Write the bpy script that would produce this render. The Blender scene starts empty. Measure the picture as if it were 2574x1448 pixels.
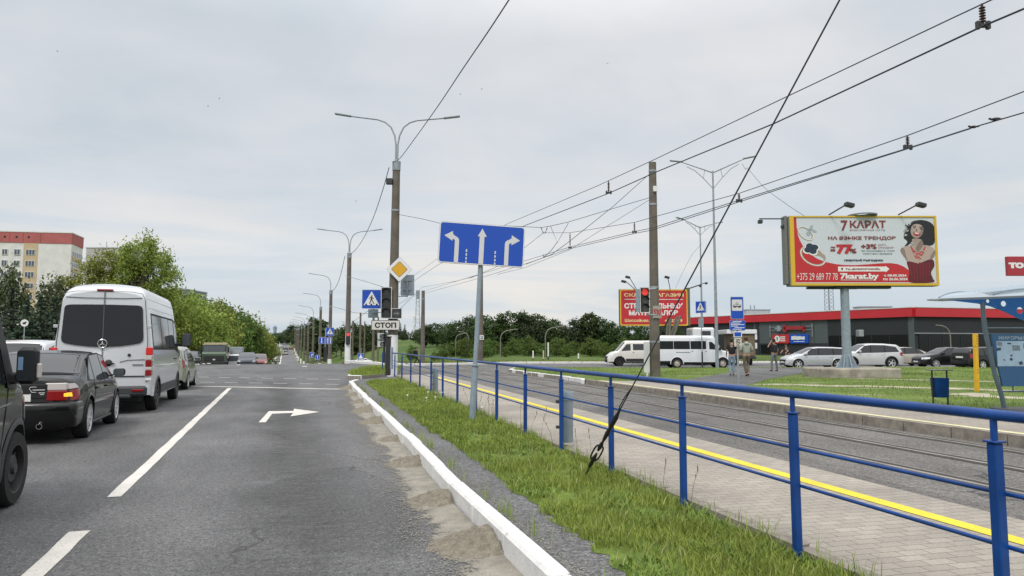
import bpy, math, random
import numpy as np
from mathutils import Vector, Matrix
R = math.radians
sc = bpy.context.scene
COL = sc.collection
rnd = random.Random(7)

# ---------------------------------------------------------------- camera
YAW, FPX, CX, CY, HZ, EYE = R(18.3), 1800.0, 1287.0, 724.0, 870.0, 1.5
PIT = math.atan((HZ - CY) / FPX)
FW = Vector((math.sin(YAW) * math.cos(PIT), math.cos(YAW) * math.cos(PIT), math.sin(PIT)))
RT = Vector((math.cos(YAW), -math.sin(YAW), 0))
UP = RT.cross(FW)
CAMP = Vector((0, 0, EYE))
cd = bpy.data.cameras.new('camera'); cam = bpy.data.objects.new('camera', cd); COL.objects.link(cam)
cd.sensor_width = 36.0; cd.lens = FPX / 2574 * 36.0; cd.clip_start = 0.05; cd.clip_end = 6000
M = Matrix((RT, UP, -FW)).transposed().to_4x4(); M.translation = CAMP
cam.matrix_world = M; sc.camera = cam

def ray(px, py): return FW + RT * ((px - CX) / FPX) + UP * ((CY - py) / FPX)
def G(px, py, z=0.0):
    r = ray(px, py); return CAMP + r * ((z - EYE) / r.z)
def at(px, py, d): return CAMP + ray(px, py) * d

# ---------------------------------------------------------------- light
w = bpy.data.worlds.new('World'); sc.world = w; w.use_nodes = True
nt = w.node_tree; nt.nodes.clear()
SUN_EL, SUN_AZ = R(52), R(215)     # azimuth clockwise from +Y: behind and to the left
def nd(t, typ, **kw):
    n = t.nodes.new(typ)
    for k, v in kw.items(): setattr(n, k, v)
    return n
def mathn(t, op, a, b=None, c=None):
    n = t.nodes.new('ShaderNodeMath'); n.operation = op
    for i, x in enumerate((a, b, c)):
        if x is None: continue
        if isinstance(x, (int, float)): n.inputs[i].default_value = x
        else: t.links.new(x, n.inputs[i])
    return n.outputs[0]
def mixc(t, f, a, b, bt='MIX'):
    n = t.nodes.new('ShaderNodeMix'); n.data_type = 'RGBA'; n.blend_type = bt
    for s, x in ((n.inputs[0], f), (n.inputs[6], a), (n.inputs[7], b)):
        if isinstance(x, (int, float)): s.default_value = x
        elif isinstance(x, (tuple, list)): s.default_value = tuple(x[:3]) + (1,)
        else: t.links.new(x, s)
    return n.outputs[2]
def ramp(t, f, stops):
    n = t.nodes.new('ShaderNodeValToRGB'); e = n.color_ramp.elements
    while len(e) < len(stops): e.new(0.5)
    for el, (p, c) in zip(e, stops):
        el.position = p; el.color = (c, c, c, 1) if isinstance(c, (int, float)) else tuple(c[:3]) + (1,)
    if not isinstance(f, (int, float)): t.links.new(f, n.inputs[0])
    return n.outputs[0]
def noise(t, vec, scale, detail=4, rough=0.55, dist=0.0):
    n = nd(t, 'ShaderNodeTexNoise'); n.inputs['Scale'].default_value = scale
    n.inputs['Detail'].default_value = detail; n.inputs['Roughness'].default_value = rough
    n.inputs['Distortion'].default_value = dist
    if vec is not None: t.links.new(vec, n.inputs['Vector'])
    return n.outputs[0]
def mapping(t, vec, scale=(1, 1, 1), rot=(0, 0, 0), loc=(0, 0, 0)):
    n = nd(t, 'ShaderNodeMapping'); n.inputs['Scale'].default_value = scale
    n.inputs['Rotation'].default_value = rot; n.inputs['Location'].default_value = loc
    t.links.new(vec, n.inputs['Vector']); return n.outputs[0]

sky = nd(nt, 'ShaderNodeTexSky', sky_type='NISHITA', sun_disc=False, sun_elevation=SUN_EL, sun_rotation=SUN_AZ)
sky.air_density = 1.0; sky.dust_density = 3.0; sky.ozone_density = 1.0
tc = nd(nt, 'ShaderNodeTexCoord'); sep = nd(nt, 'ShaderNodeSeparateXYZ'); nt.links.new(tc.outputs['Generated'], sep.inputs[0])
zc = mathn(nt, 'ADD', mathn(nt, 'MAXIMUM', sep.outputs[2], 0.0), 0.30)
cmb = nd(nt, 'ShaderNodeCombineXYZ')
nt.links.new(mathn(nt, 'DIVIDE', sep.outputs[0], zc), cmb.inputs[0]); nt.links.new(mathn(nt, 'DIVIDE', sep.outputs[1], zc), cmb.inputs[1])
pv = cmb.outputs[0]
n1 = noise(nt, mapping(nt, pv, (0.62, 0.78, 1), loc=(3.1, 0.4, 0)), 1.0, 5, 0.52, 0.4)
n2 = noise(nt, mapping(nt, pv, (1.3, 1.6, 1), loc=(9, 2, 0)), 1.7, 7, 0.55, 0.25)
nn = mathn(nt, 'ADD', mathn(nt, 'MULTIPLY', n1, 0.60), mathn(nt, 'MULTIPLY', n2, 0.40))
cl = ramp(nt, nn, [(0.36, (0.51, 0.56, 0.605)), (0.45, (0.58, 0.61, 0.645)), (0.53, (0.635, 0.65, 0.67)), (0.60, (0.68, 0.685, 0.695)), (0.69, (0.725, 0.722, 0.72))])
# towards the horizon the layer thins to warm cream and pale blue bands
hz = ramp(nt, noise(nt, mapping(nt, tc.outputs['Generated'], (1.4, 1.4, 15.0), loc=(1.7, 0, 0.3)), 1.6, 5, 0.55, 0.5),
          [(0.40, (0.52, 0.60, 0.67)), (0.52, (0.63, 0.67, 0.70)), (0.61, (0.75, 0.725, 0.69)), (0.70, (0.82, 0.765, 0.70))])
hf = ramp(nt, sep.outputs[2], [(0.03, 0.9), (0.26, 0.0)])
cl = mixc(nt, hf, cl, hz)
gain = ramp(nt, sep.outputs[2], [(0.40, 0.0), (0.85, 1.0)])   # an overcast sky is brighter overhead
cl = mixc(nt, 1.0, cl, mixc(nt, gain, (1, 1, 1), (2.5, 2.45, 2.4)), 'MULTIPLY')
cl = mixc(nt, 1.0, cl, (8.6, 8.6, 8.6), 'MULTIPLY')
bg = nd(nt, 'ShaderNodeBackground'); bg.inputs[1].default_value = 0.11
nt.links.new(mixc(nt, 0.9, sky.outputs[0], cl), bg.inputs[0])
wo = nd(nt, 'ShaderNodeOutputWorld'); nt.links.new(bg.outputs[0], wo.inputs[0])
sl = bpy.data.lights.new('sun', 'SUN'); sl.energy = 1.3; sl.angle = R(14); sl.color = (1.0, 0.955, 0.89)
so = bpy.data.objects.new('sun', sl); COL.objects.link(so); so.location = (0, 0, 60)
sdir = Vector((math.sin(SUN_AZ) * math.cos(SUN_EL), math.cos(SUN_AZ) * math.cos(SUN_EL), math.sin(SUN_EL)))
so.rotation_euler = sdir.to_track_quat('Z', 'Y').to_euler()
sc.view_settings.view_transform = 'Standard'; sc.view_settings.look = 'None'
sc.view_settings.exposure = 0.32; sc.view_settings.gamma = 1.0

# ---------------------------------------------------------------- materials
MATS = {}
def mat(name, col, rough=0.6, metal=0.0, var=0.0, vscale=3.0, bump=0.0, bscale=60.0, coat=0.0, emit=None, spec=0.5, stretch=None):
    if name in MATS: return MATS[name]
    m = bpy.data.materials.new(name); m.use_nodes = True; t = m.node_tree
    b = t.nodes['Principled BSDF']; b.inputs['Roughness'].default_value = rough; b.inputs['Metallic'].default_value = metal
    b.inputs['Specular IOR Level'].default_value = spec
    b.inputs['Coat Weight'].default_value = coat; b.inputs['Coat Roughness'].default_value = 0.06
    tcn = nd(t, 'ShaderNodeTexCoord'); v = tcn.outputs['Object']
    if stretch: v = mapping(t, v, stretch)
    if var > 0:
        f = noise(t, v, vscale, 6, 0.6)
        dk = tuple(c * (1 - var) for c in col); lt = tuple(min(1, c * (1 + var)) for c in col)
        t.links.new(ramp(t, f, [(0.3, dk), (0.7, lt)]), b.inputs['Base Color'])
    else: b.inputs['Base Color'].default_value = tuple(col) + (1,)
    if bump > 0:
        bn = nd(t, 'ShaderNodeBump'); bn.inputs['Strength'].default_value = bump; bn.inputs['Distance'].default_value = 0.01
        t.links.new(noise(t, v, bscale, 4), bn.inputs['Height']); t.links.new(bn.outputs[0], b.inputs['Normal'])
    if emit: b.inputs['Emission Color'].default_value = tuple(emit[:3]) + (1,); b.inputs['Emission Strength'].default_value = emit[3]
    MATS[name] = m; return m

def custom(name, fn, rough=0.85, spec=0.35):
    m = bpy.data.materials.new(name); m.use_nodes = True; t = m.node_tree
    b = t.nodes['Principled BSDF']; b.inputs['Roughness'].default_value = rough; b.inputs['Specular IOR Level'].default_value = spec
    v = nd(t, 'ShaderNodeTexCoord').outputs['Object']
    fn(t, b, v); MATS[name] = m; return m
def bumpto(t, b, h, strength=0.4, dist=0.01):
    bn = nd(t, 'ShaderNodeBump'); bn.inputs['Strength'].default_value = strength; bn.inputs['Distance'].default_value = dist
    t.links.new(h, bn.inputs['Height']); t.links.new(bn.outputs[0], b.inputs['Normal'])
def xyz(t, v):
    s = nd(t, 'ShaderNodeSeparateXYZ'); t.links.new(v, s.inputs[0]); return s.outputs

def f_asphalt(base, warm=(1, 1, 1), streak=True, speck=0.72):
    def fn(t, b, v):
        g = noise(t, v, 58, 4, 0.75); g2 = noise(t, v, 21, 3, 0.65); big = noise(t, v, 0.55, 5, 0.6); mid = noise(t, mapping(t, v, (1, 0.25, 1)), 2.2, 5, 0.6)
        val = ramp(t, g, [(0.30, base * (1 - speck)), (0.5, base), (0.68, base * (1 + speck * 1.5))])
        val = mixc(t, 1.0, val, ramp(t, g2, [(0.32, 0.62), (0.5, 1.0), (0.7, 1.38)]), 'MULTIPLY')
        val = mixc(t, 1.0, val, ramp(t, big, [(0.3, 0.78), (0.7, 1.18)]), 'MULTIPLY')
        val = mixc(t, 1.0, val, ramp(t, mid, [(0.3, 0.82), (0.7, 1.12)]), 'MULTIPLY')
        val = mixc(t, 1.0, val, warm, 'MULTIPLY')
        vo = nd(t, 'ShaderNodeTexVoronoi'); vo.feature = 'DISTANCE_TO_EDGE'; vo.inputs['Scale'].default_value = 0.42
        wv = nd(t, 'ShaderNodeVectorMath'); wv.operation = 'ADD'; t.links.new(v, wv.inputs[0])
        wn = nd(t, 'ShaderNodeTexNoise'); wn.inputs['Scale'].default_value = 1.4; wn.inputs['Detail'].default_value = 5; t.links.new(v, wn.inputs['Vector'])
        t.links.new(wn.outputs['Color'], wv.inputs[1]); t.links.new(wv.outputs[0], vo.inputs['Vector'])
        crk = mathn(t, 'MULTIPLY', ramp(t, vo.outputs['Distance'], [(0.004, 1.0), (0.012, 0.0)]), ramp(t, noise(t, v, 0.3, 2), [(0.5, 0.0), (0.6, 0.75)]))
        val = mixc(t, crk, val, (0.03, 0.03, 0.03))
        pt = ramp(t, noise(t, mapping(t, v, (0.25, 0.10, 1), loc=(4, 1, 0)), 1.0, 1, 0.4), [(0.56, 1.0), (0.565, 0.84)])
        val = mixc(t, 1.0, val, pt, 'MULTIPLY')
        if streak:
            x, y, z = xyz(t, v)
            wob = mathn(t, 'MULTIPLY', mathn(t, 'SUBTRACT', noise(t, mapping(t, v, (0.3, 0.35, 1)), 1.0, 3), 0.5), 1.2)
            xs = mathn(t, 'ADD', x, wob)
            d = mathn(t, 'ABSOLUTE', mathn(t, 'SUBTRACT', xs, 0.28))
            band = ramp(t, d, [(0.12, 1.0), (0.85, 0.0)])
            blot = ramp(t, noise(t, mapping(t, v, (2.2, 7.0, 1)), 1.3, 5, 0.65), [(0.38, 0.0), (0.62, 1.0)])
            fade = ramp(t, mathn(t, 'MULTIPLY', y, 1 / 40), [(0.10, 0.6), (0.25, 0.75), (0.42, 1.0), (0.7, 0.9), (0.95, 0.2)])
            k = mathn(t, 'MULTIPLY', mathn(t, 'MULTIPLY', band, mathn(t, 'ADD', mathn(t, 'MULTIPLY', blot, 0.55), 0.45)), fade)
            val = mixc(t, mathn(t, 'MULTIPLY', k, 0.85), val, (0.024, 0.023, 0.022))
        t.links.new(val, b.inputs['Base Color']); bumpto(t, b, g, 0.3, 0.006)
    return fn
A_ROAD = custom('asphalt_road', f_asphalt(0.122, (1.0, 1.0, 1.01)), 0.78, 0.35)
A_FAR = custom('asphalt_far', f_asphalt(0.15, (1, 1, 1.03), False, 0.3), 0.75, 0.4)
A_PATH = custom('asphalt_path', f_asphalt(0.125, (1.0, 1.0, 1.0), False, 0.8), 0.9)
A_TRAM = custom('asphalt_tram', f_asphalt(0.135, (1.05, 1.0, 0.93), False, 0.75), 0.9)

def f_paver(t, b, v):
    vv = mapping(t, v, (1, 1, 1), (0, 0, R(3.8)))
    br = nd(t, 'ShaderNodeTexBrick'); br.offset = 0.5; br.inputs['Scale'].default_value = 1.0
    br.inputs['Brick Width'].default_value = 0.20; br.inputs['Row Height'].default_value = 0.10; br.inputs['Mortar Size'].default_value = 0.004
    br.inputs['Mortar Smooth'].default_value = 0.3; br.inputs['Bias'].default_value = 0.0
    br.inputs['Color1'].default_value = (0.31, 0.285, 0.25, 1); br.inputs['Color2'].default_value = (0.37, 0.34, 0.30, 1); br.inputs['Mortar'].default_value = (0.15, 0.135, 0.11, 1)
    t.links.new(vv, br.inputs['Vector'])
    c = mixc(t, 1.0, br.outputs[0], ramp(t, noise(t, v, 0.9, 6, 0.65), [(0.3, (0.80, 0.79, 0.78)), (0.7, (1.12, 1.1, 1.07))]), 'MULTIPLY')
    c = mixc(t, 1.0, c, ramp(t, noise(t, v, 60, 3), [(0.3, 0.85), (0.7, 1.12)]), 'MULTIPLY')
    t.links.new(c, b.inputs['Base Color']); bumpto(t, b, br.outputs[1], -0.35, 0.006)
PAVER = custom('paving', f_paver, 0.88)
def f_whitewash(t, b, v):
    c = ramp(t, noise(t, v, 7, 7, 0.7), [(0.27, (0.40, 0.39, 0.365)), (0.38, (0.64, 0.635, 0.615)), (0.7, (0.745, 0.74, 0.725))])
    ch = ramp(t, noise(t, mapping(t, v, (26, 26, 26)), 1.0, 3, 0.6), [(0.29, 1.0), (0.35, 0.0)])
    t.links.new(mixc(t, mathn(t, 'MULTIPLY', ch, 0.8), c, (0.25, 0.235, 0.21)), b.inputs['Base Color']); bumpto(t, b, noise(t, v, 30, 5), 0.5, 0.008)
WHITEWASH = custom('whitewash', f_whitewash, 0.9)
CONC = mat('kerb_concrete', (0.24, 0.215, 0.18), 0.92, var=0.35, vscale=6, bump=0.4, bscale=50)
def f_line(col):
    def fn(t, b, v):
        c = ramp(t, noise(t, v, 1.8, 6, 0.65), [(0.3, tuple(x * 0.82 for x in col)), (0.65, col)])
        sp = ramp(t, noise(t, v, 48, 3, 0.7), [(0.32, 1.0), (0.42, 0.0)])
        t.links.new(mixc(t, mathn(t, 'MULTIPLY', sp, 0.75), c, (0.15, 0.15, 0.15)), b.inputs['Base Color'])
    return fn
WLINE = custom('white_marking', f_line((0.68, 0.65, 0.60)), 0.8); FLINE = custom('faded_marking', f_line((0.42, 0.41, 0.39)), 0.8)
YLINE = custom('yellow_marking', f_line((0.78, 0.63, 0.05)), 0.8)
PYLINE = custom('pale_yellow_marking', f_line((0.78, 0.74, 0.42)), 0.8)
def f_soil(t, b, v):
    n_ = noise(t, v, 0.8, 6, 0.6); f = noise(t, v, 9, 6, 0.7)
    c = mixc(t, ramp(t, n_, [(0.42, 0.0), (0.6, 1.0)]), (0.085, 0.13, 0.024), (0.15, 0.21, 0.042))
    c = mixc(t, 1.0, c, ramp(t, f, [(0.25, 0.45), (0.75, 1.5)]), 'MULTIPLY'); t.links.new(c, b.inputs['Base Color']); bumpto(t, b, f, 0.8, 0.04)
TURF = custom('turf', f_soil, 0.95, 0.2)
def f_verge(t, b, v):
    n_ = noise(t, v, 0.35, 5, 0.6); f = noise(t, v, 7, 6, 0.7)
    c = mixc(t, ramp(t, n_, [(0.35, 0.0), (0.65, 1.0)]), (0.085, 0.135, 0.028), (0.15, 0.205, 0.05))
    bare = ramp(t, noise(t, mapping(t, v, (0.35, 0.9, 1), (0, 0, R(-18))), 1.0, 5, 0.6, 0.3), [(0.58, 0.0), (0.7, 0.8)])
    c = mixc(t, 1.0, c, ramp(t, f, [(0.25, 0.5), (0.75, 1.4)]), 'MULTIPLY')
    c = mixc(t, mathn(t, 'MULTIPLY', bare, 0.85), c, (0.36, 0.325, 0.235)); t.links.new(c, b.inputs['Base Color']); bumpto(t, b, f, 0.7, 0.03)
VERGE = custom('verge', f_verge, 0.95, 0.2)
def f_meadow(t, b, v):
    n_ = noise(t, v, 0.05, 6, 0.6); f = noise(t, v, 1.6, 6, 0.7)
    c = mixc(t, ramp(t, n_, [(0.35, 0.0), (0.65, 1.0)]), (0.05, 0.098, 0.02), (0.10, 0.14, 0.034))
    c = mixc(t, 1.0, c, ramp(t, f, [(0.25, 0.6), (0.75, 1.4)]), 'MULTIPLY'); t.links.new(c, b.inputs['Base Color'])
MEADOW = custom('meadow', f_meadow, 0.95, 0.2)
def f_sand(lo, hi, sc_=9.0):
    def fn(t, b, v):
        a = noise(t, v, sc_, 7, 0.7); g = noise(t, v, 120, 3, 0.6)
        c = ramp(t, a, [(0.3, lo), (0.7, hi)]); c = mixc(t, 1.0, c, ramp(t, g, [(0.3, 0.7), (0.7, 1.25)]), 'MULTIPLY')
        t.links.new(c, b.inputs['Base Color']); bumpto(t, b, a, 0.8, 0.03)
    return fn
SAND = custom('sand', f_sand((0.215, 0.20, 0.168), (0.345, 0.32, 0.272), 4.0), 0.95, 0.2)
def f_drift(t, b, v):
    f_sand((0.20, 0.187, 0.158), (0.345, 0.32, 0.272), 4.0)(t, b, v)
    at_ = nd(t, 'ShaderNodeAttribute'); at_.attribute_name = 'cover'
    k = mathn(t, 'ADD', mathn(t, 'MULTIPLY', noise(t, v, 7, 5, 0.7), 0.75), mathn(t, 'MULTIPLY', noise(t, v, 55, 4, 0.7), 0.65))
    t.links.new(ramp(t, mathn(t, 'ADD', at_.outputs['Fac'], mathn(t, 'SUBTRACT', k, 0.95)), [(0.20, 0.0), (0.34, 1.0)]), b.inputs['Alpha'])
DRIFT = custom('sand_drift', f_drift, 0.95, 0.2)
SILT = custom('silt', f_sand((0.14, 0.125, 0.095), (0.29, 0.26, 0.205), 16.0), 0.95, 0.2)

# ---------------------------------------------------------------- mesh builder
class MB:
    def __init__(s): s.v = []; s.f = []; s.mi = []
    def add(s, vs, fs, mi=0):
        o = len(s.v); s.v += [tuple(p) for p in vs]; s.f += [tuple(i + o for i in f) for f in fs]; s.mi += [mi] * len(fs); return s
    def box(s, x0, x1, y0, y1, z0, z1, mi=0):
        return s.add([(x0, y0, z0), (x1, y0, z0), (x1, y1, z0), (x0, y1, z0), (x0, y0, z1), (x1, y0, z1), (x1, y1, z1), (x0, y1, z1)],
                     [(0, 3, 2, 1), (4, 5, 6, 7), (0, 1, 5, 4), (1, 2, 6, 5), (2, 3, 7, 6), (3, 0, 4, 7)], mi)
    def rbox(s, x0, x1, y0, y1, z0, z1, r=0.02, mi=0):   # box with all edges chamfered
        vs = []; X = (x0, x1); Y = (y0, y1); Z = (z0, z1); idx = {}
        for i in (0, 1):
            for j in (0, 1):
                for k in (0, 1):
                    sx, sy, sz = (1, -1)[i], (1, -1)[j], (1, -1)[k]
                    for a, d in enumerate(((0, r, r), (r, 0, r), (r, r, 0))):
                        idx[i, j, k, a] = len(vs); vs.append((X[i] + sx * d[0], Y[j] + sy * d[1], Z[k] + sz * d[2]))
        fs = []; I = idx
        q = [(0, 0), (1, 0), (1, 1), (0, 1)]
        for e in (0, 1):
            a = [I[e, j, k, 0] for j, k in q]; fs.append(a if e else a[::-1])
            a = [I[i, e, k, 1] for i, k in q]; fs.append(a[::-1] if e else a)
            a = [I[i, j, e, 2] for i, j in q]; fs.append(a if e else a[::-1])
        for i in (0, 1):
            for j in (0, 1):
                fs.append((I[i, j, 0, 0], I[i, j, 1, 0], I[i, j, 1, 1], I[i, j, 0, 1]))
                fs.append((I[i, 0, j, 0], I[i, 1, j, 0], I[i, 1, j, 2], I[i, 0, j, 2]))
                fs.append((I[0, i, j, 1], I[1, i, j, 1], I[1, i, j, 2], I[0, i, j, 2]))
                for k in (0, 1): fs.append((I[i, j, k, 0], I[i, j, k, 1], I[i, j, k, 2]))
        return s.add(vs, fs, mi)
    def cyl(s, p0, p1, r0, r1=None, n=12, caps=True, mi=0):
        r1 = r0 if r1 is None else r1
        return s.tube([p0, p1], [r0, r1], n, caps, mi)
    def tube(s, pts, r, n=8, caps=True, mi=0):
        pts = [Vector(p) for p in pts]; rs = r if isinstance(r, (list, tuple)) else [r] * len(pts)
        vs = []; fs = []; pu = None
        for i, p in enumerate(pts):
            d = (pts[min(i + 1, len(pts) - 1)] - pts[max(i - 1, 0)])
            d = d.normalized() if d.length > 1e-9 else Vector((0, 0, 1))
            if pu is None:
                pu = d.cross(Vector((0, 0, 1)))
                if pu.length < 0.05: pu = Vector((1, 0, 0))
            pu = (pu - d * pu.dot(d)).normalized(); pw = d.cross(pu)
            for k in range(n):
                a = 2 * math.pi * k / n; vs.append(p + (pu * math.cos(a) + pw * math.sin(a)) * rs[i])
        for i in range(len(pts) - 1):
            for k in range(n):
                k2 = (k + 1) % n; fs.append((i * n + k, i * n + k2, (i + 1) * n + k2, (i + 1) * n + k))
        if caps: fs.append(tuple(range(n))[::-1]); fs.append(tuple(range((len(pts) - 1) * n, len(pts) * n)))
        return s.add(vs, fs, mi)
    def lathe(s, prof, c=(0, 0, 0), axis='Z', n=24, mi=0):
        vs = []; fs = []
        for r, h in prof:
            for k in range(n):
                a = 2 * math.pi * k / n; x, y = r * math.cos(a), r * math.sin(a)
                vs.append((c[0] + h, c[1] + x, c[2] + y) if axis == 'X' else (c[0] + x, c[1] + h, c[2] + y) if axis == 'Y' else (c[0] + x, c[1] + y, c[2] + h))
        for i in range(len(prof) - 1):
            for k in range(n):
                k2 = (k + 1) % n; fs.append((i * n + k, i * n + k2, (i + 1) * n + k2, (i + 1) * n + k))
        return s.add(vs, fs, mi)
    def ell(s, c, r, n=12, m=8, mi=0):
        r = (r, r, r) if isinstance(r, (int, float)) else r
        vs = [(c[0], c[1], c[2] - r[2])]; fs = []
        for i in range(1, m):
            a = -math.pi / 2 + math.pi * i / m
            for k in range(n):
                b = 2 * math.pi * k / n; vs.append((c[0] + r[0] * math.cos(a) * math.cos(b), c[1] + r[1] * math.cos(a) * math.sin(b), c[2] + r[2] * math.sin(a)))
        vs.append((c[0], c[1], c[2] + r[2])); T = len(vs) - 1
        for k in range(n):
            k2 = (k + 1) % n; fs.append((0, 1 + k2, 1 + k)); fs.append((T, T - n + k, T - n + k2))
            for i in range(m - 2): fs.append((1 + i * n + k, 1 + i * n + k2, 1 + (i + 1) * n + k2, 1 + (i + 1) * n + k))
        return s.add(vs, fs, mi)
    def prism(s, poly, h0, h1, plane='XY', mi=0):   # closed polygon extruded along the third axis
        n = len(poly)
        def P(p, h): return (p[0], p[1], h) if plane == 'XY' else (p[0], h, p[1]) if plane == 'XZ' else (h, p[0], p[1])
        vs = [P(p, h0) for p in poly] + [P(p, h1) for p in poly]
        fs = [tuple(range(n))[::-1], tuple(range(n, 2 * n))] + [(i, (i + 1) % n, n + (i + 1) % n, n + i) for i in range(n)]
        return s.add(vs, fs, mi)
    def flat(s, poly, h, plane='XZ', mi=0):
        n = len(poly)
        def P(p): return (p[0], p[1], h) if plane == 'XY' else (p[0], h, p[1]) if plane == 'XZ' else (h, p[0], p[1])
        return s.add([P(p) for p in poly], [tuple(range(n))], mi)
    def grid(s, rows, mi=0, close=False):
        n = len(rows[0]); vs = [p for r in rows for p in r]; fs = []
        for i in range(len(rows) - 1):
            for k in range(n - 1): fs.append((i * n + k, i * n + k + 1, (i + 1) * n + k + 1, (i + 1) * n + k))
        return s.add(vs, fs, mi)
    def move(s, Mx):
        s.v = [tuple(Mx @ Vector(p)) for p in s.v]; return s
    def build(s, name, mats, parent=None, smooth=None, loc=None, kind=None):
        me = bpy.data.meshes.new(name); me.from_pydata(s.v, [], s.f)
        for m in (mats if isinstance(mats, (list, tuple)) else [mats]): me.materials.append(m)
        if isinstance(mats, (list, tuple)) and len(mats) > 1: me.polygons.foreach_set('material_index', s.mi)
        if smooth:
            me.polygons.foreach_set('use_smooth', [True] * len(me.polygons)); me.set_sharp_from_angle(angle=R(smooth))
        me.update()
        o = bpy.data.objects.new(name, me); COL.objects.link(o)
        if parent: o.parent = parent
        if loc is not None: o.location = loc
        if kind: o['kind'] = kind
        return o
def tag(o, label, cat, group=None):
    o['label'] = label; o['category'] = cat
    if group: o['group'] = group
    return o
def thing(name, label, cat, loc=(0, 0, 0), rz=0.0, group=None):
    o = bpy.data.objects.new(name, None); COL.objects.link(o); o.empty_display_size = 0.2
    o.location = loc; o.rotation_euler = (0, 0, rz); return tag(o, label, cat, group)
def dup(root, loc, rz=None, label=None, group=None, scale=None):
    def cp(o, par):
        c = o.copy(); COL.objects.link(c); c.parent = par
        for ch in list(o.children): cp(ch, c)
        return c
    r = cp(root, None); r.location = loc
    if rz is not None: r.rotation_euler = (0, 0, rz)
    if label: r['label'] = label
    if group: r['group'] = group
    if scale: r.scale = scale
    return r
def lerp(tab, x):
    if x <= tab[0][0]: return tab[0][1]
    for (a, u), (b, v) in zip(tab, tab[1:]):
        if x <= b: return u + (v - u) * (x - a) / (b - a) if b > a else v
    return tab[-1][1]
def text(s, size, bold=0.0, width=None, align='CENTER', spacing=1.0):
    """letter shapes as a list of (verts, faces) in the XY plane, centred on the origin"""
    cu = bpy.data.curves.new('lettering', 'FONT'); cu.body = s; cu.size = size; cu.offset = bold; cu.align_x = 'LEFT'; cu.space_character = spacing
    cu.resolution_u = 3
    o = bpy.data.objects.new('lettering', cu); COL.objects.link(o)
    dg = bpy.context.evaluated_depsgraph_get(); me = bpy.data.meshes.new_from_object(o.evaluated_get(dg))
    vs = [tuple(v.co) for v in me.vertices]; fs = [tuple(p.vertices) for p in me.polygons]
    bpy.data.objects.remove(o); bpy.data.curves.remove(cu); bpy.data.meshes.remove(me)
    if not vs: return [], []
    xs = [v[0] for v in vs]; ys = [v[1] for v in vs]; x0, x1, y0, y1 = min(xs), max(xs), min(ys), max(ys)
    k = (width / (x1 - x0)) if width else 1.0
    kx = k; ky = size / (y1 - y0) if width is not None else 1.0
    ox = (x0 + x1) / 2 if align == 'CENTER' else x0
    return [((x - ox) * kx, (y - (y0 + y1) / 2) * ky, 0) for x, y, z in vs], fs
# ---------------------------------------------------------------- the ground
_P1 = [(-400, 0), (62, 0), (68, -.10), (74, -.42), (80, -.82), (86, -1.15), (95, -1.6), (108, -2.2), (130, -3.0), (155, -3.4), (185, -3.3), (220, -2.9), (265, -2.2), (300, -1.2), (335, 0), (400, 1.8), (480, 3.0), (700, 4.0), (4000, 6)]
_P2 = [(-400, 0), (62, 0), (78, .05), (100, .35), (135, 1.1), (180, 2.2), (230, 3.2), (330, 4.6), (600, 6), (4000, 8)]
def _sm(t, y): return (lerp(t, y - 4) + 2 * lerp(t, y) + lerp(t, y + 4)) / 4
def Zf(x, y):
    if y <= 58: return 0.0
    k = min(1.0, max(0.0, (x - 8.5) / (16 + y * 0.05))); k = k * k * (3 - 2 * k)
    return _sm(_P1, y) * (1 - k) + _sm(_P2, y) * k
def axis(pts):
    out = []
    for (a, b, st) in pts:
        n = max(1, round((b - a) / st)); out += [a + (b - a) * i / n for i in range(n)]
    return out + [pts[-1][1]]
xs = axis([(-3000, -400, 400), (-400, -60, 40), (-60, -12, 8), (-12, 12, 1.5), (12, 60, 4), (60, 200, 20), (200, 800, 100), (800, 3000, 400)])
ys = axis([(-300, -20, 40), (-20, 56, 20), (56, 120, 2.5), (120, 360, 8), (360, 520, 16), (520, 1000, 60), (1000, 4000, 500)])
b = MB(); b.grid([[(x, y, Zf(x, y) - 0.06) for x in xs] for y in ys]); b.build('ground', MEADOW, smooth=60, kind='structure')
# far carriageway over the crest
XL = [(60, -11.5), (75, -11), (95, -10.2), (130, -6), (190, -1.3), (280, -1.0), (520, -1.0)]
XR = [(60, 7.8), (75, 7.0), (100, 6.3), (200, 5.9), (280, 7.2), (520, 7.2)]
yy = axis([(62, 120, 2.5), (120, 360, 6), (360, 520, 16)])
b = MB(); b.grid([[(lerp(XL, y) + (lerp(XR, y) - lerp(XL, y)) * i / 14, y, Zf(lerp(XL, y) + (lerp(XR, y) - lerp(XL, y)) * i / 14, y) + (0.0 if y < 62.1 else .02)) for i in range(15)] for y in yy])
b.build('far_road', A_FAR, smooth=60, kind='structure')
def strip(name, f, y0, y1, wd, m, dz=.03, st=4):
    b = MB(); ys_ = axis([(y0, y1, st)])
    b.grid([[(f(y) - wd / 2, y, Zf(f(y), y) + dz), (f(y) + wd / 2, y, Zf(f(y), y) + dz)] for y in ys_]); return b.build(name, m, kind='structure')
strip('centre_line', lambda y: lerp([(62, -.3), (130, .5), (200, 1.5), (280, 2.6), (520, 2.9)], y), 78, 500, .35, WLINE, .045)
for k, (f, s_) in enumerate(((lambda y: lerp(XL, y), -1), (lambda y: lerp(XR, y), 1))):
    b = MB(); ys_ = axis([(66, 150, 4), (150, 500, 10)])
    b.grid([[(f(y) + s_ * q, y, Zf(f(y) + s_ * q, y) + h) for q, h in ((-.02, .0), (-.02, .14), (.25, .14), (.25, -.1))] for y in ys_]); b.build('far_kerb', CONC, kind='structure')

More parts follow.
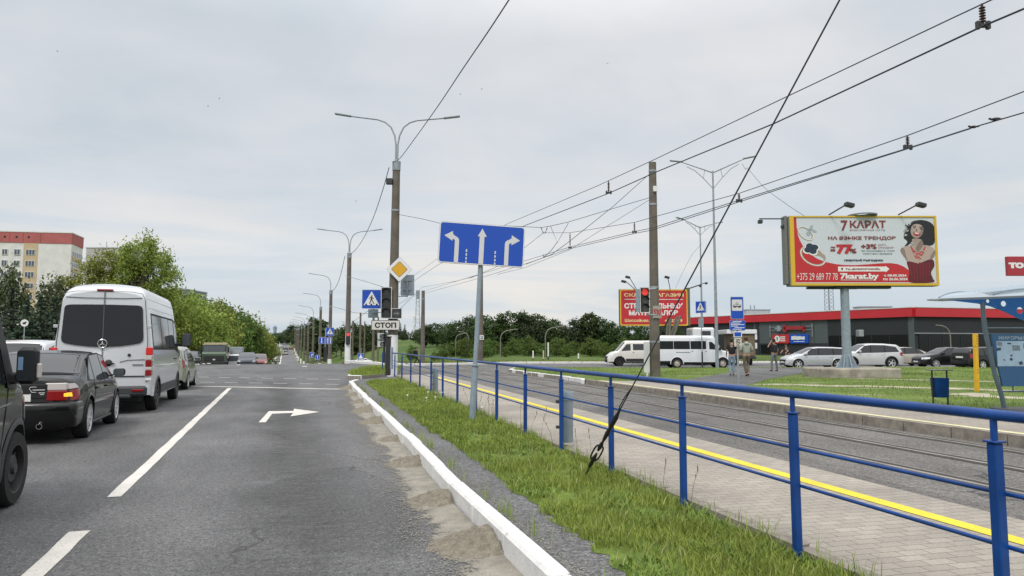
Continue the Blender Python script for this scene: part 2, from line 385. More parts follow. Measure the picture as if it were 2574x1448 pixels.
def slab(name, poly, z0, z1, top, side=None, kind='structure'):
    b = MB(); n = len(poly); p = [(q[0], q[1]) for q in poly]
    a = sum(p[i][0] * p[(i + 1) % n][1] - p[(i + 1) % n][0] * p[i][1] for i in range(n))
    if a < 0: p = p[::-1]
    b.add([(x, y, z1) for x, y in p], [tuple(range(n))], 0)
    b.add([(x, y, z) for z in (z0, z1) for x, y in p], [(i, (i + 1) % n, n + (i + 1) % n, n + i) for i in range(n)], 1)
    return b.build(name, [top, side or top], kind=kind)
def sheet(name, poly, z, m, kind='structure'):
    b = MB(); n = len(poly); p = [(q[0], q[1]) for q in poly]
    a = sum(p[i][0] * p[(i + 1) % n][1] - p[(i + 1) % n][0] * p[i][1] for i in range(n))
    b.add([(x, y, z) for x, y in (p if a > 0 else p[::-1])], [tuple(range(n))]); return b.build(name, m, kind=kind)
far_edge = [G(x, y)[:2] for x, y in ((2574, 912), (2200, 912.5), (1900, 913), (1540, 914), (1300, 914), (1120, 918), (1050, 920), (960, 918), (905, 914.5), (872, 911.5))]
far_edge[0] = (95, far_edge[1][1] + (far_edge[1][1] - far_edge[2][1]) / (far_edge[1][0] - far_edge[2][0]) * (95 - far_edge[1][0]))
sheet('road', [(-70, -16), (95, -16)] + far_edge + [(7.8, 62), (-70, 62)], 0.0, A_ROAD)

TB = math.tan(R(3.8))
def U(u, y): return (u + TB * y, y)
# near block: kerb, footpath, grass strip, platform
KL = [(1.50, -14), (1.52, 3), (1.60, 5.2), (1.65, 6.8), (1.82, 9.6), (2.01, 13.6), (2.2, 17.8), (2.45, 23), (2.68, 27.2)]
TIP = [(2.74, 28.2), (3.1, 29.4), (4.2, 30.6), (6.2, 33.6)]
slab('footpath', [(x + .06, y) for x, y in KL] + TIP + [U(5.2, 33.6), U(5.2, -14)], -.05, .15, A_PATH, CONC)
GR = [(1.98, -14), (2.02, 3.2), (2.06, 4.4), (2.13, 5.5), (2.27, 7.9), (2.50, 12.9), (2.82, 20.0), (3.28, 27.0), (3.7, 28.9), U(3.0, 29.6), U(3.0, -14)]
gj = []
for (p, q) in zip(GR[1:8], GR[2:9]):
    for i in range(14):
        t_ = i / 14; gj.append((p[0] + (q[0] - p[0]) * t_ + rnd.uniform(-.06, .06), p[1] + (q[1] - p[1]) * t_))
GRASS_POLY = [GR[0]] + gj + GR[8:]
sheet('grass_verge', GRASS_POLY, .154, TURF)
b = MB()
for i in range(-14, 33):
    x0, x1 = 3.03, 3.14
    p = [U(x0, i + .01), U(x1, i + .01), U(x1, i + .99), U(x0, i + .99)]
    b.prism([tuple(q) for q in p], .10, .185 + rnd.uniform(-.006, .006))
b.build('platform_edging', CONC, kind='structure')
slab('platform', [U(3.142, -14), U(5.2, -14), U(5.2, 33.4), U(3.142, 33.4)], .0, .17, PAVER, CONC)
sheet('yellow_line', [U(4.55, -14), U(4.705, -14), U(4.705, 31), U(4.55, 31)], .175, YLINE)
# tram track
sheet('tram_track', [U(5.2, -14), U(9.95, -14), U(9.95, 30), U(11.5, 52), U(5.2, 52)], .006, A_TRAM)
STEEL = mat('rail_steel', (0.27, 0.25, 0.22), 0.5, 0.3, var=.4, vscale=2)
GROOVE = mat('rail_groove', (0.035, 0.032, 0.03), 0.9)
for u in (5.60, 6.83, 8.15, 9.47):
    b = MB(); b.prism([U(u, -14), U(u + .07, -14), U(u + .07, 60), U(u, 60)], .0, .018)
    b.prism([U(u + .072, -14), U(u + .18, -14), U(u + .18, 60), U(u + .072, 60)], .0, .011, mi=1)
    b.prism([U(u + .182, -14), U(u + .21, -14), U(u + .21, 60), U(u + .182, 60)], .0, .016)
    b.prism([U(u - .10, -14), U(u - .002, -14), U(u - .002, 60), U(u - .10, 60)], .0, .009, mi=1)
    b.build('tram_rail', [STEEL, GROOVE], kind='structure')
# far block
tipk = [G(x, y, .12)[:2] for x, y in ((1475, 957), (1400, 946), (1330, 938), (1278, 930), (1290, 926), (1480, 924.5), (1740, 926.5), (2040, 924), (2574, 921))]
tipk[-1] = (95, tipk[-2][1] + (95 - tipk[-2][0]) * -.31)
slab('verge', [U(9.97, -14)] + tipk + [(95, -14)], -.05, .15, VERGE, CONC)
b = MB()
for i in range(-14, 26):
    b.prism([U(9.93, i + .01), U(10.1, i + .01), U(10.1, i + .985), U(9.93, i + .985)], -.02, .185 + rnd.uniform(-.006, .006))
b.build('far_platform_edging', CONC, kind='structure')
pe = [G(x, y, .16)[:2] for x, y in ((1800, 962), (1870, 974), (1960, 993), (2100, 1012), (2330, 1030), (2574, 1046))]
pe = pe[::-1]
slab('far_platform', [U(10.102, -14), (pe[0][0] + 4, -14)] + pe + [U(10.102, 25.6)], .1, .17, PAVER, CONC)
sheet('far_platform_line', [U(10.22, -14), U(10.36, -14), U(10.36, 25.4), U(10.22, 25.4)], .175, PYLINE)
sheet('path', [G(x, y, .156)[:2] for x, y in ((1700, 958), (1836, 936), (1848, 924.5), (2036, 924.5), (2042, 936), (1990, 943), (1930, 953), (1884, 967), (1845, 976), (1780, 966))], .157, A_PATH)
# little island at the corner and the left verge
isl = [G(x, y, .12)[:2] for x, y in ((873, 946), (878, 937), (893, 930), (925, 924), (975, 921), (1010, 923), (1000, 936), (950, 943), (905, 947))]
slab('island', isl, -.05, .15, VERGE, CONC)
slab('left_verge', [(-70, -16), (-13.5, -16), (-13.5, 40), (-20, 47), (-70, 52)], -.05, .15, VERGE, CONC)

def kerb_run(name, pts, m=WHITEWASH, wd=.145, z1=.175, L=1.0, z0=-.04, jit=.01):
    b = MB(); pts = [Vector((p[0], p[1], 0)) for p in pts]; d = [0]
    for p, q in zip(pts, pts[1:]): d.append(d[-1] + (q - p).length)
    def pos(s):
        for i in range(len(pts) - 1):
            if s <= d[i + 1] or i == len(pts) - 2: return pts[i] + (pts[i + 1] - pts[i]) * ((s - d[i]) / max(1e-6, d[i + 1] - d[i]))
    s = 0
    while s < d[-1] - .2:
        e = min(s + L, d[-1]); p, q = pos(s + .011), pos(e - .011); v = q - p; ln = v.length; t_ = v.normalized(); nrm = Vector((-t_.y, t_.x, 0))
        o = MB(); o.rbox(-ln / 2, ln / 2, -wd, 0, z0, z1 + rnd.uniform(-jit, jit), .022)
        Mx = Matrix(((t_.x, nrm.x, 0), (t_.y, nrm.y, 0), (0, 0, 1))).to_4x4(); c = (p + q) / 2 + nrm * rnd.uniform(-jit, jit); Mx.translation = c
        o.move(Mx); b.add(o.v, o.f); s = e
    return b.build(name, m, kind='structure', smooth=30)
# run so that the stone lies on the right of the walking direction
kerb_run('kerb', KL[1:] + TIP[:2], L=1.0)
kerb_run('island_kerb', [isl[8], isl[0]] + isl[1:5], L=.8)
kerb_run('verge_kerb', [U(9.9, 26.5)] + tipk[:5], L=.9)
kerb_run('street_kerb', far_edge[1:-2], wd=.3, z1=.17, L=1.2)
kerb_run('corner_kerb', [(x, y) for x, y in far_edge[-3:]] + [(8.0, 63), (7.7, 70)], wd=.25, z1=.22, L=1.0)
kerb_run('parking_kerb', [(95, tipk[-1][1] + .05), (tipk[-2][0] + 3, tipk[-2][1] - .9)], m=CONC, wd=.16, z1=.17)

# painted markings
def mark(name, pts, z=.005, m=WLINE): return sheet(name, [(p[0], p[1]) for p in pts], z, m)
def rough_line(name, x, y0, y1, wd, n=40):
    b = MB(); rows = []
    for i in range(n + 1):
        y = y0 + (y1 - y0) * i / n; rows.append([(x - wd / 2 + rnd.uniform(-.008, .008), y, .005), (x + wd / 2 + rnd.uniform(-.008, .008), y, .005)])
    b.grid(rows); return b.build(name, WLINE, kind='structure')
rough_line('lane_line', -1.48, 8.15, 27.7, .135); rough_line('lane_dash', -1.46, 3.6, 6.75, .15, 10)
rough_line('lane_line', -5.0, 8.15, 30.0, .15); rough_line('lane_line', -8.6, -14, 32.5, .15)
sl_ = -0.73
mark('stop_line', [(2.25, 25.55), (-12, 25.55 + 14.25 * .735), (-12, 25.85 + 14.25 * .735), (2.28, 25.85)])
for row, y0, y1 in (((500, 675), (795, 955), (1085, 1255), (1385, 1550), (1700, 1860), (2020, 2180)), 1258, 1285), (((480, 605), (720, 860), (970, 1105), (1240, 1380), (1510, 1655), (1790, 1935), (2040, 2195)), 1197, 1226):
    for a, c in row:
        ya = 700 + (y0 + (y1 - y0) * (a - 500) / 1700) / 4.826; yb = 700 + (y0 + (y1 - y0) * (c - 500) / 1700) / 4.826; a = 400 + a / 4.826; c = 400 + c / 4.826
        mark('crossing_line', [G(a, ya + .55)[:2], G(c, yb + .55)[:2], G(c, yb - .35)[:2], G(a, ya - .35)[:2]], m=FLINE)
for a, c, y in ((475, 486, 916.5), (490, 502, 915.6), (508, 516, 914.5), (520, 530, 913.7), (595, 604, 917), (760, 772, 921)):
    mark('crossing_line', [G(a, y + .6)[:2], G(c, y + .6)[:2], G(c, y - .6)[:2], G(a, y - .6)[:2]])
mark('turn_arrow', [G(x, y)[:2] for x, y in ((650, 1062), (668, 1062), (684, 1040.5), (737, 1038.5), (730, 1047), (803, 1036), (739, 1028), (738, 1033.5), (676, 1034))])

# sand drift and the mounds swept against the kerb
def kx(y): return lerp([(p[1], p[0]) for p in KL], y)
from mathutils import noise as mn
b = MB(); rows = []; cov = []
for i in range(301):
    y = 2.6 + 24.6 * i / 300; wv = .46 + .26 * mn.noise((0, y * .9, 3)) + .10 * mn.noise((0, y * 2.6, 9)); wv = max(.2, wv) * (1.15 if y < 17 else max(.55, 1.15 - (y - 17) * .06))
    T = (0, .15, .3, .45, .6, .75, .9, 1.05, 1.25); rows.append([(kx(y) - .01 - wv * t_, y, .004 + .02 * max(0, 1 - t_) ** 2) for t_ in T]); cov += [max(0, 1.02 - .80 * t_) for t_ in T]
b.grid(rows); o_ = b.build('sand', DRIFT, smooth=60); o_['kind'] = 'stuff'
ca = o_.data.attributes.new('cover', 'FLOAT', 'POINT'); ca.data.foreach_set('value', cov)
scat = MB()      # loose grit that frays the edge of the sand
for k in range(9000):
    y = rnd.uniform(2.8, 24); wv = .40 + .30 * mn.noise((0, y * 1.1, 3)); x = kx(y) - max(.10, wv) * 1.1 - abs(rnd.gauss(0, .16)) + .10; r = rnd.uniform(.003, .009); a = rnd.uniform(0, 6.28)
    scat.add([(x + r * math.cos(a + t_) * q, y + r * math.sin(a + t_) * q * 1.5, .007 + r * .2) for t_, q in ((0, 1), (1.3, .7), (2.9, 1.1), (4.4, .8))], [(0, 1, 2, 3)])
for k in range(6000):
    y = rnd.uniform(2.8, 27); x = kx(y) + .17 + abs(rnd.gauss(0, .08)); r = rnd.uniform(.003, .009); a = rnd.uniform(0, 6.28)
    scat.add([(x + r * math.cos(a + t_) * q, y + r * math.sin(a + t_) * q * 1.5, .153 + r * .15) for t_, q in ((0, 1), (1.3, .7), (2.9, 1.1), (4.4, .8))], [(0, 1, 2, 3)])
scat.build('grit', SAND)['kind'] = 'stuff'
words_ = ['largest grey brown sand mound against the white kerb, nearest the viewer', 'second sand mound along the white kerb counted from the viewer', 'third sand mound along the white kerb counted from the viewer', 'fourth sand mound by the kerb, a flat crumbly one', 'fifth sand mound by the kerb, middle of the row', 'sixth sand mound along the kerb, beyond the middle of the row', 'seventh sand mound along the kerb from the viewer', 'next to farthest sand mound beside the white kerb', 'farthest small sand mound at the end of the white kerb']
for k, (px, py, wx, wy, h) in enumerate(((1190, 1372, .52, .50, .17), (1105, 1258, .46, .46, .13), (1022, 1166, .45, .58, .14), (978, 1108, .42, .5, .11), (942, 1062, .5, .75, .15), (921, 1034, .5, .75, .16), (904, 1012, .42, .7, .12), (887, 994, .4, .8, .12), (869, 977, .6, .9, .14))):
    c = G(px, py, 0); y0 = c.y; b = MB(); rows = []
    for i in range(29):
        v = -1.2 + 2.4 * i / 28; row = []
        for j in range(23):
            u = -1.15 + 1.15 * j / 22; r2 = math.sqrt(u * u + v * v)
            base = max(0, 1 - r2 ** 1.25) * (.8 + .35 * mn.noise((u * 2.5 + k * 5, v * 2.5, 1)))
            base *= max(0, 1 - max(0, r2 - .35 - .5 * abs(mn.noise((math.atan2(v, u) * 1.7, k * 3.1, 5)))) * 1.4); hh = h * base + (.03 * mn.noise((u * 9, v * 9, k * 3)) + .014 * mn.noise((u * 24, v * 24, k * 3))) * min(1, base * 4)
            row.append((kx(y0 + v * wy) - .005 + u * wx, y0 + v * wy, max(-.01, hh - .004)))
        rows.append(row)
    b.grid(rows); tag(b.build('sand_mound', SILT, smooth=50), words_[k], 'sand mound', 'sand mounds swept up along the white kerb')

# ---------------------------------------------------------------- street furniture
BLUE = mat('blue_paint', (0.002, 0.046, 0.215), 0.42, var=.28, vscale=4, coat=.12, spec=.35, bump=.05, bscale=25)
BLUESIGN = mat('sign_blue', (0.004, 0.065, 0.42), 0.45)
WHITE = mat('sign_white', (0.72, 0.73, 0.73), 0.5)
SIGNWHITE = mat('arrow_white', (0.58, 0.59, 0.60), 0.55)
BLACK = mat('black_print', (0.012, 0.012, 0.012), 0.55)
ZINC = mat('galvanised', (0.30, 0.335, 0.365), 0.5, .35, var=.18, vscale=8)
GREYPAINT = mat('grey_paint', (0.235, 0.29, 0.335), 0.5, var=.14, vscale=6)
DARKMETAL = mat('dark_metal', (0.05, 0.052, 0.055), 0.5, .4)
POLEC = mat('pole_concrete', (0.135, 0.118, 0.098), 0.9, var=.28, vscale=1.6, bump=.25, bscale=30)
POLEW = mat('pole_whitewash', (0.74, 0.745, 0.74), 0.9, var=.08, vscale=4)
WIRE = mat('wire', (0.035, 0.045, 0.055), 0.55, .3)
YELLOW = mat('sign_yellow', (0.66, 0.36, 0.02), 0.45)
RED = mat('sign_red', (0.46, 0.022, 0.03), 0.45)
BLACKRUB = mat('black_rubber', (0.008, 0.008, 0.009), 0.6)

# railing along the platform
def rail_y(px):
    k = math.tan(YAW + math.atan((px - CX) / FPX)); return 2.965 / (k - TB)
post_y = [rail_y(p) for p in (2484, 1987, 1710, 1533, 1410, 1320, 1249, 1197, 1151, 1114, 1085, 1057, 1034, 1012, 994, 978, 963)]
rl = thing('railing', 'long blue steel pedestrian railing between the grass strip and the tram platform', 'railing', (0, 0, 0))
def RP(y, z, du=0.0): x, yy_ = U(2.965 + du, y); return (x, yy_, z)
for k, y in enumerate(post_y):
    b = MB(); o = MB(); o.rbox(-.0245, .0245, -.0245, .0245, .10, 1.06, .005); o.rbox(-.034, .034, -.034, .034, 1.062, 1.072, .003); o.cyl((0, 0, 1.074), (0, 0, 1.17), .0155, n=10)
    o.move(Matrix.Translation(RP(y, 0)) @ Matrix.Rotation(R(-3.8 + rnd.uniform(-2, 2)), 4, 'Z') @ Matrix.Rotation(R(rnd.uniform(-.5, .5)), 4, 'X'))
    o.build('post', BLUE, rl, smooth=30)
MBTOP = MB(); MBTOP.tube([RP(y, 1.187) for y in [-1] + post_y], .0255, 14); MBTOP.build('handrail', BLUE, rl, smooth=40)
for z in (.835, .60):
    b = MB(); b.tube([RP(y, z, .028) for y in [-1] + post_y], .0108, 10); b.build('rail', BLUE, rl, smooth=40)
# end bay turning to the corner
b = MB(); y = post_y[-1]
b.rbox(-.0245, .0245, -.0245, .0245, .1, 1.06, .005); b.cyl((0, 0, 1.06), (0, 0, 1.18), .0155, n=8); b.move(Matrix.Translation((RP(y, 0)[0] + .35, y + 1.3, 0))); b.build('post', BLUE, rl, smooth=30)
for z in (1.187, .835, .60):
    b = MB(); b.tube([RP(y, z), (RP(y, 0)[0] + .35, y + 1.3, z)], .027 if z > 1 else .0125, 10); b.build('rail', BLUE, rl, smooth=40)

def rail_bin(px, top, bot, label, du=.16):
    y = rail_y(px) + .25; x, yy_ = U(2.965 + du, y); d = Vector((x, yy_, 0)).dot(Vector((math.sin(YAW), math.cos(YAW), 0)))
    z1 = EYE - (top - HZ) / FPX * d; z0 = EYE - (bot - HZ) / FPX * d
    t = thing('tube_bin', label, 'litter bin', (x, yy_, z0), 0, 'grey tube bins on the blue railing'); r = .085; h = z1 - z0
    b = MB(); b.lathe([(0, 0), (r * .93, 0), (r, .012), (r, h - .12)], n=22); b.build('body', GREYPAINT, t, smooth=40)
    b = MB(); b.lathe([(r + .002, h - .12), (r + .012, h - .115), (r + .012, h - .012), (r + .004, h), (r - .01, h), (r - .012, h - .1), (0, h - .1)], n=22); b.build('collar', GREYPAINT, t, smooth=40)
    for z in (h * .3, h * .8):
        b = MB(); b.rbox(-.15, -.06, -.02, .02, z - .02, z + .02, .004); b.build('bracket', DARKMETAL, t)
    return t
rail_bin(1410, 982, 1107, 'grey tube bin hung on the railing, left of the black anchor cable')
rail_bin(1085, 924, 983, 'grey tube bin on the far part of the railing, left of the lane sign')

# anchor cable in front of the railing
an = thing('anchor_cable', 'black taut guy wire with turnbuckle anchored in the grass strip before the railing', 'guy wire', G(1463, 1208, .15))
o0 = Vector(an.location); A_, B_ = G(1463, 1208, .12), at(2118, -14, 5.1)
def on(t): return (A_ + (B_ - A_) * t) - o0
L_ = (B_ - A_).length
def tt(px):   # parameter along the cable whose picture column is px
    lo, hi = 0.0, 1.0
    for _ in range(40):
        m_ = (lo + hi) / 2; p = A_ + (B_ - A_) * m_ - CAMP; x = CX + FPX * p.dot(RT) / p.dot(FW)
        if x < px: lo = m_
        else: hi = m_
    return lo
b = MB(); b.tube([on(tt(1553)), on(.5), on(1.0), on(1.6)], .0065, 8); b.build('cable', WIRE, an, smooth=60)
b = MB(); b.tube([on(tt(1468)), on(tt(1482))], .006, 6); b.tube([on(tt(1470)) + Vector((.012, 0, 0)), on(tt(1484)) + Vector((.012, 0, 0))], .005, 6); b.ell(on(tt(1470)), .012); b.build('ground_rod', BLACKRUB, an, smooth=60)
b = MB(); rr = [.007, .016, .022, .019, .024, .016, .009]
b.tube([on(tt(1480) + (tt(1500) - tt(1480)) * q) for q in (0, .12, .3, .45, .62, .8, 1)], rr, 10); b.build('clamp', BLACKRUB, an, smooth=60)
ax = (B_ - A_).normalized(); sd = ax.cross(FW).normalized(); c = on((tt(1494) + tt(1507)) / 2); hl = (tt(1510) - tt(1491)) * L_ / 2
b = MB(); ring = [(math.copysign(abs(math.cos(a)) ** .6, math.cos(a)) * hl, math.copysign(abs(math.sin(a)) ** .6, math.sin(a)) * .042) for a in [2 * math.pi * i / 20 for i in range(21)]]
b.tube([c + ax * p + sd * q for p, q in ring], .009, 8, False); b.build('shackle', BLACKRUB, an, smooth=60)
b = MB(); b.tube([on(tt(1503) + (tt(1560) - tt(1503)) * q) for q in (0, .08, .16, .22, .30, .42, .5, .56, .62, .78, .86, 1)], [.010, .021, .021, .011, .018, .025, .021, .015, .024, .027, .018, .008], 10); b.build('insulator', BLACKRUB, an, smooth=60)
b = MB(); b.tube([on(tt(1553)), on(tt(1562)) + sd * .018, on(tt(1575)) + sd * .016, on(tt(1588))], .006, 6); b.build('wire_tail', BLACKRUB, an, smooth=60)

def frame_poly(x0, x1, z0, z1, r, n=5):
    pts = []
    for cx_, cz_, a0 in ((x1 - r, z1 - r, 0), (x0 + r, z1 - r, 90), (x0 + r, z0 + r, 180), (x1 - r, z0 + r, 270)):
        for i in range(n + 1): a = R(a0 + 90 * i / n); pts.append((cx_ + r * math.cos(a), cz_ + r * math.sin(a)))
    return pts
def board(parent, x0, x1, z0, z1, r=.05, border=.025, y=0.0, face=BLUESIGN, rim=WHITE, name='panel', back=ZINC):
    """sign plate whose face looks towards local -Y"""
    b = MB(); b.prism(frame_poly(x0, x1, z0, z1, r), y, y + .02, 'XZ', 0)
    b.flat(frame_poly(x0 + .004, x1 - .004, z0 + .004, z1 - .004, r), y - .0025, 'XZ', 1)
    b.flat(frame_poly(x0 + border, x1 - border, z0 + border, z1 - border, max(.005, r - border * .6)), y - .005, 'XZ', 2)
    return b.build(name, [back, rim, face], parent)
def put_text(parent, s, cx_, cz_, h, wd, m, y=-.009, bold=0.0, name='lettering'):
    vs, fs = text(s, h, bold, wd); b = MB(); b.add([(cx_ + x, y, cz_ + z) for x, z, _ in vs], fs); return b.build(name, m, parent)

# lane sign on its leaning post
dS = 13.35; base = G(1187, 1057, .15); px2m = dS / FPX
t = thing('lane_sign', 'large blue lane direction sign with three white arrows on a leaning grey post', 'road sign', base, -R(18.3) * .55)
t.rotation_euler = (R(-1), R(2.9), -R(10))
b = MB(); b.tube([(0, 0, -.1), (0, 0, .99)], .06, 16); b.build('post_base', GREYPAINT, t, smooth=40)
b = MB(); b.lathe([(.06, .99), (.085, .992), (.085, 1.008), (.03, 1.012)], n=16); b.cyl((0, 0, 1.0), (0, 0, 3.55), .042, n=14); b.build('post', GREYPAINT, t, smooth=40)
pn = bpy.data.objects.new('panel', None)
W_, H_ = 1.60, .775; zc_ = 3.235
b = MB(); b.prism(frame_poly(-W_ / 2, W_ / 2, zc_ - H_ / 2, zc_ + H_ / 2, .06), -.075, -.05, 'XZ', 0)
b.flat(frame_poly(-W_ / 2 + .004, W_ / 2 - .004, zc_ - H_ / 2 + .004, zc_ + H_ / 2 - .004, .06), -.0775, 'XZ', 1)
b.flat(frame_poly(-W_ / 2 + .022, W_ / 2 - .022, zc_ - H_ / 2 + .022, zc_ + H_ / 2 - .022, .045), -.08, 'XZ', 2)
pnl = b.build('panel', [ZINC, WHITE, BLUESIGN], t)
def sg(u, v): return (-W_ / 2 + u / 1.0 * W_, zc_ + H_ / 2 - v * H_)   # panel fraction to local
ASP = W_ / H_
def arc(cx_, cy_, r, a0, a1, n=8): return [(cx_ + r * math.cos(R(a0 + (a1 - a0) * i / n)), cy_ + r * ASP * math.sin(R(a0 + (a1 - a0) * i / n))) for i in range(n + 1)]
left = [(.185, .97), (.185, .46)] + arc(.165, .46, .02, 0, -90) + [(.158, .41), (.158, .465), (.06, .34), (.158, .225), (.158, .295)] + arc(.178, .46, .056, -80, 0)[0:] + [(.234, .97)]
up_ = [(.47, .97), (.47, .31), (.447, .31), (.497, .115), (.553, .31), (.525, .31), (.525, .97)]
right = [(.768, .97), (.768, .46)] + arc(.825, .46, .057, 180, 260) + [(.845, .30), (.845, .225), (.945, .345), (.845, .47), (.845, .415)] + arc(.838, .47, .021, 270, 180) + [(.817, .97)]
for pl in (left, up_, right):
    b = MB(); b.flat([sg(u, v) for u, v in pl], -.083); b.build('arrow', SIGNWHITE, pnl)
for ux in (.325, .66):
    for v0, v1 in ((.64, .71), (.74, .80), (.83, .89), (.92, .97)):
        b = MB(); b.flat([sg(ux - .008, v1), sg(ux + .008, v1), sg(ux + .008, v0), sg(ux - .008, v0)], -.083); b.build('lane_dash', SIGNWHITE, pnl)
for z_ in (2.95, 3.42):
    b = MB(); b.rbox(-.06, .06, -.05, .05, z_, z_ + .05, .005); b.build('clamp', DARKMETAL, t)

# concrete poles with lamp arms
def conc_pole(name, label, p, h, r0, r1, white=0.0, lamp=None, group=None, cat='street lamp', yaw=0.0, tilt=0.0, n=12, bands=()):
    t = thing(name, label, cat, p, yaw, group)
    if tilt: t.rotation_euler = (0, R(tilt), yaw)
    b = MB(); b.cyl((0, 0, -.3), (0, 0, h), r0, r1, n); b.build('shaft', POLEC, t, smooth=40)
    if white:
        rw = r0 + (r1 - r0) * white / h; b = MB(); b.cyl((0, 0, -.2), (0, 0, white), r0 + .006, rw + .006, n, False); b.build('whitewash_band', POLEW, t, smooth=40)
    for z in bands:
        rz_ = r0 + (r1 - r0) * z / h + .012; b = MB(); b.cyl((0, 0, z), (0, 0, z + .09), rz_, n=n); b.build('clamp_band', ZINC, t, smooth=40)
    if lamp:
        arms, rise, reach = lamp; b = MB(); b.lathe([(r1 + .025, -.45), (r1 + .03, .02), (.06, .07), (.05, .10)], (0, 0, h), n=n); b.build('cap', ZINC, t, smooth=40)
        for sgn in arms:
            b = MB(); pts = [(sgn * .045, 0, h), (sgn * .05, 0, h + rise * .38), (sgn * .12, 0, h + rise * .58), (sgn * .32, 0, h + rise * .77), (sgn * .62, 0, h + rise * .875), (sgn * 1.0, 0, h + rise * .93), (sgn * (reach - .55), 0, h + rise)]
            b.tube(pts, .042, 10); a = b.build('lamp_arm', ZINC, t, smooth=60)
            b = MB(); b.rbox(-.42, .42, -.11, .11, -.045, .03, .02); b.move(Matrix.Translation((sgn * (reach - .28), 0, h + rise + .05)) @ Matrix.Rotation(R(-8 * sgn), 4, 'Y')); b.build('lamp_head', ZINC, a, smooth=40)
    return t
pl = G(985, 941, .1); pz = pl.z
p1_ = conc_pole('lamp_post', 'tallest concrete lamp post with twin arms, carrying traffic light and yellow diamond sign', pl, 10.75, .27, .185, 1.95, ((-1, 1), 2.35, 3.05), 'concrete lamp posts along the road', yaw=-R(16), tilt=.5, bands=(8.2,))
b = MB(); b.rbox(-.16, .16, -.22, .02, 9.55, 9.85, .02); b.cyl((0, 0, 9.75), (.2, 0, 9.75), .03); b.move(Matrix.Translation((-.32, -.05, 0))); b.build('floodlight', DARKMETAL, p1_)
rowp = [(6.45, 68.0), (6.45, 90.5), (6.5, 111.5), (6.55, 133), (6.6, 155), (6.7, 177), (6.8, 200), (6.9, 224), (7.3, 250), (7.7, 280), (8, 312)]
rl_lab = ['second concrete twin arm lamp post, just across the junction with white base', 'third concrete lamp post along the road with one arm to the left', 'fourth concrete lamp post of the roadside row', 'fifth concrete lamp post of the roadside row', 'sixth concrete lamp post of the roadside row', 'seventh concrete lamp post far down the road', 'eighth concrete lamp post far down the road', 'ninth concrete lamp post far down the road', 'tenth concrete lamp post far down the road', 'eleventh concrete lamp post far down the road', 'farthest concrete lamp post of the row down the road']
p2_ = None
for k, (x, y) in enumerate(rowp):
    z = Zf(x, y)
    if k == 0: conc_pole('lamp_post', rl_lab[0], (x, y, z), 10.3, .27, .19, 1.9, ((-1, 1), 2.2, 2.9), 'concrete lamp posts along the road', yaw=-R(16), bands=(8.0,))
    elif k == 1: p2_ = conc_pole('lamp_post', rl_lab[1], (x, y, z), 9.7, .25, .18, 1.3, ((-1,), 2.0, 2.6), 'concrete lamp posts along the road', yaw=-R(14), bands=(7.7,))
    else: dup(p2_, (x, y, z), label=rl_lab[k])
pr = G(1647, 946, .15)
p3_ = conc_pole('concrete_pole', 'bare thick concrete tram pole standing on the grass in front of the white minibus', pr, 9.75, .235, .165, 0, None, 'concrete tram poles', 'utility pole', tilt=.2, bands=(7.75, 3.95, 9.3, 1.5))
b = MB(); b.rbox(-.09, .09, -.27, -.17, 8.35, 8.6, .01); b.build('junction_box', WHITE, p3_)
b = MB(); b.flat([(-.22, 3.15), (.22, 3.15), (.22, 2.6), (-.22, 2.6)], -.262); b.build('number_plate', WHITE if False else mat('faded_stencil', (.33, .31, .28), .9, var=.3, vscale=5), p3_)
put_text(p3_, '530', 0, 2.87, .26, .36, RED, -.267, .01)
b = MB(); b.rbox(-.52, -.28, -.05, .1, .15, 1.55, .02); b.cyl((-.4, 0, .0), (-.4, 0, .2), .05); b.build('cable_guard', WHITE, p3_)
for px, py, pt, r0, lab in ((1062, 919, 730, .15, 'thin bare concrete tram pole beyond the railing, left of the lane sign'), (1208, 913, 628, .20, 'brown concrete tram pole half hidden behind the lane sign post')):
    p = G(px, py, 0); d = (p - CAMP).dot(FW); top = EYE + (HZ - pt) / FPX * d
    q = conc_pole('concrete_pole', lab, p, top, r0 * 1.25, r0 * .85, 0, None, 'concrete tram poles', 'utility pole', bands=(top * .88,))
    if r0 > .16:
        b = MB(); b.rbox(-.16, .22, -.28, -.24, 2.05, 2.45, .005); b.build('number_plate', WHITE, q); put_text(q, '22', .03, 2.25, .24, .26, BLACK, -.284, .01)
# row of far tram poles and small lamps right of the road
far_pole = None
for k, (px, d, hh) in enumerate(((905, 104, 8.3), (938, 92, 8.0), (886, 122, 8), (916, 150, 8), (872, 165, 8), (858, 190, 8), (846, 215, 8), (950, 128, 7.5))):
    p = at(px, HZ, d); z = Zf(p.x, p.y)
    lab = ['slim concrete pole in the meadow right of the second lamp post, nearer the roadside', 'slim concrete pole in the meadow nearest the crossing sign', 'slim pole just right of the second lamp post', 'slim distant pole in the meadow before the willows', 'slim distant pole close to the roadside row', 'thin faraway pole behind the blue crossing sign', 'thinnest faraway pole at the roadside row', 'slim pole standing left of the traffic light in the meadow'][k]
    if not far_pole: far_pole = conc_pole('tram_pole', lab, (p.x, p.y, z), hh, .19, .13, 0, None, 'distant tram poles', 'utility pole', n=8)
    else: dup(far_pole, (p.x, p.y, z), label=lab)

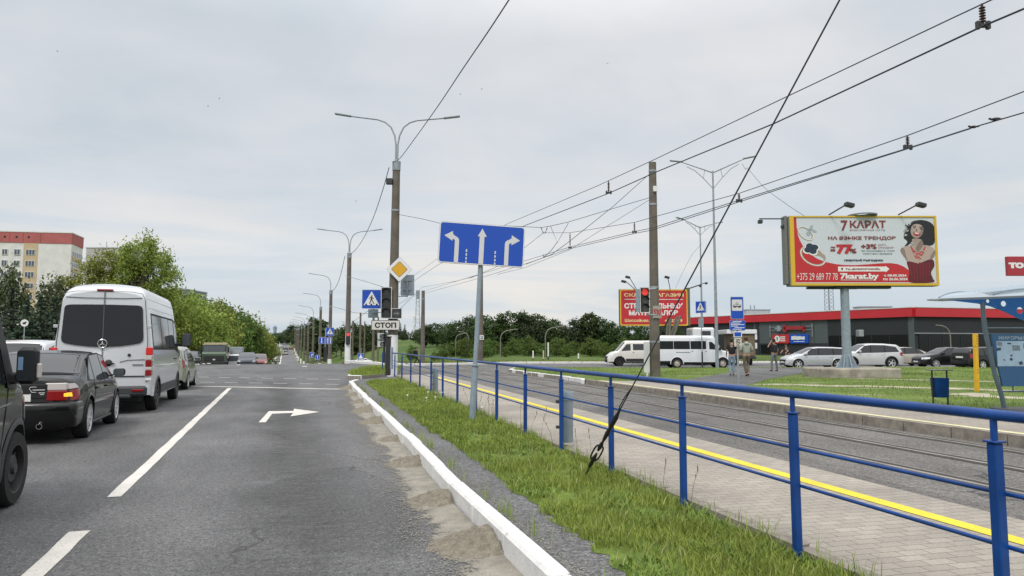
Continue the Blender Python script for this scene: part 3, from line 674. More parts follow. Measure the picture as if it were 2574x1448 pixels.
def bent_lamp(px, py, top, reach, lab, name='street_lamp', m=mat('lamp_taupe', (.20, .19, .165), .6), d=None, group='bent pipe lamps'):
    p = G(px, py, .0) if d is None else at(px, HZ, d)
    if d is not None: p.z = 0
    dd = (p - CAMP).dot(FW); h = EYE + (HZ - top) / FPX * dd; t = thing(name, lab, 'street lamp', (p.x, p.y, 0), -YAW, group)
    s = 1 if reach > 0 else -1; a = abs(reach)
    b = MB(); b.tube([(0, 0, -.1), (0, 0, h * .70), (s * a * .05, 0, h * .80), (s * a * .16, 0, h * .89), (s * a * .36, 0, h * .95), (s * a * .75, 0, h * .985)], .055, 8); b.build('pole', m, t, smooth=60)
    b = MB(); b.rbox(-.35, .35, -.1, .1, -.05, .04, .02); b.move(Matrix.Translation((s * a * .9, 0, h)) @ Matrix.Rotation(R(-6 * s), 4, 'Y')); b.build('lamp_head', m, t); return t
bent_lamp(1258, 903, 828, 1.85, 'short bent lamp before the trees, just right of the lane sign post')
bent_lamp(1371, 903, 820, 2.1, 'short bent lamp before the trees, nearer the white van')
bent_lamp(1145, 897, 838, 1.4, 'small bent lamp at the trees left of the lane sign post')
bent_lamp(1178, 898, 834, -1.2, 'small bent lamp leaning left close to the lane sign post')
bent_lamp(2390, 872, 818, -1.2, 'small white bent lamp before the dark shop wall', d=74)

# twin steel lamps right
def gull_lamp(p, h, span, lab, label_g, yaw, r=.085, dip=.7):
    t = thing('steel_lamp', lab, 'street lamp', p, yaw, label_g)
    b = MB(); b.cyl((0, 0, -.1), (0, 0, h), r * 1.35, r * .6, 12); b.build('pole', ZINC, t, smooth=50)
    for s in (-1, 1):
        b = MB(); b.tube([(0, 0, h - .12), (s * span * .8, 0, h + dip)], [.05, .035], 8)
        b.tube([(0, 0, h - dip * 1.7), (s * span * .22, 0, h - dip * .75), (s * span * .45, 0, h + dip * .1), (s * span * .66, 0, h + dip * .52)], .026, 6); b.tube([(s * span * .2, 0, h + dip * .15), (s * span * .24, 0, h - dip * .62)], .02, 6)
        a = b.build('lamp_arm', ZINC, t, smooth=50)
        b = MB(); b.rbox(-.42, .42, -.13, .13, -.035, .035, .02); b.move(Matrix.Translation((s * span * .93, 0, h + dip * 1.1)) @ Matrix.Rotation(R(-9 * s), 4, 'Y')); b.build('lamp_head', ZINC, a)
    return t
p = G(1803, 925, .1); d = (p - CAMP).dot(FW); gull_lamp(p, EYE + (HZ - 425) / FPX * d, 2.5, 'tall slim steel lamp with two straight gull wing arms right of the concrete pole', 'steel twin lamps', -YAW - R(12))
p = at(1766, HZ, 66); p.z = 0; gull_lamp(p, EYE + (HZ - 566) / FPX * 66, 2.6, 'lower slim steel twin lamp just left of the tall gull wing lamp', 'steel twin lamps', -YAW + R(28), dip=.5)
# ---------------------------------------------------------------- signs, signals
def facing(px, py, d): return at(px, py, d)
def sthing(name, label, cat, px, py, d, group=None, dyaw=0.0):
    t = thing(name, label, cat, at(px, py, d), -YAW + R(dyaw), group); t['mpp'] = d / FPX; del t['mpp']; return t
m_ = 36.0 / FPX
# priority diamond
t = sthing('priority_sign', 'yellow diamond priority sign with white border on the tallest lamp post', 'road sign', 1004, 677, 35.7, dyaw=6)
b = MB(); s = .64
def dia(s, r=.07):
    P = []; h = s / math.sqrt(2) ; q = frame_poly(-h, h, -h, h, r)
    return [((x - z) / math.sqrt(2) * 1.0, (x + z) / math.sqrt(2)) for x, z in q]
b.prism(dia(s), 0, .03, 'XZ'); b.flat(dia(s - .015), -.003, 'XZ', 1); b.build('panel', [ZINC, WHITE], t)
b = MB(); b.flat(dia(.41, .05), -.006, 'XZ', 0); b.flat(dia(.385, .05), -.009, 'XZ', 1); b.build('yellow_field', [BLACK, YELLOW], t)
b = MB(); b.cyl((-.0, .03, -.55), (-.0, .3, -.62), .025); b.cyl((0, .03, .3), (-.25, .35, .3), .025); b.build('bracket', ZINC, t)
# grey back of another sign
t = sthing('sign_back', 'grey unpainted back of a road sign beside the yellow diamond sign', 'road sign', 1024, 717, 37.2, dyaw=-8)
b = MB(); b.prism(frame_poly(-.36, .36, -.54, .54, .06), 0, .03, 'XZ'); b.build('panel', GREYPAINT, t)
b = MB(); b.rbox(-.04, .04, -.06, -.002, -.62, .3, .01); b.cyl((-.7, -.03, -.58), (0, -.03, -.58), .025); b.rbox(-.22, .22, -.04, -.002, .22, .27, .005); b.rbox(-.22, .22, -.04, -.002, -.27, -.22, .005); b.build('bracket', ZINC, t)

def walker(b, k=1.0, ox=0, oz=0, y=0, mi=0):
    """walking figure used on crossing signs, about 1 unit high"""
    b.flat([(ox + k * (.03 + .062 * math.cos(a)), oz + k * (.42 + .062 * math.sin(a))) for a in [2 * math.pi * i / 12 for i in range(12)]], y, 'XZ', mi)
    for pl in ([(-.06, .34), (.06, .35), (.10, .12), (.05, -.02), (-.09, -.02), (-.07, .12)], [(-.09, .02), (.06, .0), (-.04, -.18), (-.16, -.46), (-.25, -.43), (-.15, -.18)], [(.0, .0), (.07, .02), (.17, -.18), (.30, -.43), (.21, -.46), (.08, -.2)],
               [(-.06, .33), (-.02, .27), (-.15, .15), (-.22, .02), (-.27, .05), (-.19, .20)], [(.05, .34), (.09, .28), (.19, .17), (.27, .08), (.23, .04), (.13, .12)]):
        b.flat([(ox + k * x, oz + k * z) for x, z in pl], y, 'XZ', mi)
def crossing_sign(label, px, py, d, size, dyaw=0, group='blue pedestrian crossing signs', post=None, flip=False):
    t = sthing('crossing_sign', label, 'road sign', px, py, d, group, dyaw); h = size / 2
    board(t, -h, h, -h, h, .05 * size, .022 * size)
    b = MB(); b.flat([(-h * .80, -h * .62), (h * .80, -h * .62), (0, h * .82)], -.008, 'XZ', 0)
    f = MB(); walker(f, size * .52 * .95, 0, -size * .02, -.011, 0)
    for x in (-.56, -.02, .56): f.flat([(h * (x - .10), -h * .62), (h * (x + .10), -h * .62), (h * (x * .93 + .07), -h * .47), (h * (x * .93 - .07), -h * .47)], -.0115, 'XZ', 0)
    if flip: f.v = [(-x, y, z) for x, y, z in f.v]
    tri = b.build('triangle', WHITE, t); f.build('figure', BLACK, t)
    if post:
        b = MB(); b.cyl((post[0], .05, post[1]), (post[0], .05, post[2]), .035, n=10); b.build('post', ZINC, t, smooth=40)
    return t
crossing_sign('blue crossing sign mounted left of the black traffic light on the tallest lamp post', 934, 752, 35.9, .97, dyaw=4)
t = sthing('sign_back', 'small grey back plate below the blue crossing sign beside the traffic light', 'road sign', 938, 788, 36.6)
b = MB(); b.prism(frame_poly(-.26, .26, -.22, .22, .03), 0, .02, 'XZ'); b.build('panel', GREYPAINT, t)
b = MB(); b.cyl((.0, -.02, .05), (.8, -.02, .05), .025); b.build('bracket', ZINC, t)

def lens(b, cx_, cz_, r, y, mi=0, n=20): b.flat([(cx_ + r * math.cos(2 * math.pi * i / n), cz_ + r * math.sin(2 * math.pi * i / n)) for i in range(n)], y, 'XZ', mi)
OFFL = mat('dark_lens', (0.045, 0.048, 0.05), 0.25); OFFG = mat('grey_lens', (0.10, 0.10, 0.098), 0.3)
REDL = mat('red_light', (0.9, 0.05, 0.03), 0.4, emit=(1.0, 0.09, 0.06, .3))
HOUS = mat('signal_housing', (0.022, 0.023, 0.025), 0.45); TRIM = mat('signal_trim', (0.55, 0.56, 0.55), 0.5)
def signal(label, px, py, d, w_, h_, lit, off, dyaw=0, depth=.22, frame=True):
    t = sthing('traffic_light', label, 'traffic light', px, py, d, None, dyaw); r = min(w_ * .40, h_ / 6.6)
    b = MB(); b.rbox(-w_ / 2, w_ / 2, 0, depth, -h_ / 2, h_ / 2, .03); b.build('housing', HOUS, t, smooth=30)
    if frame:
        b = MB(); f = .035
        for x0, x1, z0, z1 in ((-w_ / 2 - f, -w_ / 2, -h_ / 2 - f, h_ / 2 + f), (w_ / 2, w_ / 2 + f, -h_ / 2 - f, h_ / 2 + f), (-w_ / 2, w_ / 2, h_ / 2, h_ / 2 + f), (-w_ / 2, w_ / 2, -h_ / 2 - f, -h_ / 2)): b.box(x0, x1, .0, .03, z0, z1)
        b.build('white_frame', TRIM, t)
    for i in range(3):
        z = h_ / 2 - h_ / 6 - i * h_ / 3; b = MB(); b.lathe([(0, -.012), (r * .6, -.010), (r, .0)], (0, -.002, z), 'Y', 22)
        l_ = b.build('lens', lit if (i == 0 and lit) else off, t, smooth=60)
        v = MB(); rows = [[(r * 1.07 * math.cos(R(a)), y, z + r * 1.07 * math.sin(R(a))) for a in range(0, 181, 15)] for y in (0, -.16)]; v.grid(rows)
        rows = [[(r * 1.13 * math.cos(R(a)), y, z + r * 1.13 * math.sin(R(a))) for a in range(180, -1, -15)] for y in (0, -.16)]; v.grid(rows); v.build('visor', HOUS, t)
    return t
t = signal('black traffic light with dark lenses and white edge on the tallest lamp post', 971, 761, 35.5, .47, 1.50, None, OFFL, 4)
t = sthing('arrow_signal', 'small square traffic light section with a dark right arrow', 'traffic light', 997, 788, 35.5, None, 4)
b = MB(); b.rbox(-.23, .23, 0, .2, -.23, .23, .02); b.build('housing', HOUS, t)
b = MB()
for x0, x1, z0, z1 in ((-.26, -.23, -.26, .26), (.23, .26, -.26, .26), (-.23, .23, .23, .26), (-.23, .23, -.26, -.23)): b.box(x0, x1, 0, .03, z0, z1)
b.build('white_frame', TRIM, t)
b = MB(); lens(b, 0, 0, .19, -.003); l_ = b.build('lens', OFFL, t)
b = MB(); b.flat([(-.14, -.035), (.02, -.035), (.02, -.09), (.15, 0), (.02, .09), (.02, .035), (-.14, .035)], -.006); b.build('arrow', mat('dim_arrow', (.16, .17, .17), .4), t)
t = sthing('stop_plate', 'white rectangular plate reading СТОП under the traffic light', 'sign', 969, 817.5, 35.4, None, 2)
board(t, -.70, .70, -.25, .25, .04, .03, face=mat('plate_white', (.60, .59, .55), .6), rim=BLACK)
put_text(t, 'СТОП', 0, 0, .27, 1.05, BLACK, -.010, .012)
t = sthing('pedestrian_signal', 'pair of small white pedestrian signal heads below the СТОП plate', 'traffic light', 960, 852, 35.9, None, 40)
for z in (.12, -.26):
    b = MB(); b.rbox(-.14, .14, 0, .2, z - .15, z + .17, .02); hsg = b.build('housing', WHITE, t)
    b = MB(); b.lathe([(.10, .02), (.12, -.14)], (0, 0, z), 'Y', 16); b.build('visor', HOUS, t)
b = MB(); b.rbox(.14, .22, .05, .12, -1.2, .5, .005); b.build('bracket', DARKMETAL, t)
t = thing('control_cabinet', 'slim dark control cabinet on the ground beside the white pole base', 'cabinet', G(974, 944, .15), -YAW)
b = MB(); b.rbox(-.10, .10, 0, .3, 0, 1.75, .02); b.rbox(-.13, .13, -.03, .33, 1.75, 1.8, .01); b.build('housing', HOUS, t); b = MB(); b.rbox(.101, .22, .02, .2, .3, 1.3, .01); b.build('door', GREYPAINT, t)

# signs across the junction
crossing_sign('blue crossing sign on a thin post across the junction beside the second lamp post', 829.5, 834, 64, .74, group='blue pedestrian crossing signs')
t = sthing('lane_plate', 'pair of blue plates with white up and down arrows beside the second lamp post', 'road sign', 818, 856, 64)
board(t, -.60, -.05, -.30, .30, .03, .02, name='panel'); board(t, .05, .60, -.30, .30, .03, .02, name='panel')
b = MB(); b.flat([(-.37, .24), (-.30, .24), (-.30, -.10), (-.25, -.10), (-.335, -.24), (-.42, -.10), (-.37, -.10)], -.008); b.build('arrow', WHITE, t)
for x in (.22, .45):
    b = MB(); b.flat([(x - .035, -.24), (x + .035, -.24), (x + .035, .10), (x + .085, .10), (x, .24), (x - .085, .10), (x - .035, .10)], -.008); b.build('arrow', WHITE, t)
b = MB(); b.cyl((-.02, .06, -2.0), (-.02, .06, 1.1), .045, n=10); b.build('post', ZINC, t); b = MB(); b.rbox(-.14, .10, .0, .2, -1.9, -.55, .02); b.build('control_box', HOUS, t)
t = sthing('traffic_light', 'small red and white traffic light behind the second lamp post', 'traffic light', 875, 850, 66)
b = MB(); b.rbox(-.2, .2, 0, .2, -.6, .55, .02); b.build('housing', HOUS, t); b = MB(); b.box(-.24, -.2, -.01, .03, -.64, .6); b.box(.2, .24, -.01, .03, -.64, .6); b.build('white_frame', TRIM, t); b = MB(); lens(b, 0, .34, .15, -.004); b.build('lens', REDL, t)
t = sthing('roundabout_plate', 'little white road sign with black figure standing in the far grass', 'road sign', 907, 896, 66); board(t, -.28, .28, -.28, .28, .03, .02, face=BLUESIGN); b = MB(); b.flat([(-.2, -.2), (.2, -.2), (0, .22)], -.008); b.build('triangle', WHITE, t); b = MB(); b.cyl((0, .04, -1.0), (0, .04, .8), .03); b.build('post', ZINC, t)
t = sthing('parking_plate', 'small blue plate with curved white arrow low among the far posts', 'road sign', 784, 892, 92); board(t, -.28, .28, -.34, .34, .03, .03); b = MB(); b.flat([(-.06, -.26), (.02, -.26), (.02, .02), (.12, .02), (.12, -.06), (.2, .08), (.12, .22), (.12, .12), (-.06, .12)], -.008); b.build('arrow', WHITE, t); b = MB(); b.cyl((0, .04, -.7), (0, .04, .3), .03); b.build('post', ZINC, t)
t = sthing('direction_plate', 'small blue plate with upright white arrow right of the curved arrow plate', 'road sign', 798, 898, 90); board(t, -.25, .25, -.30, .30, .03, .03); b = MB(); b.flat([(-.03, -.24), (.03, -.24), (.03, .08), (.1, .08), (0, .24), (-.1, .08), (-.03, .08)], -.008); b.build('arrow', WHITE, t); b = MB(); b.cyl((0, .04, -.7), (0, .04, .3), .03); b.build('post', ZINC, t)

# signal on the bare pole, tram stop
t = signal('traffic light showing red on the bare concrete pole before the minibus', 1621, 754, 30.3, .36, 1.02, REDL, OFFG, 5, .2)
b = MB(); b.rbox(-.34, -.215, .05, .22, -.5, .47, .01); b.build('side_head', GREYPAINT, t); b = MB(); b.cyl((.1, .12, .45), (.55, .2, .5), .03); b.cyl((.1, .12, -.62), (.55, .2, -.62), .03); b.build('bracket', ZINC, t)
p = G(1857, 966, .15); d = (p - CAMP).dot(FW); k = d / FPX
t = thing('tram_stop_sign', 'blue tram stop sign with tram pictogram and timetable plates on a thin post', 'sign', p, -YAW)
z = lambda y: EYE + (HZ - y) * k - .15
b = MB(); b.cyl((0, .03, -.1), (0, .03, z(747)), .032, n=12); b.build('post', ZINC, t, smooth=40)
board(t, -.235, .235, z(802), z(745), .03, .012, y=-.03)
b = MB(); b.flat(frame_poly(-.185, .185, z(781), z(752.5), .03), -.038); pic = b.build('pictogram', SIGNWHITE, t); zc2 = z(768)
b = MB(); b.flat(frame_poly(-.15, .15, zc2 - .045, zc2 + .035, .03), -.041, 'XZ', 0); b.flat(frame_poly(-.13, .13, zc2 - .012, zc2 + .02, .012), -.0435, 'XZ', 1)
for x in (-.08, .08): b.flat(frame_poly(x - .045, x + .045, zc2 - .068, zc2 - .04, .01), -.041)
b.flat([(-.055, zc2 + .08), (0, zc2 + .125), (.055, zc2 + .08), (.042, zc2 + .08), (0, zc2 + .11), (-.042, zc2 + .08)], -.041); b.flat([(-.055, zc2 + .08), (0, zc2 + .035), (.055, zc2 + .08), (.042, zc2 + .08), (0, zc2 + .05), (-.042, zc2 + .08)], -.0412)
b.build('tram_figure', [BLACK, SIGNWHITE], pic)
board(t, -.28, .28, z(831), z(805), .06, .006, y=-.03, name='name_plate')
b = MB()
for i, (x0, x1) in enumerate(((-.17, .16), (-.24, .1), (-.25, .24), (-.24, .02), (-.1, .24), (-.18, .14))): b.box(x0, x1, -.0385, -.0375, z(808 + i * 3.9) - .011, z(808 + i * 3.9) + .011)
b.build('timetable_line', WHITE, t)['kind'] = 'stuff'
board(t, -.15, .15, z(848), z(833), .015, .03, y=-.03, name='route_plate')
board(t, -.13, .13, z(871), z(850), .01, .005, y=-.03, face=mat('notice_white', (.62, .6, .55), .6), name='notice_plate')
b = MB(); ring = [(.075 * math.cos(a), z(860) + .075 * math.sin(a)) for a in [2 * math.pi * i / 24 for i in range(25)]]; b.tube([(x, -.04, q) for x, q in ring], .008, 6, False); b.tube([(-.052, -.041, z(860) + .052), (.052, -.041, z(860) - .052)], .008, 6); b.box(-.045, .045, -.0405, -.0395, z(860) - .012, z(860) + .012); b.build('prohibition_ring', BLACK, t)
b = MB(); b.box(-.09, .09, -.0405, -.0395, z(853.3) - .008, z(853.3) + .008); b.box(-.09, .09, -.0405, -.0395, z(868) - .008, z(868) + .008); b.build('notice_line', BLACK, t)['kind'] = 'stuff'
# crossing sign in the right background
t = crossing_sign('blue crossing sign on a thin dark footed post between the two steel twin lamps', 1760.5, 772, 47, .78, dyaw=-52)
q = board(t, -.36, .36, -.38, .38, .04, .02, y=.12, name='rear_panel')
b = MB(); zb = .0 - (at(0, 772, 47).z - .02); b.cyl((0, .08, zb + 1.1), (0, .08, -.38), .03, n=10); b.build('post', ZINC, t); b = MB(); b.cyl((0, .08, zb), (0, .08, zb + 1.1), .05, n=10); b.build('post_foot', HOUS, t); b = MB(); b.rbox(-.2, .2, .0, .06, -1.35, -.75, .02); b.build('lower_plate', GREYPAINT, t)

# marker posts on the far verge
for px, y0, y1, col, lab in ((1340, 881, 904, WHITE, 'short white marker post with black foot on the far verge'), (1378, 861, 893, WHITE, 'taller white marker column beside the bent lamp on the far verge'), (1366, 880, 905, mat('cream_post', (.5, .46, .3), .7), 'cream marker post at the foot of the bent lamp'), (1454, 888, 905, WHITE, 'small white marker post just left of the white van')):
    p = G(px, 905, 0); dd = (p - CAMP).dot(FW); t = thing('marker_post', lab, 'marker post', (p.x, p.y, -.02), -YAW, 'marker posts on the far verge'); h = (905 - y0) * dd / FPX
    b = MB(); b.rbox(-.07, .07, -.07, .07, .12, h, .01); b.build('column', col, t); b = MB(); b.rbox(-.072, .072, -.072, .072, 0, .12 if col != WHITE else h * .22, .01); b.build('foot', HOUS, t)

# ---------------------------------------------------------------- advertising boards
def flood(parent, x, z, rise, reach, y0=0.0):
    b = MB(); b.tube([(x, y0, z), (x + reach * .9, y0 - 1.0, z + rise)], .03, 6); a = b.build('lamp_arm', DARKMETAL, parent); b = MB(); b.rbox(-.19, .19, -.14, .14, -.13, .05, .03); b.move(Matrix.Translation((x + reach, y0 - 1.05, z + rise - .03)) @ Matrix.Rotation(R(15), 4, 'Y')); b.build('lamp_head', DARKMETAL, a)
dB = 31.0; kB = dB / FPX
o = at(2138, 920, dB); gz = .15
t = thing('billboard', 'wide red and pale jewellery advertising billboard on a single grey column', 'billboard', (o.x, o.y, gz), -YAW)
DHB = (o - CAMP).dot(Vector((math.sin(YAW), math.cos(YAW), 0)))
def fwd(py): return math.cos(PIT) - math.sin(PIT) * (CY - py) / FPX
X = lambda px: (px - CX) / FPX * DHB / fwd(632) - (2138 - CX) / FPX * DHB / fwd(920)
Z = lambda py: EYE + DHB * (math.sin(PIT) + math.cos(PIT) * (CY - py) / FPX) / fwd(py) - gz
BF = mat('board_edge', (.16, .165, .15), .6); OCH = mat('board_frame_yellow', (.62, .40, .03), .5)
b = MB(); b.rbox(X(1984), X(2357), .0, .5, Z(719), Z(543), .03); b.rbox(X(1984) - .12, X(1984) - .01, .1, .55, Z(714), Z(541), .02); b.build('case', BF, t)
b = MB(); x0, x1, z0, z1 = X(1986), X(2356), Z(718), Z(543)
for q in ((x0, X(1996.5), z0, z1), (X(2350.5), x1, z0, z1), (X(1996.5), X(2350.5), z0, Z(712.5)), (X(1996.5), X(2350.5), Z(546.5), z1)): b.box(q[0], q[1], -.05, -.001, q[2], q[3])
b.build('frame', OCH, t)
b = MB(); b.lathe([(.20, 0), (.175, Z(722))], (0, .3, 0), n=16); b.build('column', GREYPAINT, t, smooth=40)
b = MB()
for i in range(8):
    a = R(45 * i); c, s = math.cos(a), math.sin(a); b.add([(.19 * c - .02 * s, .3 + .19 * s + .02 * c, .43), (.44 * c - .02 * s, .3 + .44 * s + .02 * c, .43), (.19 * c - .02 * s, .3 + .19 * s + .02 * c, 1.0), (.19 * c + .02 * s, .3 + .19 * s - .02 * c, .43), (.44 * c + .02 * s, .3 + .44 * s - .02 * c, .43), (.19 * c + .02 * s, .3 + .19 * s - .02 * c, 1.0)], [(0, 1, 2), (5, 4, 3), (0, 3, 4, 1), (1, 4, 5, 2), (2, 5, 3, 0)])
b.cyl((0, .3, .40), (0, .3, .44), .46, n=16); b.build('column_foot', GREYPAINT, t)
b = MB(); b.rbox(X(2151), X(2163), -.02, .3, Z(846), Z(829), .02); b.build('meter_box', ZINC, t)
b = MB(); b.rbox(X(2040), X(2170), .5, .75, Z(724), Z(718), .02); b.rbox(X(2100), X(2240), .1, .4, Z(725), Z(719), .02); b.build('support_beam', DARKMETAL, t)
BLOCKC = mat('block_concrete', (.30, .275, .23), .95, var=.4, vscale=2.2, bump=.6, bscale=18)
b = MB(); b.rbox(X(2036), X(2231), -.75, 1.3, -.1, .41, .05); tag(b.build('concrete_block', BLOCKC, None, smooth=30), 'long weathered concrete foundation block under the jewellery billboard column', 'concrete block'); cb = bpy.data.objects['concrete_block']; cb.location = t.location; cb.rotation_euler = t.rotation_euler
flood(t, X(2087), Z(540), .30, .42); flood(t, X(2262), Z(540), .30, .42)
b = MB(); b.tube([(X(1984), .2, Z(548)), (X(1915), .2, Z(548))], .03, 6); b.rbox(X(1913) - .02, X(1922), .1, .3, Z(560), Z(551), .02); b.build('side_lamp', DARKMETAL, t)
b = MB(); b.rbox(X(1972), X(1981), .2, .4, Z(571), Z(563), .02); b.build('side_lamp', DARKMETAL, t)
b = MB(); b.lathe([(.6, 0), (.62, .06), (.3, .12)], (X(2178), .25, Z(541)), n=16); b.build('cap', ZINC, t)
# the poster: flat printed shapes laid on each other
PALE = mat('poster_pale', (.55, .595, .64), .5); PRED = mat('poster_red', (.47, .022, .03), .5); PDK = mat('poster_darkred', (.20, .035, .035), .5); PNAVY = mat('poster_navy', (.02, .035, .065), .5)
SKIN_P = mat('poster_skin', (.42, .33, .29), .5); SKIN_S = mat('poster_skin_shade', (.24, .18, .16), .5); PHAIR = mat('poster_hair', (.015, .016, .02), .5); PGOLD = mat('poster_gold', (.34, .29, .22), .45); PWHITE = mat('poster_white', (.72, .72, .71), .5); PDRESS = mat('poster_dress', (.10, .012, .02), .5); PDR2 = mat('poster_dress_light', (.19, .014, .022), .5)
def bz(zx, zy): return (X(1960 + zx / 5.568), Z(500 + zy / 5.568))
lay = [0]
def ply(b, pts, mi, dy):
    b.flat([bz(*p) for p in pts], -.012 - dy, 'XZ', mi)
def smooth_closed(pts, n=5):
    out = []; N = len(pts)
    for i in range(N):
        p0, p1, p2, p3 = pts[i - 1], pts[i], pts[(i + 1) % N], pts[(i + 2) % N]
        for k in range(n):
            s = k / n; out.append(tuple(.5 * (2 * p1[j] + (p2[j] - p0[j]) * s + (2 * p0[j] - 5 * p1[j] + 4 * p2[j] - p3[j]) * s * s + (3 * p1[j] - p0[j] - 3 * p2[j] + p3[j]) * s ** 3) for j in (0, 1)))
    return out
b = MB()
ply(b, [(205, 255), (2180, 255), (2180, 1180), (205, 1180)], 0, 0)
ply(b, [(205, 255), (245, 255), (247, 400), (258, 500), (285, 580), (340, 690), (420, 770), (520, 838), (640, 885), (780, 914), (900, 926), (1050, 928), (1200, 918), (1400, 902), (1540, 899), (1640, 912), (1720, 945), (1790, 995), (1806, 1030), (1806, 1168), (205, 1168)], 1, .003)
ply(b, [(805, 948), (1465, 948), (1465, 935), (1522, 982), (1465, 1030), (1465, 1016), (805, 1016)], 2, .006)
poster = b.build('poster', [PALE, PRED, PWHITE], t)
# rings
def ringpoly(b, c, rx, ry, rot, wd, mi, dy, y_off=0, a0=0, a1=360):
    n = 40; o_, i_ = [], []
    for k in range(n + 1):
        a = R(a0 + (a1 - a0) * k / n); ca, sa = math.cos(R(rot)), math.sin(R(rot))
        for lst, e in ((o_, 0), (i_, wd)):
            x, y = (rx - e) * math.cos(a), (ry - e * .8) * math.sin(a); lst.append((c[0] + x * ca - y * sa, c[1] + x * sa + y * ca))
    for k in range(n): ply(b, [o_[k], o_[k + 1], i_[k + 1], i_[k]], mi, dy)
b = MB(); ringpoly(b, (365, 487), 130, 78, 40, 26, 0, .006); ringpoly(b, (372, 480), 126, 74, 40, 12, 1, .009)
for c, rx, ry, rot in (((450, 405), 42, 20, -70), ((488, 452), 36, 18, 20), ((415, 430), 40, 15, 15), ((405, 490), 32, 26, 60)):
    pts = [(c[0] + rx * math.cos(a) * math.cos(R(rot)) - ry * math.sin(a) * math.sin(R(rot)), c[1] + rx * math.cos(a) * math.sin(R(rot)) + ry * math.sin(a) * math.cos(R(rot))) for a in [2 * math.pi * i / 14 for i in range(14)]]
    ply(b, pts, 2, .010)
b.build('butterfly_ring', [PGOLD, PWHITE, mat('poster_silver', (.33, .38, .42), .45)], poster)
b = MB(); ringpoly(b, (460, 800), 195, 128, 28, 34, 0, .006); ringpoly(b, (462, 798), 188, 122, 28, 12, 1, .009)
def quat(c, r, q):
    pts = []
    for i in range(48):
        a = 2 * math.pi * i / 48; rr = r * (1 + q * abs(math.cos(2 * a + .9))); pts.append((c[0] + rr * math.cos(a) * 1.12, c[1] + rr * math.sin(a) * .85))
    return pts
ply(b, quat((440, 705), 78, .42), 1, .011); ply(b, quat((440, 697), 66, .42), 2, .014)
ply(b, smooth_closed([(455, 740), (560, 745), (630, 800), (625, 850), (560, 800), (470, 790)]), 0, .010); b.build('clover_ring', [PGOLD, PWHITE, PNAVY], poster)
# laughing woman in a red dress
b = MB()
hair = smooth_closed([(1830, 380), (1880, 320), (1980, 296), (2080, 310), (2150, 350), (2180, 420), (2178, 560), (2150, 640), (2060, 660), (1960, 640), (1860, 600), (1800, 650), (1745, 665), (1790, 600), (1740, 545), (1800, 500), (1745, 480), (1820, 440), (1768, 360)])
ply(b, hair, 0, .004)
for k in range(46):
    a = rnd.uniform(2.2, 4.6) if k < 34 else rnd.uniform(-.6, .4); c = (1935 + math.cos(a) * rnd.uniform(130, 190), 490 - math.sin(-a) * rnd.uniform(120, 190) * (1 if k < 34 else .6)); ringpoly(b, c, rnd.uniform(12, 26), rnd.uniform(8, 18), rnd.uniform(0, 180), 6, 0, .005 + k * 1e-5, a0=rnd.uniform(0, 120), a1=rnd.uniform(200, 340))
b.build('printed_hair', PHAIR, poster)
b = MB()
ply(b, smooth_closed([(1860, 560), (1985, 570), (2010, 640), (2080, 655), (2150, 690), (2172, 760), (2140, 800), (2080, 880), (1910, 905), (1775, 880), (1740, 800), (1690, 740), (1700, 690), (1770, 660), (1860, 650)]), 0, .007)
ply(b, smooth_closed([(1985, 575), (2010, 640), (1960, 720), (1930, 745), (1900, 700), (1930, 640)]), 1, .009)
ply(b, smooth_closed([(1868, 375), (1930, 352), (1995, 372), (2020, 425), (2000, 500), (1950, 545), (1890, 545), (1848, 500), (1842, 440)]), 0, .012)
ply(b, smooth_closed([(1990, 380), (2020, 425), (2000, 500), (1950, 545), (1970, 480), (1985, 430)]), 1, .014)
ply(b, smooth_closed([(1690, 740), (1705, 690), (1740, 700), (1760, 790), (1780, 870)]), 1, .010); ply(b, smooth_closed([(2165, 720), (2160, 800), (2090, 870), (2110, 790)]), 1, .010)
b.build('printed_skin', [SKIN_P, SKIN_S], poster)
b = MB(); ply(b, smooth_closed([(1876, 470), (1920, 462), (1968, 480), (1950, 515), (1910, 520), (1885, 500)]), 0, .017); ply(b, smooth_closed([(1890, 476), (1920, 470), (1955, 482), (1945, 494), (1905, 488)]), 1, .019)
for e in ([(1872, 405), (1905, 398), (1918, 410), (1890, 412)], [(1965, 415), (2000, 412), (2012, 428), (1985, 432)], [(1870, 385), (1915, 376), (1920, 384), (1875, 393)], [(1960, 392), (2005, 392), (2012, 404), (1965, 400)], [(1920, 415), (1935, 445), (1915, 448)]): ply(b, e, 2, .017)
b.build('printed_face', [PRED, PWHITE, PHAIR], poster)
b = MB(); ply(b, smooth_closed([(1772, 880), (1850, 885), (1920, 905), (2000, 880), (2080, 850), (2140, 860), (2150, 940), (2100, 1030), (2120, 1110), (2120, 1168), (1806, 1168), (1800, 1030), (1785, 960)]), 0, .013)
for x in range(7): ply(b, [(1800 + x * 45, 890 + abs(x - 3) * 4), (1822 + x * 45, 892 + abs(x - 3) * 4), (1835 + x * 40, 1150 - x * 10), (1825 + x * 40, 1150 - x * 10)], 1, .015)
for k in range(60):
    s = k / 59; cx_ = 1835 + 200 * s; cy_ = 670 + 190 * math.sin(math.pi * s) * rnd.uniform(.45, 1.0); ply(b, [(cx_ - 8, cy_), (cx_, cy_ - 9), (cx_ + 8, cy_), (cx_, cy_ + 12)], 2, .0145 + k * 2e-5)
b.build('printed_dress', [PDRESS, PDR2, PRED], poster)
def bt(s, x0, x1, yc, h, m, bold=0.0, dy=.02, name='lettering'):
    (xa, zc3), (xb, _) = bz(x0, yc), bz(x1, yc); put_text(t, s, (xa + xb) / 2, zc3, h / 5.568 * kB, xb - xa, m, -.012 - dy, bold, name).parent = poster
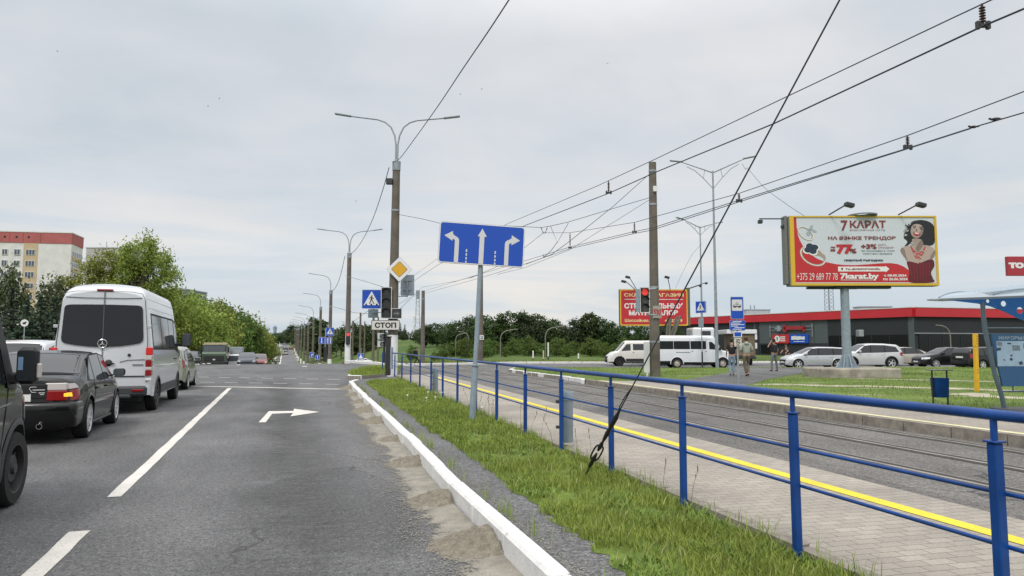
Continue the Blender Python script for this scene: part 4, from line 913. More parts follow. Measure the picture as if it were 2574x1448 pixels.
bt('КАРАТ', 992, 1497, 357, 108, PDK, .01); bt('7', 866, 962, 375, 150, PDK, .012); bt('ЮВЕЛИРНАЯ СЕТЬ', 990, 1485, 438, 20, PDK, 0)
bt('НА ЯЗЫКЕ ТРЕНДОВ', 680, 1630, 553, 58, PDK, .006); bt('ДО', 708, 775, 682, 28, PDK, .015); bt('77', 790, 1022, 706, 138, PRED, .03); bt('%', 965, 1072, 730, 68, PDK, .015); bt('+3%', 1135, 1355, 668, 72, PDK, .012)
b = MB(); ply(b, [(706, 706), (774, 706), (774, 734), (706, 734)], 0, .02); b.build('lettering', PDK, poster)
bt('ДОП.', 1375, 1495, 645, 27, PDK, 0); bt('СКИДКА*', 1375, 1602, 685, 32, PDK, 0); bt('*на украшения в стиле', 1130, 1602, 729, 32, PNAVY, 0); bt('известных брендов', 1160, 1566, 769, 30, PNAVY, 0)
bt('ПОКУПАЙ ВЫГОДНО!', 895, 1436, 860, 36, PNAVY, .008); bt('ТЦ «БОБРОВСКИЙ»', 905, 1392, 982, 34, PDK, .004); bt('+375 29 689 77 78', 225, 792, 1088, 98, PWHITE, -.002); bt('7karat.by', 830, 1368, 1092, 104, PWHITE, .014)
bt('с 08.05.2024', 1440, 1752, 1073, 32, PWHITE, .004); bt('по 26.06.2024', 1425, 1766, 1123, 38, PWHITE, .004)
b = MB(); ply(b, [(830, 1132), (1300, 1132), (1300, 1139), (830, 1139)], 0, .02); b.build('lettering', PWHITE, poster)
b = MB(); ply(b, [(860 + 14 * math.cos(a), 976 + 14 * math.sin(a)) for a in [2 * math.pi * i / 14 for i in range(14)]], 0, .02); ply(b, [(848, 982), (872, 982), (860, 1003)], 0, .02); b.build('pin_mark', PDK, poster)

# red building-materials board further back
dR = 58.0; kR = dR / FPX; o = at(1648, HZ, dR)
t = thing('billboard', 'red board with yellow frame and white lettering behind the bare concrete pole', 'billboard', (o.x, o.y, 0), -YAW + R(2))
X2 = lambda zx: (1500 + zx / 4.826 - 1648) * kR
Z2 = lambda zy: EYE + (HZ - (660 + zy / 4.826)) * kR
b = MB(); b.rbox(X2(283), X2(1118), 0, .5, Z2(768), Z2(322), .03); b.rbox(X2(1118), X2(1148), .0, .9, Z2(765), Z2(300), .02); b.build('case', mat('case_olive', (.10, .105, .06), .7), t)
b = MB(); b.flat(frame_poly(X2(285), X2(1116), Z2(767), Z2(323), .15), -.01, 'XZ', 0); b.flat(frame_poly(X2(300), X2(1102), Z2(750), Z2(337), .12), -.016, 'XZ', 1); b.box(X2(340), X2(1060), -.024, -.02, Z2(449), Z2(442), 2)
po = b.build('poster', [OCH, PRED, PWHITE], t)
CREAM = mat('cream_lettering', (.75, .62, .30), .5)
for s, x0, x1, yc, h, m, bo in (('СКЛАД-МАГАЗИН', 338, 1068, 396, 52, CREAM, .01), ('СТРОИТЕЛЬНЫХ', 338, 1060, 525, 66, PWHITE, .018), ('МАТЕРИАЛОВ', 393, 997, 609, 64, PWHITE, .018), ('Шоссейная,', 342, 642, 705, 44, CREAM, .008), ('41 22 09', 830, 1048, 705, 38, CREAM, .008)):
    put_text(po, s, (X2(x0) + X2(x1)) / 2, Z2(yc), h / 4.826 * kR, X2(x1) - X2(x0), m, -.024, bo)
b = MB(); b.cyl((X2(700), .5, -.1), (X2(700), .5, Z2(766)), .28, n=12); b.build('column', GREYPAINT, t)
for x, r_, q in ((490, .95, -.9), (470, .6, -1.1), (905, .95, -.5)): flood(t, X2(x), Z2(322), r_, q)
b = MB(); b.tube([(X2(1150), .4, Z2(305)), (X2(1360), .4, Z2(235))], .035, 6); b.rbox(X2(1355), X2(1385), .3, .5, Z2(255), Z2(228), .03); b.tube([(X2(1150), .7, Z2(312)), (X2(1300), .7, Z2(262))], .035, 6); b.rbox(X2(1295), X2(1320), .6, .8, Z2(285), Z2(258), .03); b.build('lamp_arm', DARKMETAL, t)

# pylon sign cut by the right edge
o = at(2615, HZ, 72); kT = 72 / FPX
t = thing('pylon_sign', 'red sign panel with white letters at the right edge above the shelter', 'sign', (o.x, o.y, 0), -YAW)
X3 = lambda px: (px - 2615) * kT
Z3 = lambda py: EYE + (HZ - py) * kT
b = MB(); b.rbox(X3(2544.5), X3(2700), 0, .4, Z3(692), Z3(643), .02); b.build('panel', mat('pylon_red', (.36, .03, .045), .5), t)
b = MB(); b.cyl((0, .2, 0), (0, .2, Z3(690)), .25); b.build('column', GREYPAINT, t); put_text(t, 'ТО', X3(2566), Z3(666), 15 * kT, 39 * kT, WHITE, -.02, .06)

# ---------------------------------------------------------------- tram shelter
from mathutils.geometry import tessellate_polygon
o = G(2515, 1031, .15); dS = (o - CAMP).dot(FW); kS = dS / FPX
SHB = mat('shelter_blue', (.018, .14, .45), .4, var=.1); SHG = mat('shelter_steel', (.14, .19, .235), .45, .3, var=.15); 
t = thing('tram_shelter', 'blue tram stop shelter with curved canopy, perforated bracket and notice board', 'shelter', o, -YAW)
X4 = lambda zx: (2300 + zx / 3.15 - 2515) * kS
Z4 = lambda zy: EYE + (HZ - (600 + zy / 3.15)) * kS - .15
for oy in (0, -3.1):
    b = MB(); b.tube([(X4(712), oy, 0), (X4(690), oy, Z4(1230)), (X4(650), oy, Z4(1085)), (X4(618), oy, Z4(900)), (X4(590), oy, Z4(730)), (X4(582), oy, Z4(620)), (X4(580), oy, Z4(500))], .047, 12); b.build('leg', SHG, t, smooth=50)
    outer = [(310, 484), (600, 476), (900, 463), (1250, 448), (1250, 780), (1050, 700), (863, 632), (740, 572), (640, 533), (540, 511), (420, 497)]
    holes = [[(c[0] + r * math.cos(a), c[1] + r * math.sin(a)) for a in [2 * math.pi * i / 20 for i in range(20)]] for c, r in (((622, 491), 15), ((747, 512), 23), ((875, 566), 27), ((1010, 620), 30))]
    lp = [[Vector((X4(x), Z4(y), 0)) for x, y in q] for q in [outer] + holes]; tris = tessellate_polygon(lp); fl = [v for q in lp for v in q]
    b = MB()
    for yy_ in (oy - .012, oy + .012): b.add([(v.x, yy_, v.y) for v in fl], [tuple(q) for q in tris])
    for q in lp:
        n = len(q); b.add([(v.x, yy_, v.y) for yy_ in (oy - .012, oy + .012) for v in q], [(i, (i + 1) % n, n + (i + 1) % n, n + i) for i in range(n)])
    b.build('bracket', SHB, t)
b = MB(); b.prism([(X4(188), Z4(482)), (X4(188), Z4(472)), (X4(863), Z4(447)), (X4(1300), Z4(430)), (X4(1300), Z4(445)), (X4(863), Z4(464)), (X4(310), Z4(487))], .05, .25, 'XZ'); b.build('canopy_frame', mat('canopy_grey', (.36, .39, .41), .45, .3), t); b = MB(); b.prism([(X4(188), Z4(482)), (X4(188), Z4(472)), (X4(863), Z4(447)), (X4(1300), Z4(430)), (X4(1300), Z4(445)), (X4(863), Z4(464)), (X4(310), Z4(487))], -3.4, -3.2, 'XZ'); b.build('canopy_frame', mat('canopy_grey', (.36, .39, .41), .45, .3), t)
b = MB()
for a, c in (((240, 460), [(240, 461), (285, 441), (330, 427), (390, 417), (470, 413), (560, 412), (640, 420), (690, 438)]), ((680, 440), [(680, 441), (740, 422), (800, 409), (863, 400), (950, 394), (1080, 396), (1180, 410), (1260, 432)])):
    rows = [[(X4(x), yy_, Z4(y)) for x, y in c] for yy_ in (-3.3, .2)]; b.grid(rows); rows = [[(X4(x), yy_, Z4(y) - .012) for x, y in c[::-1]] for yy_ in (-3.3, .2)]; b.grid(rows)
pc = mat('canopy_sheet', (.50, .60, .70), .3); pb = pc.node_tree.nodes['Principled BSDF']; pb.inputs['Alpha'].default_value = .42
b.build('canopy_sheet', pc, t, smooth=40)
b = MB()
for c in ([(240, 461), (285, 441), (330, 427), (390, 417), (470, 413)], [(680, 441), (740, 422), (800, 409), (863, 400), (950, 394)]): b.tube([(X4(x), .05, Z4(y)) for x, y in c], .014, 6)
b.build('canopy_rib', SHG, t)
b = MB(); b.tube([(X4(605), 0, Z4(708)), (X4(1300), 0, Z4(706))], .018, 8); b.tube([(X4(690), 0, Z4(1208)), (X4(1300), 0, Z4(1208))], .018, 8); b.tube([(X4(785), 0, Z4(1208)), (X4(785), 0, Z4(1165))], .015, 8); b.tube([(X4(650), 0, Z4(1088)), (X4(690), 0, Z4(1088))], .015, 6); b.build('crossbar', SHG, t)
b = MB(); b.prism([(X4(630), Z4(748)), (X4(700), Z4(1168)), (X4(1240), Z4(1168)), (X4(1240), Z4(748))], -.03, .03, 'XZ'); nb = b.build('notice_board', mat('board_blue', (.05, .15, .31), .5), t)
b = MB(); b.prism([(X4(628), Z4(756)), (X4(628), Z4(748)), (X4(1245), Z4(748)), (X4(1245), Z4(756))], -.035, .04, 'XZ'); b.build('board_frame', SHG, nb)
b = MB(); b.box(X4(666), X4(1200), -.037, -.031, Z4(1010), Z4(810)); b.build('poster_sheet', mat('poster_paper', (.46, .62, .78), .6, var=.12, vscale=5), nb)
b = MB()
for x, y, w_, h_, r_ in ((688, 832, 38, 30, 10), (680, 875, 34, 22, -8), (765, 830, 30, 12, 5), (820, 866, 60, 42, 0), (775, 955, 22, 20, 25), (778, 925, 16, 14, 0), (850, 985, 30, 26, -15), (720, 960, 18, 8, 30), (905, 850, 60, 40, 4), (960, 930, 50, 60, 0)):
    o2 = MB(); o2.box(-w_ / 630 * kS * 100, w_ / 630 * kS * 100, -.0395, -.038, -h_ / 630 * kS * 100, h_ / 630 * kS * 100); o2.move(Matrix.Translation((X4(x), 0, Z4(y))) @ Matrix.Rotation(R(r_), 4, 'Y')); b.add(o2.v, o2.f, 0 if w_ < 35 else 1)
b.build('torn_paper', [mat('paper_dark', (.06, .09, .14), .7), mat('paper_grey', (.24, .28, .33), .7, var=.5, vscale=30)], nb)['kind'] = 'stuff'
x0 = X4(685); vs, fs = text('ИНФОРМАЦИЯ', 36 / 3.15 * kS, .004, 300 / 3.15 * kS, 'LEFT'); b = MB(); b.add([(x0 + x, -.036, Z4(787) + z_) for x, z_, _ in vs], fs); b.build('lettering', mat('pale_blue_lettering', (.35, .45, .55), .5), nb)
b = MB(); b.rbox(X4(650), X4(1300), -3.3, .25, -.1, .05, .02); b.build('plinth', mat('plinth', (.10, .10, .11), .8, var=.2), t)

# litter bin and yellow gas marker
o = G(2365, 1022, .15); kb_ = (o - CAMP).dot(FW) / FPX
t = thing('litter_bin', 'blue litter bin hung between two dark posts under a flat roof', 'litter bin', o, -YAW + R(6))
for s in (-1, 1):
    b = MB(); b.rbox(s * 20 * kb_ - .014, s * 20 * kb_ + .014, -.014, .014, -.1, 91 * kb_, .003); b.build('post', HOUS, t)
b = MB(); b.rbox(-25 * kb_, 25 * kb_, -.16, .16, 90 * kb_, 92.5 * kb_, .006); b.build('roof', mat('bin_roof', (.11, .11, .11), .6), t)
b = MB(); rows = []
for z_, s in ((23, .86), (24, .9), (70, 1.0), (71, 1.03), (71.5, 1.03), (71, .96), (30, .88)):
    w_, d_ = 18 * kb_ * s, .13 * s; rows.append([(x, y, z_ * kb_) for x, y in frame_poly(-w_, w_, -d_, d_, .05, 4)] ); rows[-1].append(rows[-1][0])
b.grid(rows); b.flat(frame_poly(-18 * kb_ * .86, 18 * kb_ * .86, -.13 * .86, .13 * .86, .05, 4), 23 * kb_, 'XY'); b.build('bucket', BLUE, t, smooth=40)
o = G(2456, 984, .15); ky = (o - CAMP).dot(FW) / FPX
t = thing('marker_post', 'tall yellow utility marker post with a lettered top standing in the grass', 'marker post', o, -YAW + R(20)); t.rotation_euler = (0, R(1.6), -YAW + R(20))
YP = mat('marker_yellow', (.68, .39, .02), .5, var=.12, vscale=5)
b = MB(); b.rbox(-.052, .052, -.05, .05, -.1, 1.34, .006); b.build('lower_column', YP, t); b = MB(); b.rbox(-.055, .055, -.053, .053, 1.345, 1.72, .006); b.build('upper_column', YP, t)
b = MB()
for i in range(4): b.box(-.03, .03, -.0555, -.0545, 1.40 + i * .075, 1.44 + i * .075)
b.box(-.03, .03, -.0525, -.0515, .62, .67); b.box(-.045, .045, -.0525, -.0515, .55, .565); b.build('faded_mark', mat('marker_print', (.42, .23, .04), .6), t)['kind'] = 'stuff'

# ---------------------------------------------------------------- overhead wires
def on_plane(px, py, u):
    r = ray(px, py); s = (u - CAMP.x + TB * CAMP.y) / (r.x - TB * r.y); return CAMP + r * s
def catm(P, n=6):
    out = []
    for i in range(len(P) - 1):
        p0, p1, p2, p3 = P[max(i - 1, 0)], P[i], P[i + 1], P[min(i + 2, len(P) - 1)]
        for k in range(n):
            s = k / n; out.append(.5 * (2 * p1 + (p2 - p0) * s + (2 * p0 - 5 * p1 + 4 * p2 - p3) * s * s + (3 * p1 - p0 - 3 * p2 + p3) * s ** 3))
    return out + [P[-1]]
def wire(label, pts, r=.012, name='overhead_wire', smooth=False, group='tram overhead wires', m=WIRE):
    P = [Vector(p) for p in pts]; P = catm(P) if smooth else P
    b = MB(); b.tube(P, r, 6); return tag(b.build(name, m, None, smooth=70), label, 'wire', group)
def far(P):   # carry the wire on beyond the picture
    return [P[0] + (P[0] - P[1]).normalized() * 22] + P + [P[-1] + (P[-1] - P[-2]).normalized() * 16]
UN, UF = 6.2, 8.83
NM = [(2530, -18), (2395, 45), (1984, 240), (1645, 401), (1500, 468), (1277, 562), (1102, 649), (1044, 690), (1000, 728)]
NC = [(2640, -8), (2574, 22), (2470, 66), (1947, 310), (1655, 430), (1530, 486), (1322, 566), (1102, 665), (1044, 704), (1000, 742)]
FM = [(2640, 206), (2574, 230), (2283, 340), (1858, 486), (1645, 545), (1595, 559), (1433, 585), (1368, 585)]
F1 = [(2640, 260), (2574, 283), (2440, 322), (2290, 370), (1858, 503), (1640, 573), (1595, 582), (1433, 621), (1322, 655), (1210, 688), (1045, 738), (995, 768)]
F2 = [(2440, 323), (2275, 376), (1850, 510), (1640, 578), (1590, 588), (1430, 626), (1322, 663), (1210, 698), (1040, 745), (990, 772)]
wire('upper messenger wire of the nearer tram line, running to the top right corner', far([on_plane(*p, UN) for p in NM]), .007)
wire('thicker contact wire of the nearer tram line just under its messenger', far([on_plane(*p, UN) for p in NC]), .010)
wire('thin messenger wire above the farther tram line', far([on_plane(*p, UF) for p in FM])[:-1], .008)
wire('upper of the two contact wires of the farther tram line', far([on_plane(*p, UF) for p in F1]), .009)
wire('lower of the two contact wires of the farther tram line', [on_plane(*p, UF - .12) for p in F2], .009)
wire('stay wire falling left from the bare concrete pole to the contact wires', [at(1643, 428, 31), at(1540, 520, 30), at(1430, 608, 28.5), at(1386, 640, 27), at(1322, 664, 26)], .012)
wire('faint span wire falling from the bare concrete pole behind the lane sign', [at(1636, 500, 31), at(1500, 585, 32), at(1432, 628, 33), at(1322, 672, 34), at(1250, 690, 35)], .008)
wire('cross span wire from the bare concrete pole to the tallest lamp post', [at(1643, 494, 31), at(1555, 520, 31.3), at(1429, 558, 32), at(1380, 569, 32.5), at(1360, 572, 33), at(1240, 566, 34), at(1105, 561, 35.3), at(1060, 550, 35.7), at(990, 537, 36.2)], .012)
wire('thin bracing wire in a V shape left of the bare concrete pole', [at(1429, 560, 31), at(1401, 610, 31), at(1384, 569, 31)], .012)
wire('short feeder wire sagging to the contact wire right of the lane sign', [at(1401, 608, 31), at(1385, 630, 29), at(1368, 645, 26), at(1366, 640, 26)], .014, smooth=True)
wire('thin registration wire running from the insulator ring behind the lane sign', [at(1366, 585, 32), at(1322, 620, 32), at(1250, 670, 33), at(1180, 700, 34)], .009)
wire('cable rising steeply from the tallest lamp post to the top edge', [at(987, 409, 36.3), at(1005, 398, 34), at(1040, 352, 30), at(1100, 268, 24), at(1160, 178, 19.5), at(1230, 75, 16), at(1292, -20, 13.8)], .016, smooth=True, name='power_cable', group='power cables between lamp posts')
wire('cable sagging from the tallest lamp post to the second lamp post', [at(978, 421, 36.4), at(962, 478, 39), at(938, 548, 45), at(912, 602, 52), at(890, 632, 60), at(874, 642, 68)], .02, smooth=True, name='power_cable', group='power cables between lamp posts')
wire('cable sagging from the second lamp post to the third', [at(867, 644, 68), at(855, 695, 73), at(844, 722, 80), at(834, 732, 88)], .025, smooth=True, name='power_cable', group='power cables between lamp posts')
wire('span wire from the second lamp post towards the tallest one', [at(868, 693, 67), at(920, 708, 52), at(965, 722, 40)], .014)
wire('low span wire between the distant tram poles and the crossing sign', [at(838, 771, 88), at(890, 786, 75), at(940, 790, 60)], .02)
wire('distant contact wires fanning out left of the traffic light', [at(880, 815, 88), at(920, 785, 60), at(948, 768, 45)], .016)
wire('thin cable hanging from the tall gull wing lamp to the billboard', [at(1866, 412, 47), at(1874, 426, 46.5), at(1880, 424, 46), at(1920, 470, 42), at(1975, 512, 37), at(2030, 548, 32)], .012, smooth=True, group='lamp cables')
wire('pale thin cable hanging from the lower twin lamp to the red board', [at(1765, 612, 65), at(1740, 640, 63), at(1716, 685, 60), at(1698, 725, 58)], .012, smooth=True, group='lamp cables')
wire('contact wire pair leaving the second tram pole to the right', [at(1004, 778, 34), at(1062, 722, 58), at(1150, 706, 40), at(1208, 690, 36)], .01)
INS = mat('insulator_brown', (.06, .025, .018), .35)
def insul(px, y0, y1, u, lab, twin=True):
    p, q = on_plane(px, y0, u), on_plane(px, y1, u); L = (p - q).length; t = thing('wire_insulator', lab, 'insulator', q, -YAW, 'insulators on the tram wires'); s = L
    b = MB(); prof = [(.010, 0)]
    for i in range(6): z_ = L * (.18 + .12 * i); prof += [(.012, z_), (.030, z_ + L * .02), (.030, z_ + L * .045), (.012, z_ + L * .065)]
    b.lathe(prof + [(.012, L)], n=10); b.build('ribbed_rod', INS, t, smooth=40)
    b = MB(); b.rbox(-.055, .055, -.02, .02, -.012, .025, .005)
    if twin:
        for x in (-.05, .05): b.rbox(x - .018, x + .018, -.02, .02, -.03, .05, .004)
    b.build('clamp', DARKMETAL, t)
insul(2471, 8, 66, UN, 'largest ribbed insulator near the top right corner'); insul(2282, 340, 372, UF, 'brown ribbed insulator above the billboard on the farther wires'); insul(1858, 486, 506, UF, 'ribbed insulator right of the tall gull wing lamp'); insul(1595, 559, 584, UF, 'small insulator just left of the bare concrete pole'); insul(1530, 455, 485, UN, 'small insulator on the nearer wires left of the bare concrete pole'); insul(1433, 585, 623, UF, 'slim insulator rod between lane sign and bare concrete pole')
t = thing('insulator_ring', 'open U shaped chain of insulators hanging from the span wire right of the lane sign', 'insulator', at(1368, 578, 32.6), -YAW)
b = MB(); pts = [(-.15 + .3 * i / 10, 0, .14 - .30 * math.sin(math.pi * i / 10)) for i in range(11)]; b.tube(pts, .012, 6); b.build('chain', DARKMETAL, t)
for i in (1, 3, 7, 9):
    b = MB(); b.ell(pts[i], .03, 8, 6); b.build('insulator_bead', INS, t)
# birds
FEATH = mat('bird_dark', (.02, .02, .022), .7)
def bird(px, py, d, span, lab, rot, flying=True):
    t = thing('bird', lab, 'bird', at(px, py, d), rot, 'small dark birds')
    b = MB(); k = span
    b.ell((0, 0, 0), (.10 * k, .26 * k, .09 * k), 10, 8); b.ell((0, .26 * k, .05 * k), (.07 * k, .09 * k, .07 * k), 8, 6); b.add([(-.02 * k, .33 * k, .05 * k), (.02 * k, .33 * k, .05 * k), (0, .42 * k, .03 * k)], [(0, 1, 2)])
    b.add([(-.06 * k, -.2 * k, 0), (.06 * k, -.2 * k, 0), (.08 * k, -.5 * k, .03 * k), (-.08 * k, -.5 * k, .03 * k), (-.06 * k, -.2 * k, .03 * k), (.06 * k, -.2 * k, .03 * k)], [(0, 1, 2, 3), (4, 3, 2, 5)])
    b.build('body', FEATH, t, smooth=60)
    for s in (-1, 1):
        b = MB()
        if flying: b.add([(s * .05 * k, .12 * k, .03 * k), (s * .05 * k, -.12 * k, .03 * k), (s * .45 * k, -.06 * k, .22 * k), (s * .95 * k, -.2 * k, .12 * k), (s * .45 * k, .14 * k, .24 * k)], [(0, 1, 2, 4), (4, 2, 3)])
        else: b.ell((s * .09 * k, -.06 * k, .01 * k), (.03 * k, .26 * k, .08 * k), 8, 6)
        b.build('wing', FEATH, t)
for px, py, lab in ((144, 129, 'tiny dark bird alone in the upper left sky'), (551, 248, 'tiny dark bird in the left sky, upper of two'), (523, 267, 'tiny dark bird in the left sky, lower of two'), (1157, 237, 'tiny dark bird right of the steep power cable, lower'), (1211, 224, 'tiny dark bird right of the steep power cable, upper'), (1527, 160, 'tiny dark bird in the upper middle sky'), (895, 506, 'tiny dark bird left of the tallest lamp post')): bird(px, py, 75, .22, lab, rnd.uniform(0, 6))
p = on_plane(2500, 301, UF); bird(2500, 300, (p - CAMP).dot(FW), .22, 'dark bird with raised tail perched on the farther wires, right one', R(60), False)
p = on_plane(2445, 321, UF); bird(2445, 319.5, (p - CAMP).dot(FW), .2, 'dark bird crouched on the farther wires, left one', R(75), False)
# ---------------------------------------------------------------- vehicles
GLASS = mat('car_glass', (0.018, 0.021, 0.024), 0.04, spec=.8)
GLASSL = mat('car_glass_light', (0.055, 0.068, 0.078), 0.05, spec=.8)
TYRE = mat('tyre', (0.012, 0.012, 0.012), 0.85, bump=.3, bscale=40)
ALLOY = mat('alloy', (0.62, 0.63, 0.64), 0.35, .35); ALLOYD = mat('alloy_dark', (0.06, 0.062, 0.065), 0.35, .6); STEELW = mat('steel_wheel', (.04, .04, .042), .5, .3)
PLAST = mat('black_plastic', (0.018, 0.018, 0.019), 0.55); SEAM = mat('panel_gap', (0.01, 0.01, 0.01), 0.8)
TAIL = mat('tail_red', (0.24, 0.006, 0.008), 0.18, coat=.5); TAILC = mat('tail_clear', (0.55, 0.50, 0.48), 0.15, coat=.5); AMBER = mat('amber_lamp', (.8, .42, .02), .3, emit=(1, .55, .05, .6)); BRAKE = mat('brake_lamp', (.55, .02, .02), .25, emit=(1, .05, .04, .05)); HEADL = mat('headlamp', (.72, .74, .75), .12, coat=.6); CHROME = mat('chrome', (.62, .62, .62), .12, 1.0); PLATE = mat('number_plate', (.72, .72, .70), .5)
def paint(n, c, metal=.0, rough=.32, coat=.9): return mat('paint_' + n, c, rough, metal, coat=coat, spec=.1 if max(c) < .05 else .5, var=.05, vscale=1.2)
class Body:
    def __init__(s, top, belt, half, bot, wr, arch, tumble=.24, rr=.12, side=None):
        s.top, s.belt, s.half, s.bot, s.wr, s.arch, s.tumble, s.rr = top, belt, half, bot, wr, arch, tumble, rr
        s.side = side or [(0, .95), (.12, .98), (.5, 1.0), (.8, .992), (1, .965)]
    def zz(s, y):
        zt = lerp(s.top, y); return zt, min(lerp(s.belt, y), zt - .03)
    def sx(s, y, z):
        zt, zb = s.zz(y); w = lerp(s.half, y)
        if z <= zb: return w * lerp(s.side, (z - .25) / max(.05, zb - .25))
        return w * s.side[-1][1] - (z - zb) * s.tumble
    def sect(s, y):
        zt, zb = s.zz(y); z0 = lerp(s.bot, y)
        for yc, ra in s.arch:
            d = abs(y - yc)
            if d < ra: z0 = max(z0, s.wr + math.sqrt(ra * ra - d * d))
        z0 = min(z0, zb - .02); P = []
        for k in range(9): z = z0 + (zb - z0) * k / 8; P.append((s.sx(y, z), z))
        r = min(s.rr, (zt - zb) * .9)
        for k in range(1, 5): z = zb + (zt - r - zb) * k / 4; P.append((s.sx(y, z), z))
        we = P[-1][0]; rx = min(r * 1.25, we * .8)
        for a in (22, 45, 68): P.append((we - rx * (1 - math.cos(R(a))), zt - r + r * .86 * math.sin(R(a))))
        for f in (.75, .5, .25, 0): P.append(((we - rx) * f, zt - r * .14 * f * f))
        return P
    def roofz(s, y, x):
        P = s.sect(y); Q = P[12:]
        for (xa, za), (xb, zb) in zip(Q, Q[1:]):
            if xb <= abs(x) <= xa: return za + (zb - za) * (xa - abs(x)) / max(1e-6, xa - xb)
        return Q[-1][1]
    def mesh(s, name, m, parent):
        ks = sorted(set([round(v, 3) for v in [p[0] for p in s.top] + [p[0] for p in s.half] + [p[0] for p in s.belt] + [yc + q * ra for yc, ra in s.arch for q in (-1.001, -.98, -.92, -.8, -.6, -.3, 0, .3, .6, .8, .92, .98, 1.001)]]))
        y0, y1 = s.top[0][0], s.top[-1][0]; ks += [y0 + (y1 - y0) * i / 30 for i in range(31)]; ks = sorted(set(round(k, 3) for k in ks if y0 <= k <= y1))
        b = MB(); full = []
        for y in ks:
            P = s.sect(y); full.append([(x, y, z) for x, z in P] + [(-x, y, z) for x, z in P[-2::-1]])
        b.grid(full); n = len(full[0]); N = len(full)
        b.f.append(tuple(range(n))[::-1] if False else tuple(range(n))); b.mi.append(0); b.f.append(tuple(range((N - 1) * n, N * n))[::-1]); b.mi.append(0)
        b.f = [f[::-1] for f in b.f]
        return b.build(name, m, parent, smooth=38)
    def patch(s, name, m, parent, bottom, top, side, off=.006, n=10, k=5):
        """panel on the flank between a lower and an upper outline of (y, z) points"""
        b = MB()
        def on_line(L, t):
            d = [0]
            for p, q in zip(L, L[1:]): d.append(d[-1] + math.hypot(q[0] - p[0], q[1] - p[1]))
            v = t * d[-1]
            for i in range(len(L) - 1):
                if v <= d[i + 1] or i == len(L) - 2:
                    f = (v - d[i]) / max(1e-6, d[i + 1] - d[i]); return L[i][0] + (L[i + 1][0] - L[i][0]) * f, L[i][1] + (L[i + 1][1] - L[i][1]) * f
        rows = []
        for i in range(n + 1):
            a, c = on_line(bottom, i / n), on_line(top, i / n); row = []
            for j in range(k + 1):
                y, z = a[0] + (c[0] - a[0]) * j / k, a[1] + (c[1] - a[1]) * j / k; row.append((side * (s.sx(y, z) + off), y, z))
            rows.append(row)
        b.grid(rows); return b.build(name, m, parent, smooth=40)
    def crown(s, name, m, parent, y0, y1, f0=.86, f1=.86, off=.008, n=8):
        """windscreen or rear window lying on the upper contour between two stations"""
        b = MB(); rows = []
        for i in range(n + 1):
            y = y0 + (y1 - y0) * i / n; P = s.sect(y); xe = P[12][0]; f = f0 + (f1 - f0) * i / n; row = []
            dz = (lerp(s.top, y + .02) - lerp(s.top, y - .02)) / .04; nl = math.sqrt(1 + dz * dz)
            for j in range(13):
                x = xe * f * (-1 + 2 * j / 12); row.append((x, y - off * dz / nl, s.roofz(y, x) + off / nl))
            rows.append(row)
        b.grid(rows); return b.build(name, m, parent, smooth=40)
    def seam(s, pts, parent, side, m=SEAM, r=.005, name='panel_seam', off=.001):
        b = MB(); b.tube([(side * (s.sx(y, z) + off), y, z) for y, z in pts], r, 5); return b.build(name, m, parent)
def wheel(parent, x, y, r, wd, style='alloy', spokes=7, rimf=.70, steer=0.0):
    sd = 1 if x > 0 else -1; ri = r * rimf
    b = MB(); b.lathe([(ri, -wd / 2), (r * .93, -wd / 2), (r * .99, -wd * .36), (r, -wd * .2), (r, wd * .2), (r * .99, wd * .36), (r * .93, wd / 2), (ri, wd / 2), (ri * .98, wd * .3), (ri * .98, -wd * .3), (ri, -wd / 2)], axis='X', n=36)
    t = b.build('wheel', TYRE, parent, smooth=40); t.location = (x, y, r); t.rotation_euler = (0, 0, steer + (0 if sd > 0 else math.pi))
    m1 = {'alloy': ALLOY, 'dark': ALLOYD, 'steel': STEELW, 'mix': ALLOY, 'cream': mat('wheel_cream', (.5, .47, .42), .5)}[style]
    b = MB(); b.lathe([(ri * 1.0, wd * .5), (ri * .95, wd * .48), (ri * .92, wd * .30), (ri * .9, -wd * .1)], axis='X', n=36, mi=0)
    if style in ('steel', 'cream'):
        b.lathe([(ri * .9, wd * .1), (ri * .62, wd * .22), (ri * .55, wd * .34), (ri * .25, wd * .36), (ri * .22, wd * .46), (0, wd * .47)], axis='X', n=28, mi=0)
        for k in range(8):
            a = 2 * math.pi * k / 8; c = (wd * .25, ri * .73 * math.cos(a), ri * .73 * math.sin(a)); b.ell(c, (wd * .03, ri * .09, ri * .09), 8, 6, 1)
    else:
        b.lathe([(ri * .92, -wd * .05), (0, -wd * .05)], axis='X', n=24, mi=1)
        b.lathe([(ri * .24, wd * .30), (ri * .22, wd * .42), (ri * .08, wd * .45), (0, wd * .44)], axis='X', n=20)
        for k in range(spokes):
            a = 2 * math.pi * k / spokes; ca, sa = math.cos(a), math.sin(a); h1, h2 = ri * .115 * 7 / max(6, spokes), ri * .085 * 7 / max(6, spokes)
            q = []
            for rr_, hh, xx in ((ri * .15, h1, wd * .41), (ri * .93, h2, wd * .46)):
                for s_ in (-1, 1): q.append((xx, rr_ * ca - s_ * hh * sa, rr_ * sa + s_ * hh * ca)); q.append((xx - wd * .16, rr_ * ca - s_ * hh * sa, rr_ * sa + s_ * hh * ca))
            b.add(q, [(0, 2, 6, 4), (0, 4, 5, 1), (2, 3, 7, 6), (1, 5, 7, 3), (4, 6, 7, 5)], 0)
    b.build('rim', [m1, PLAST], t, smooth=35); return t
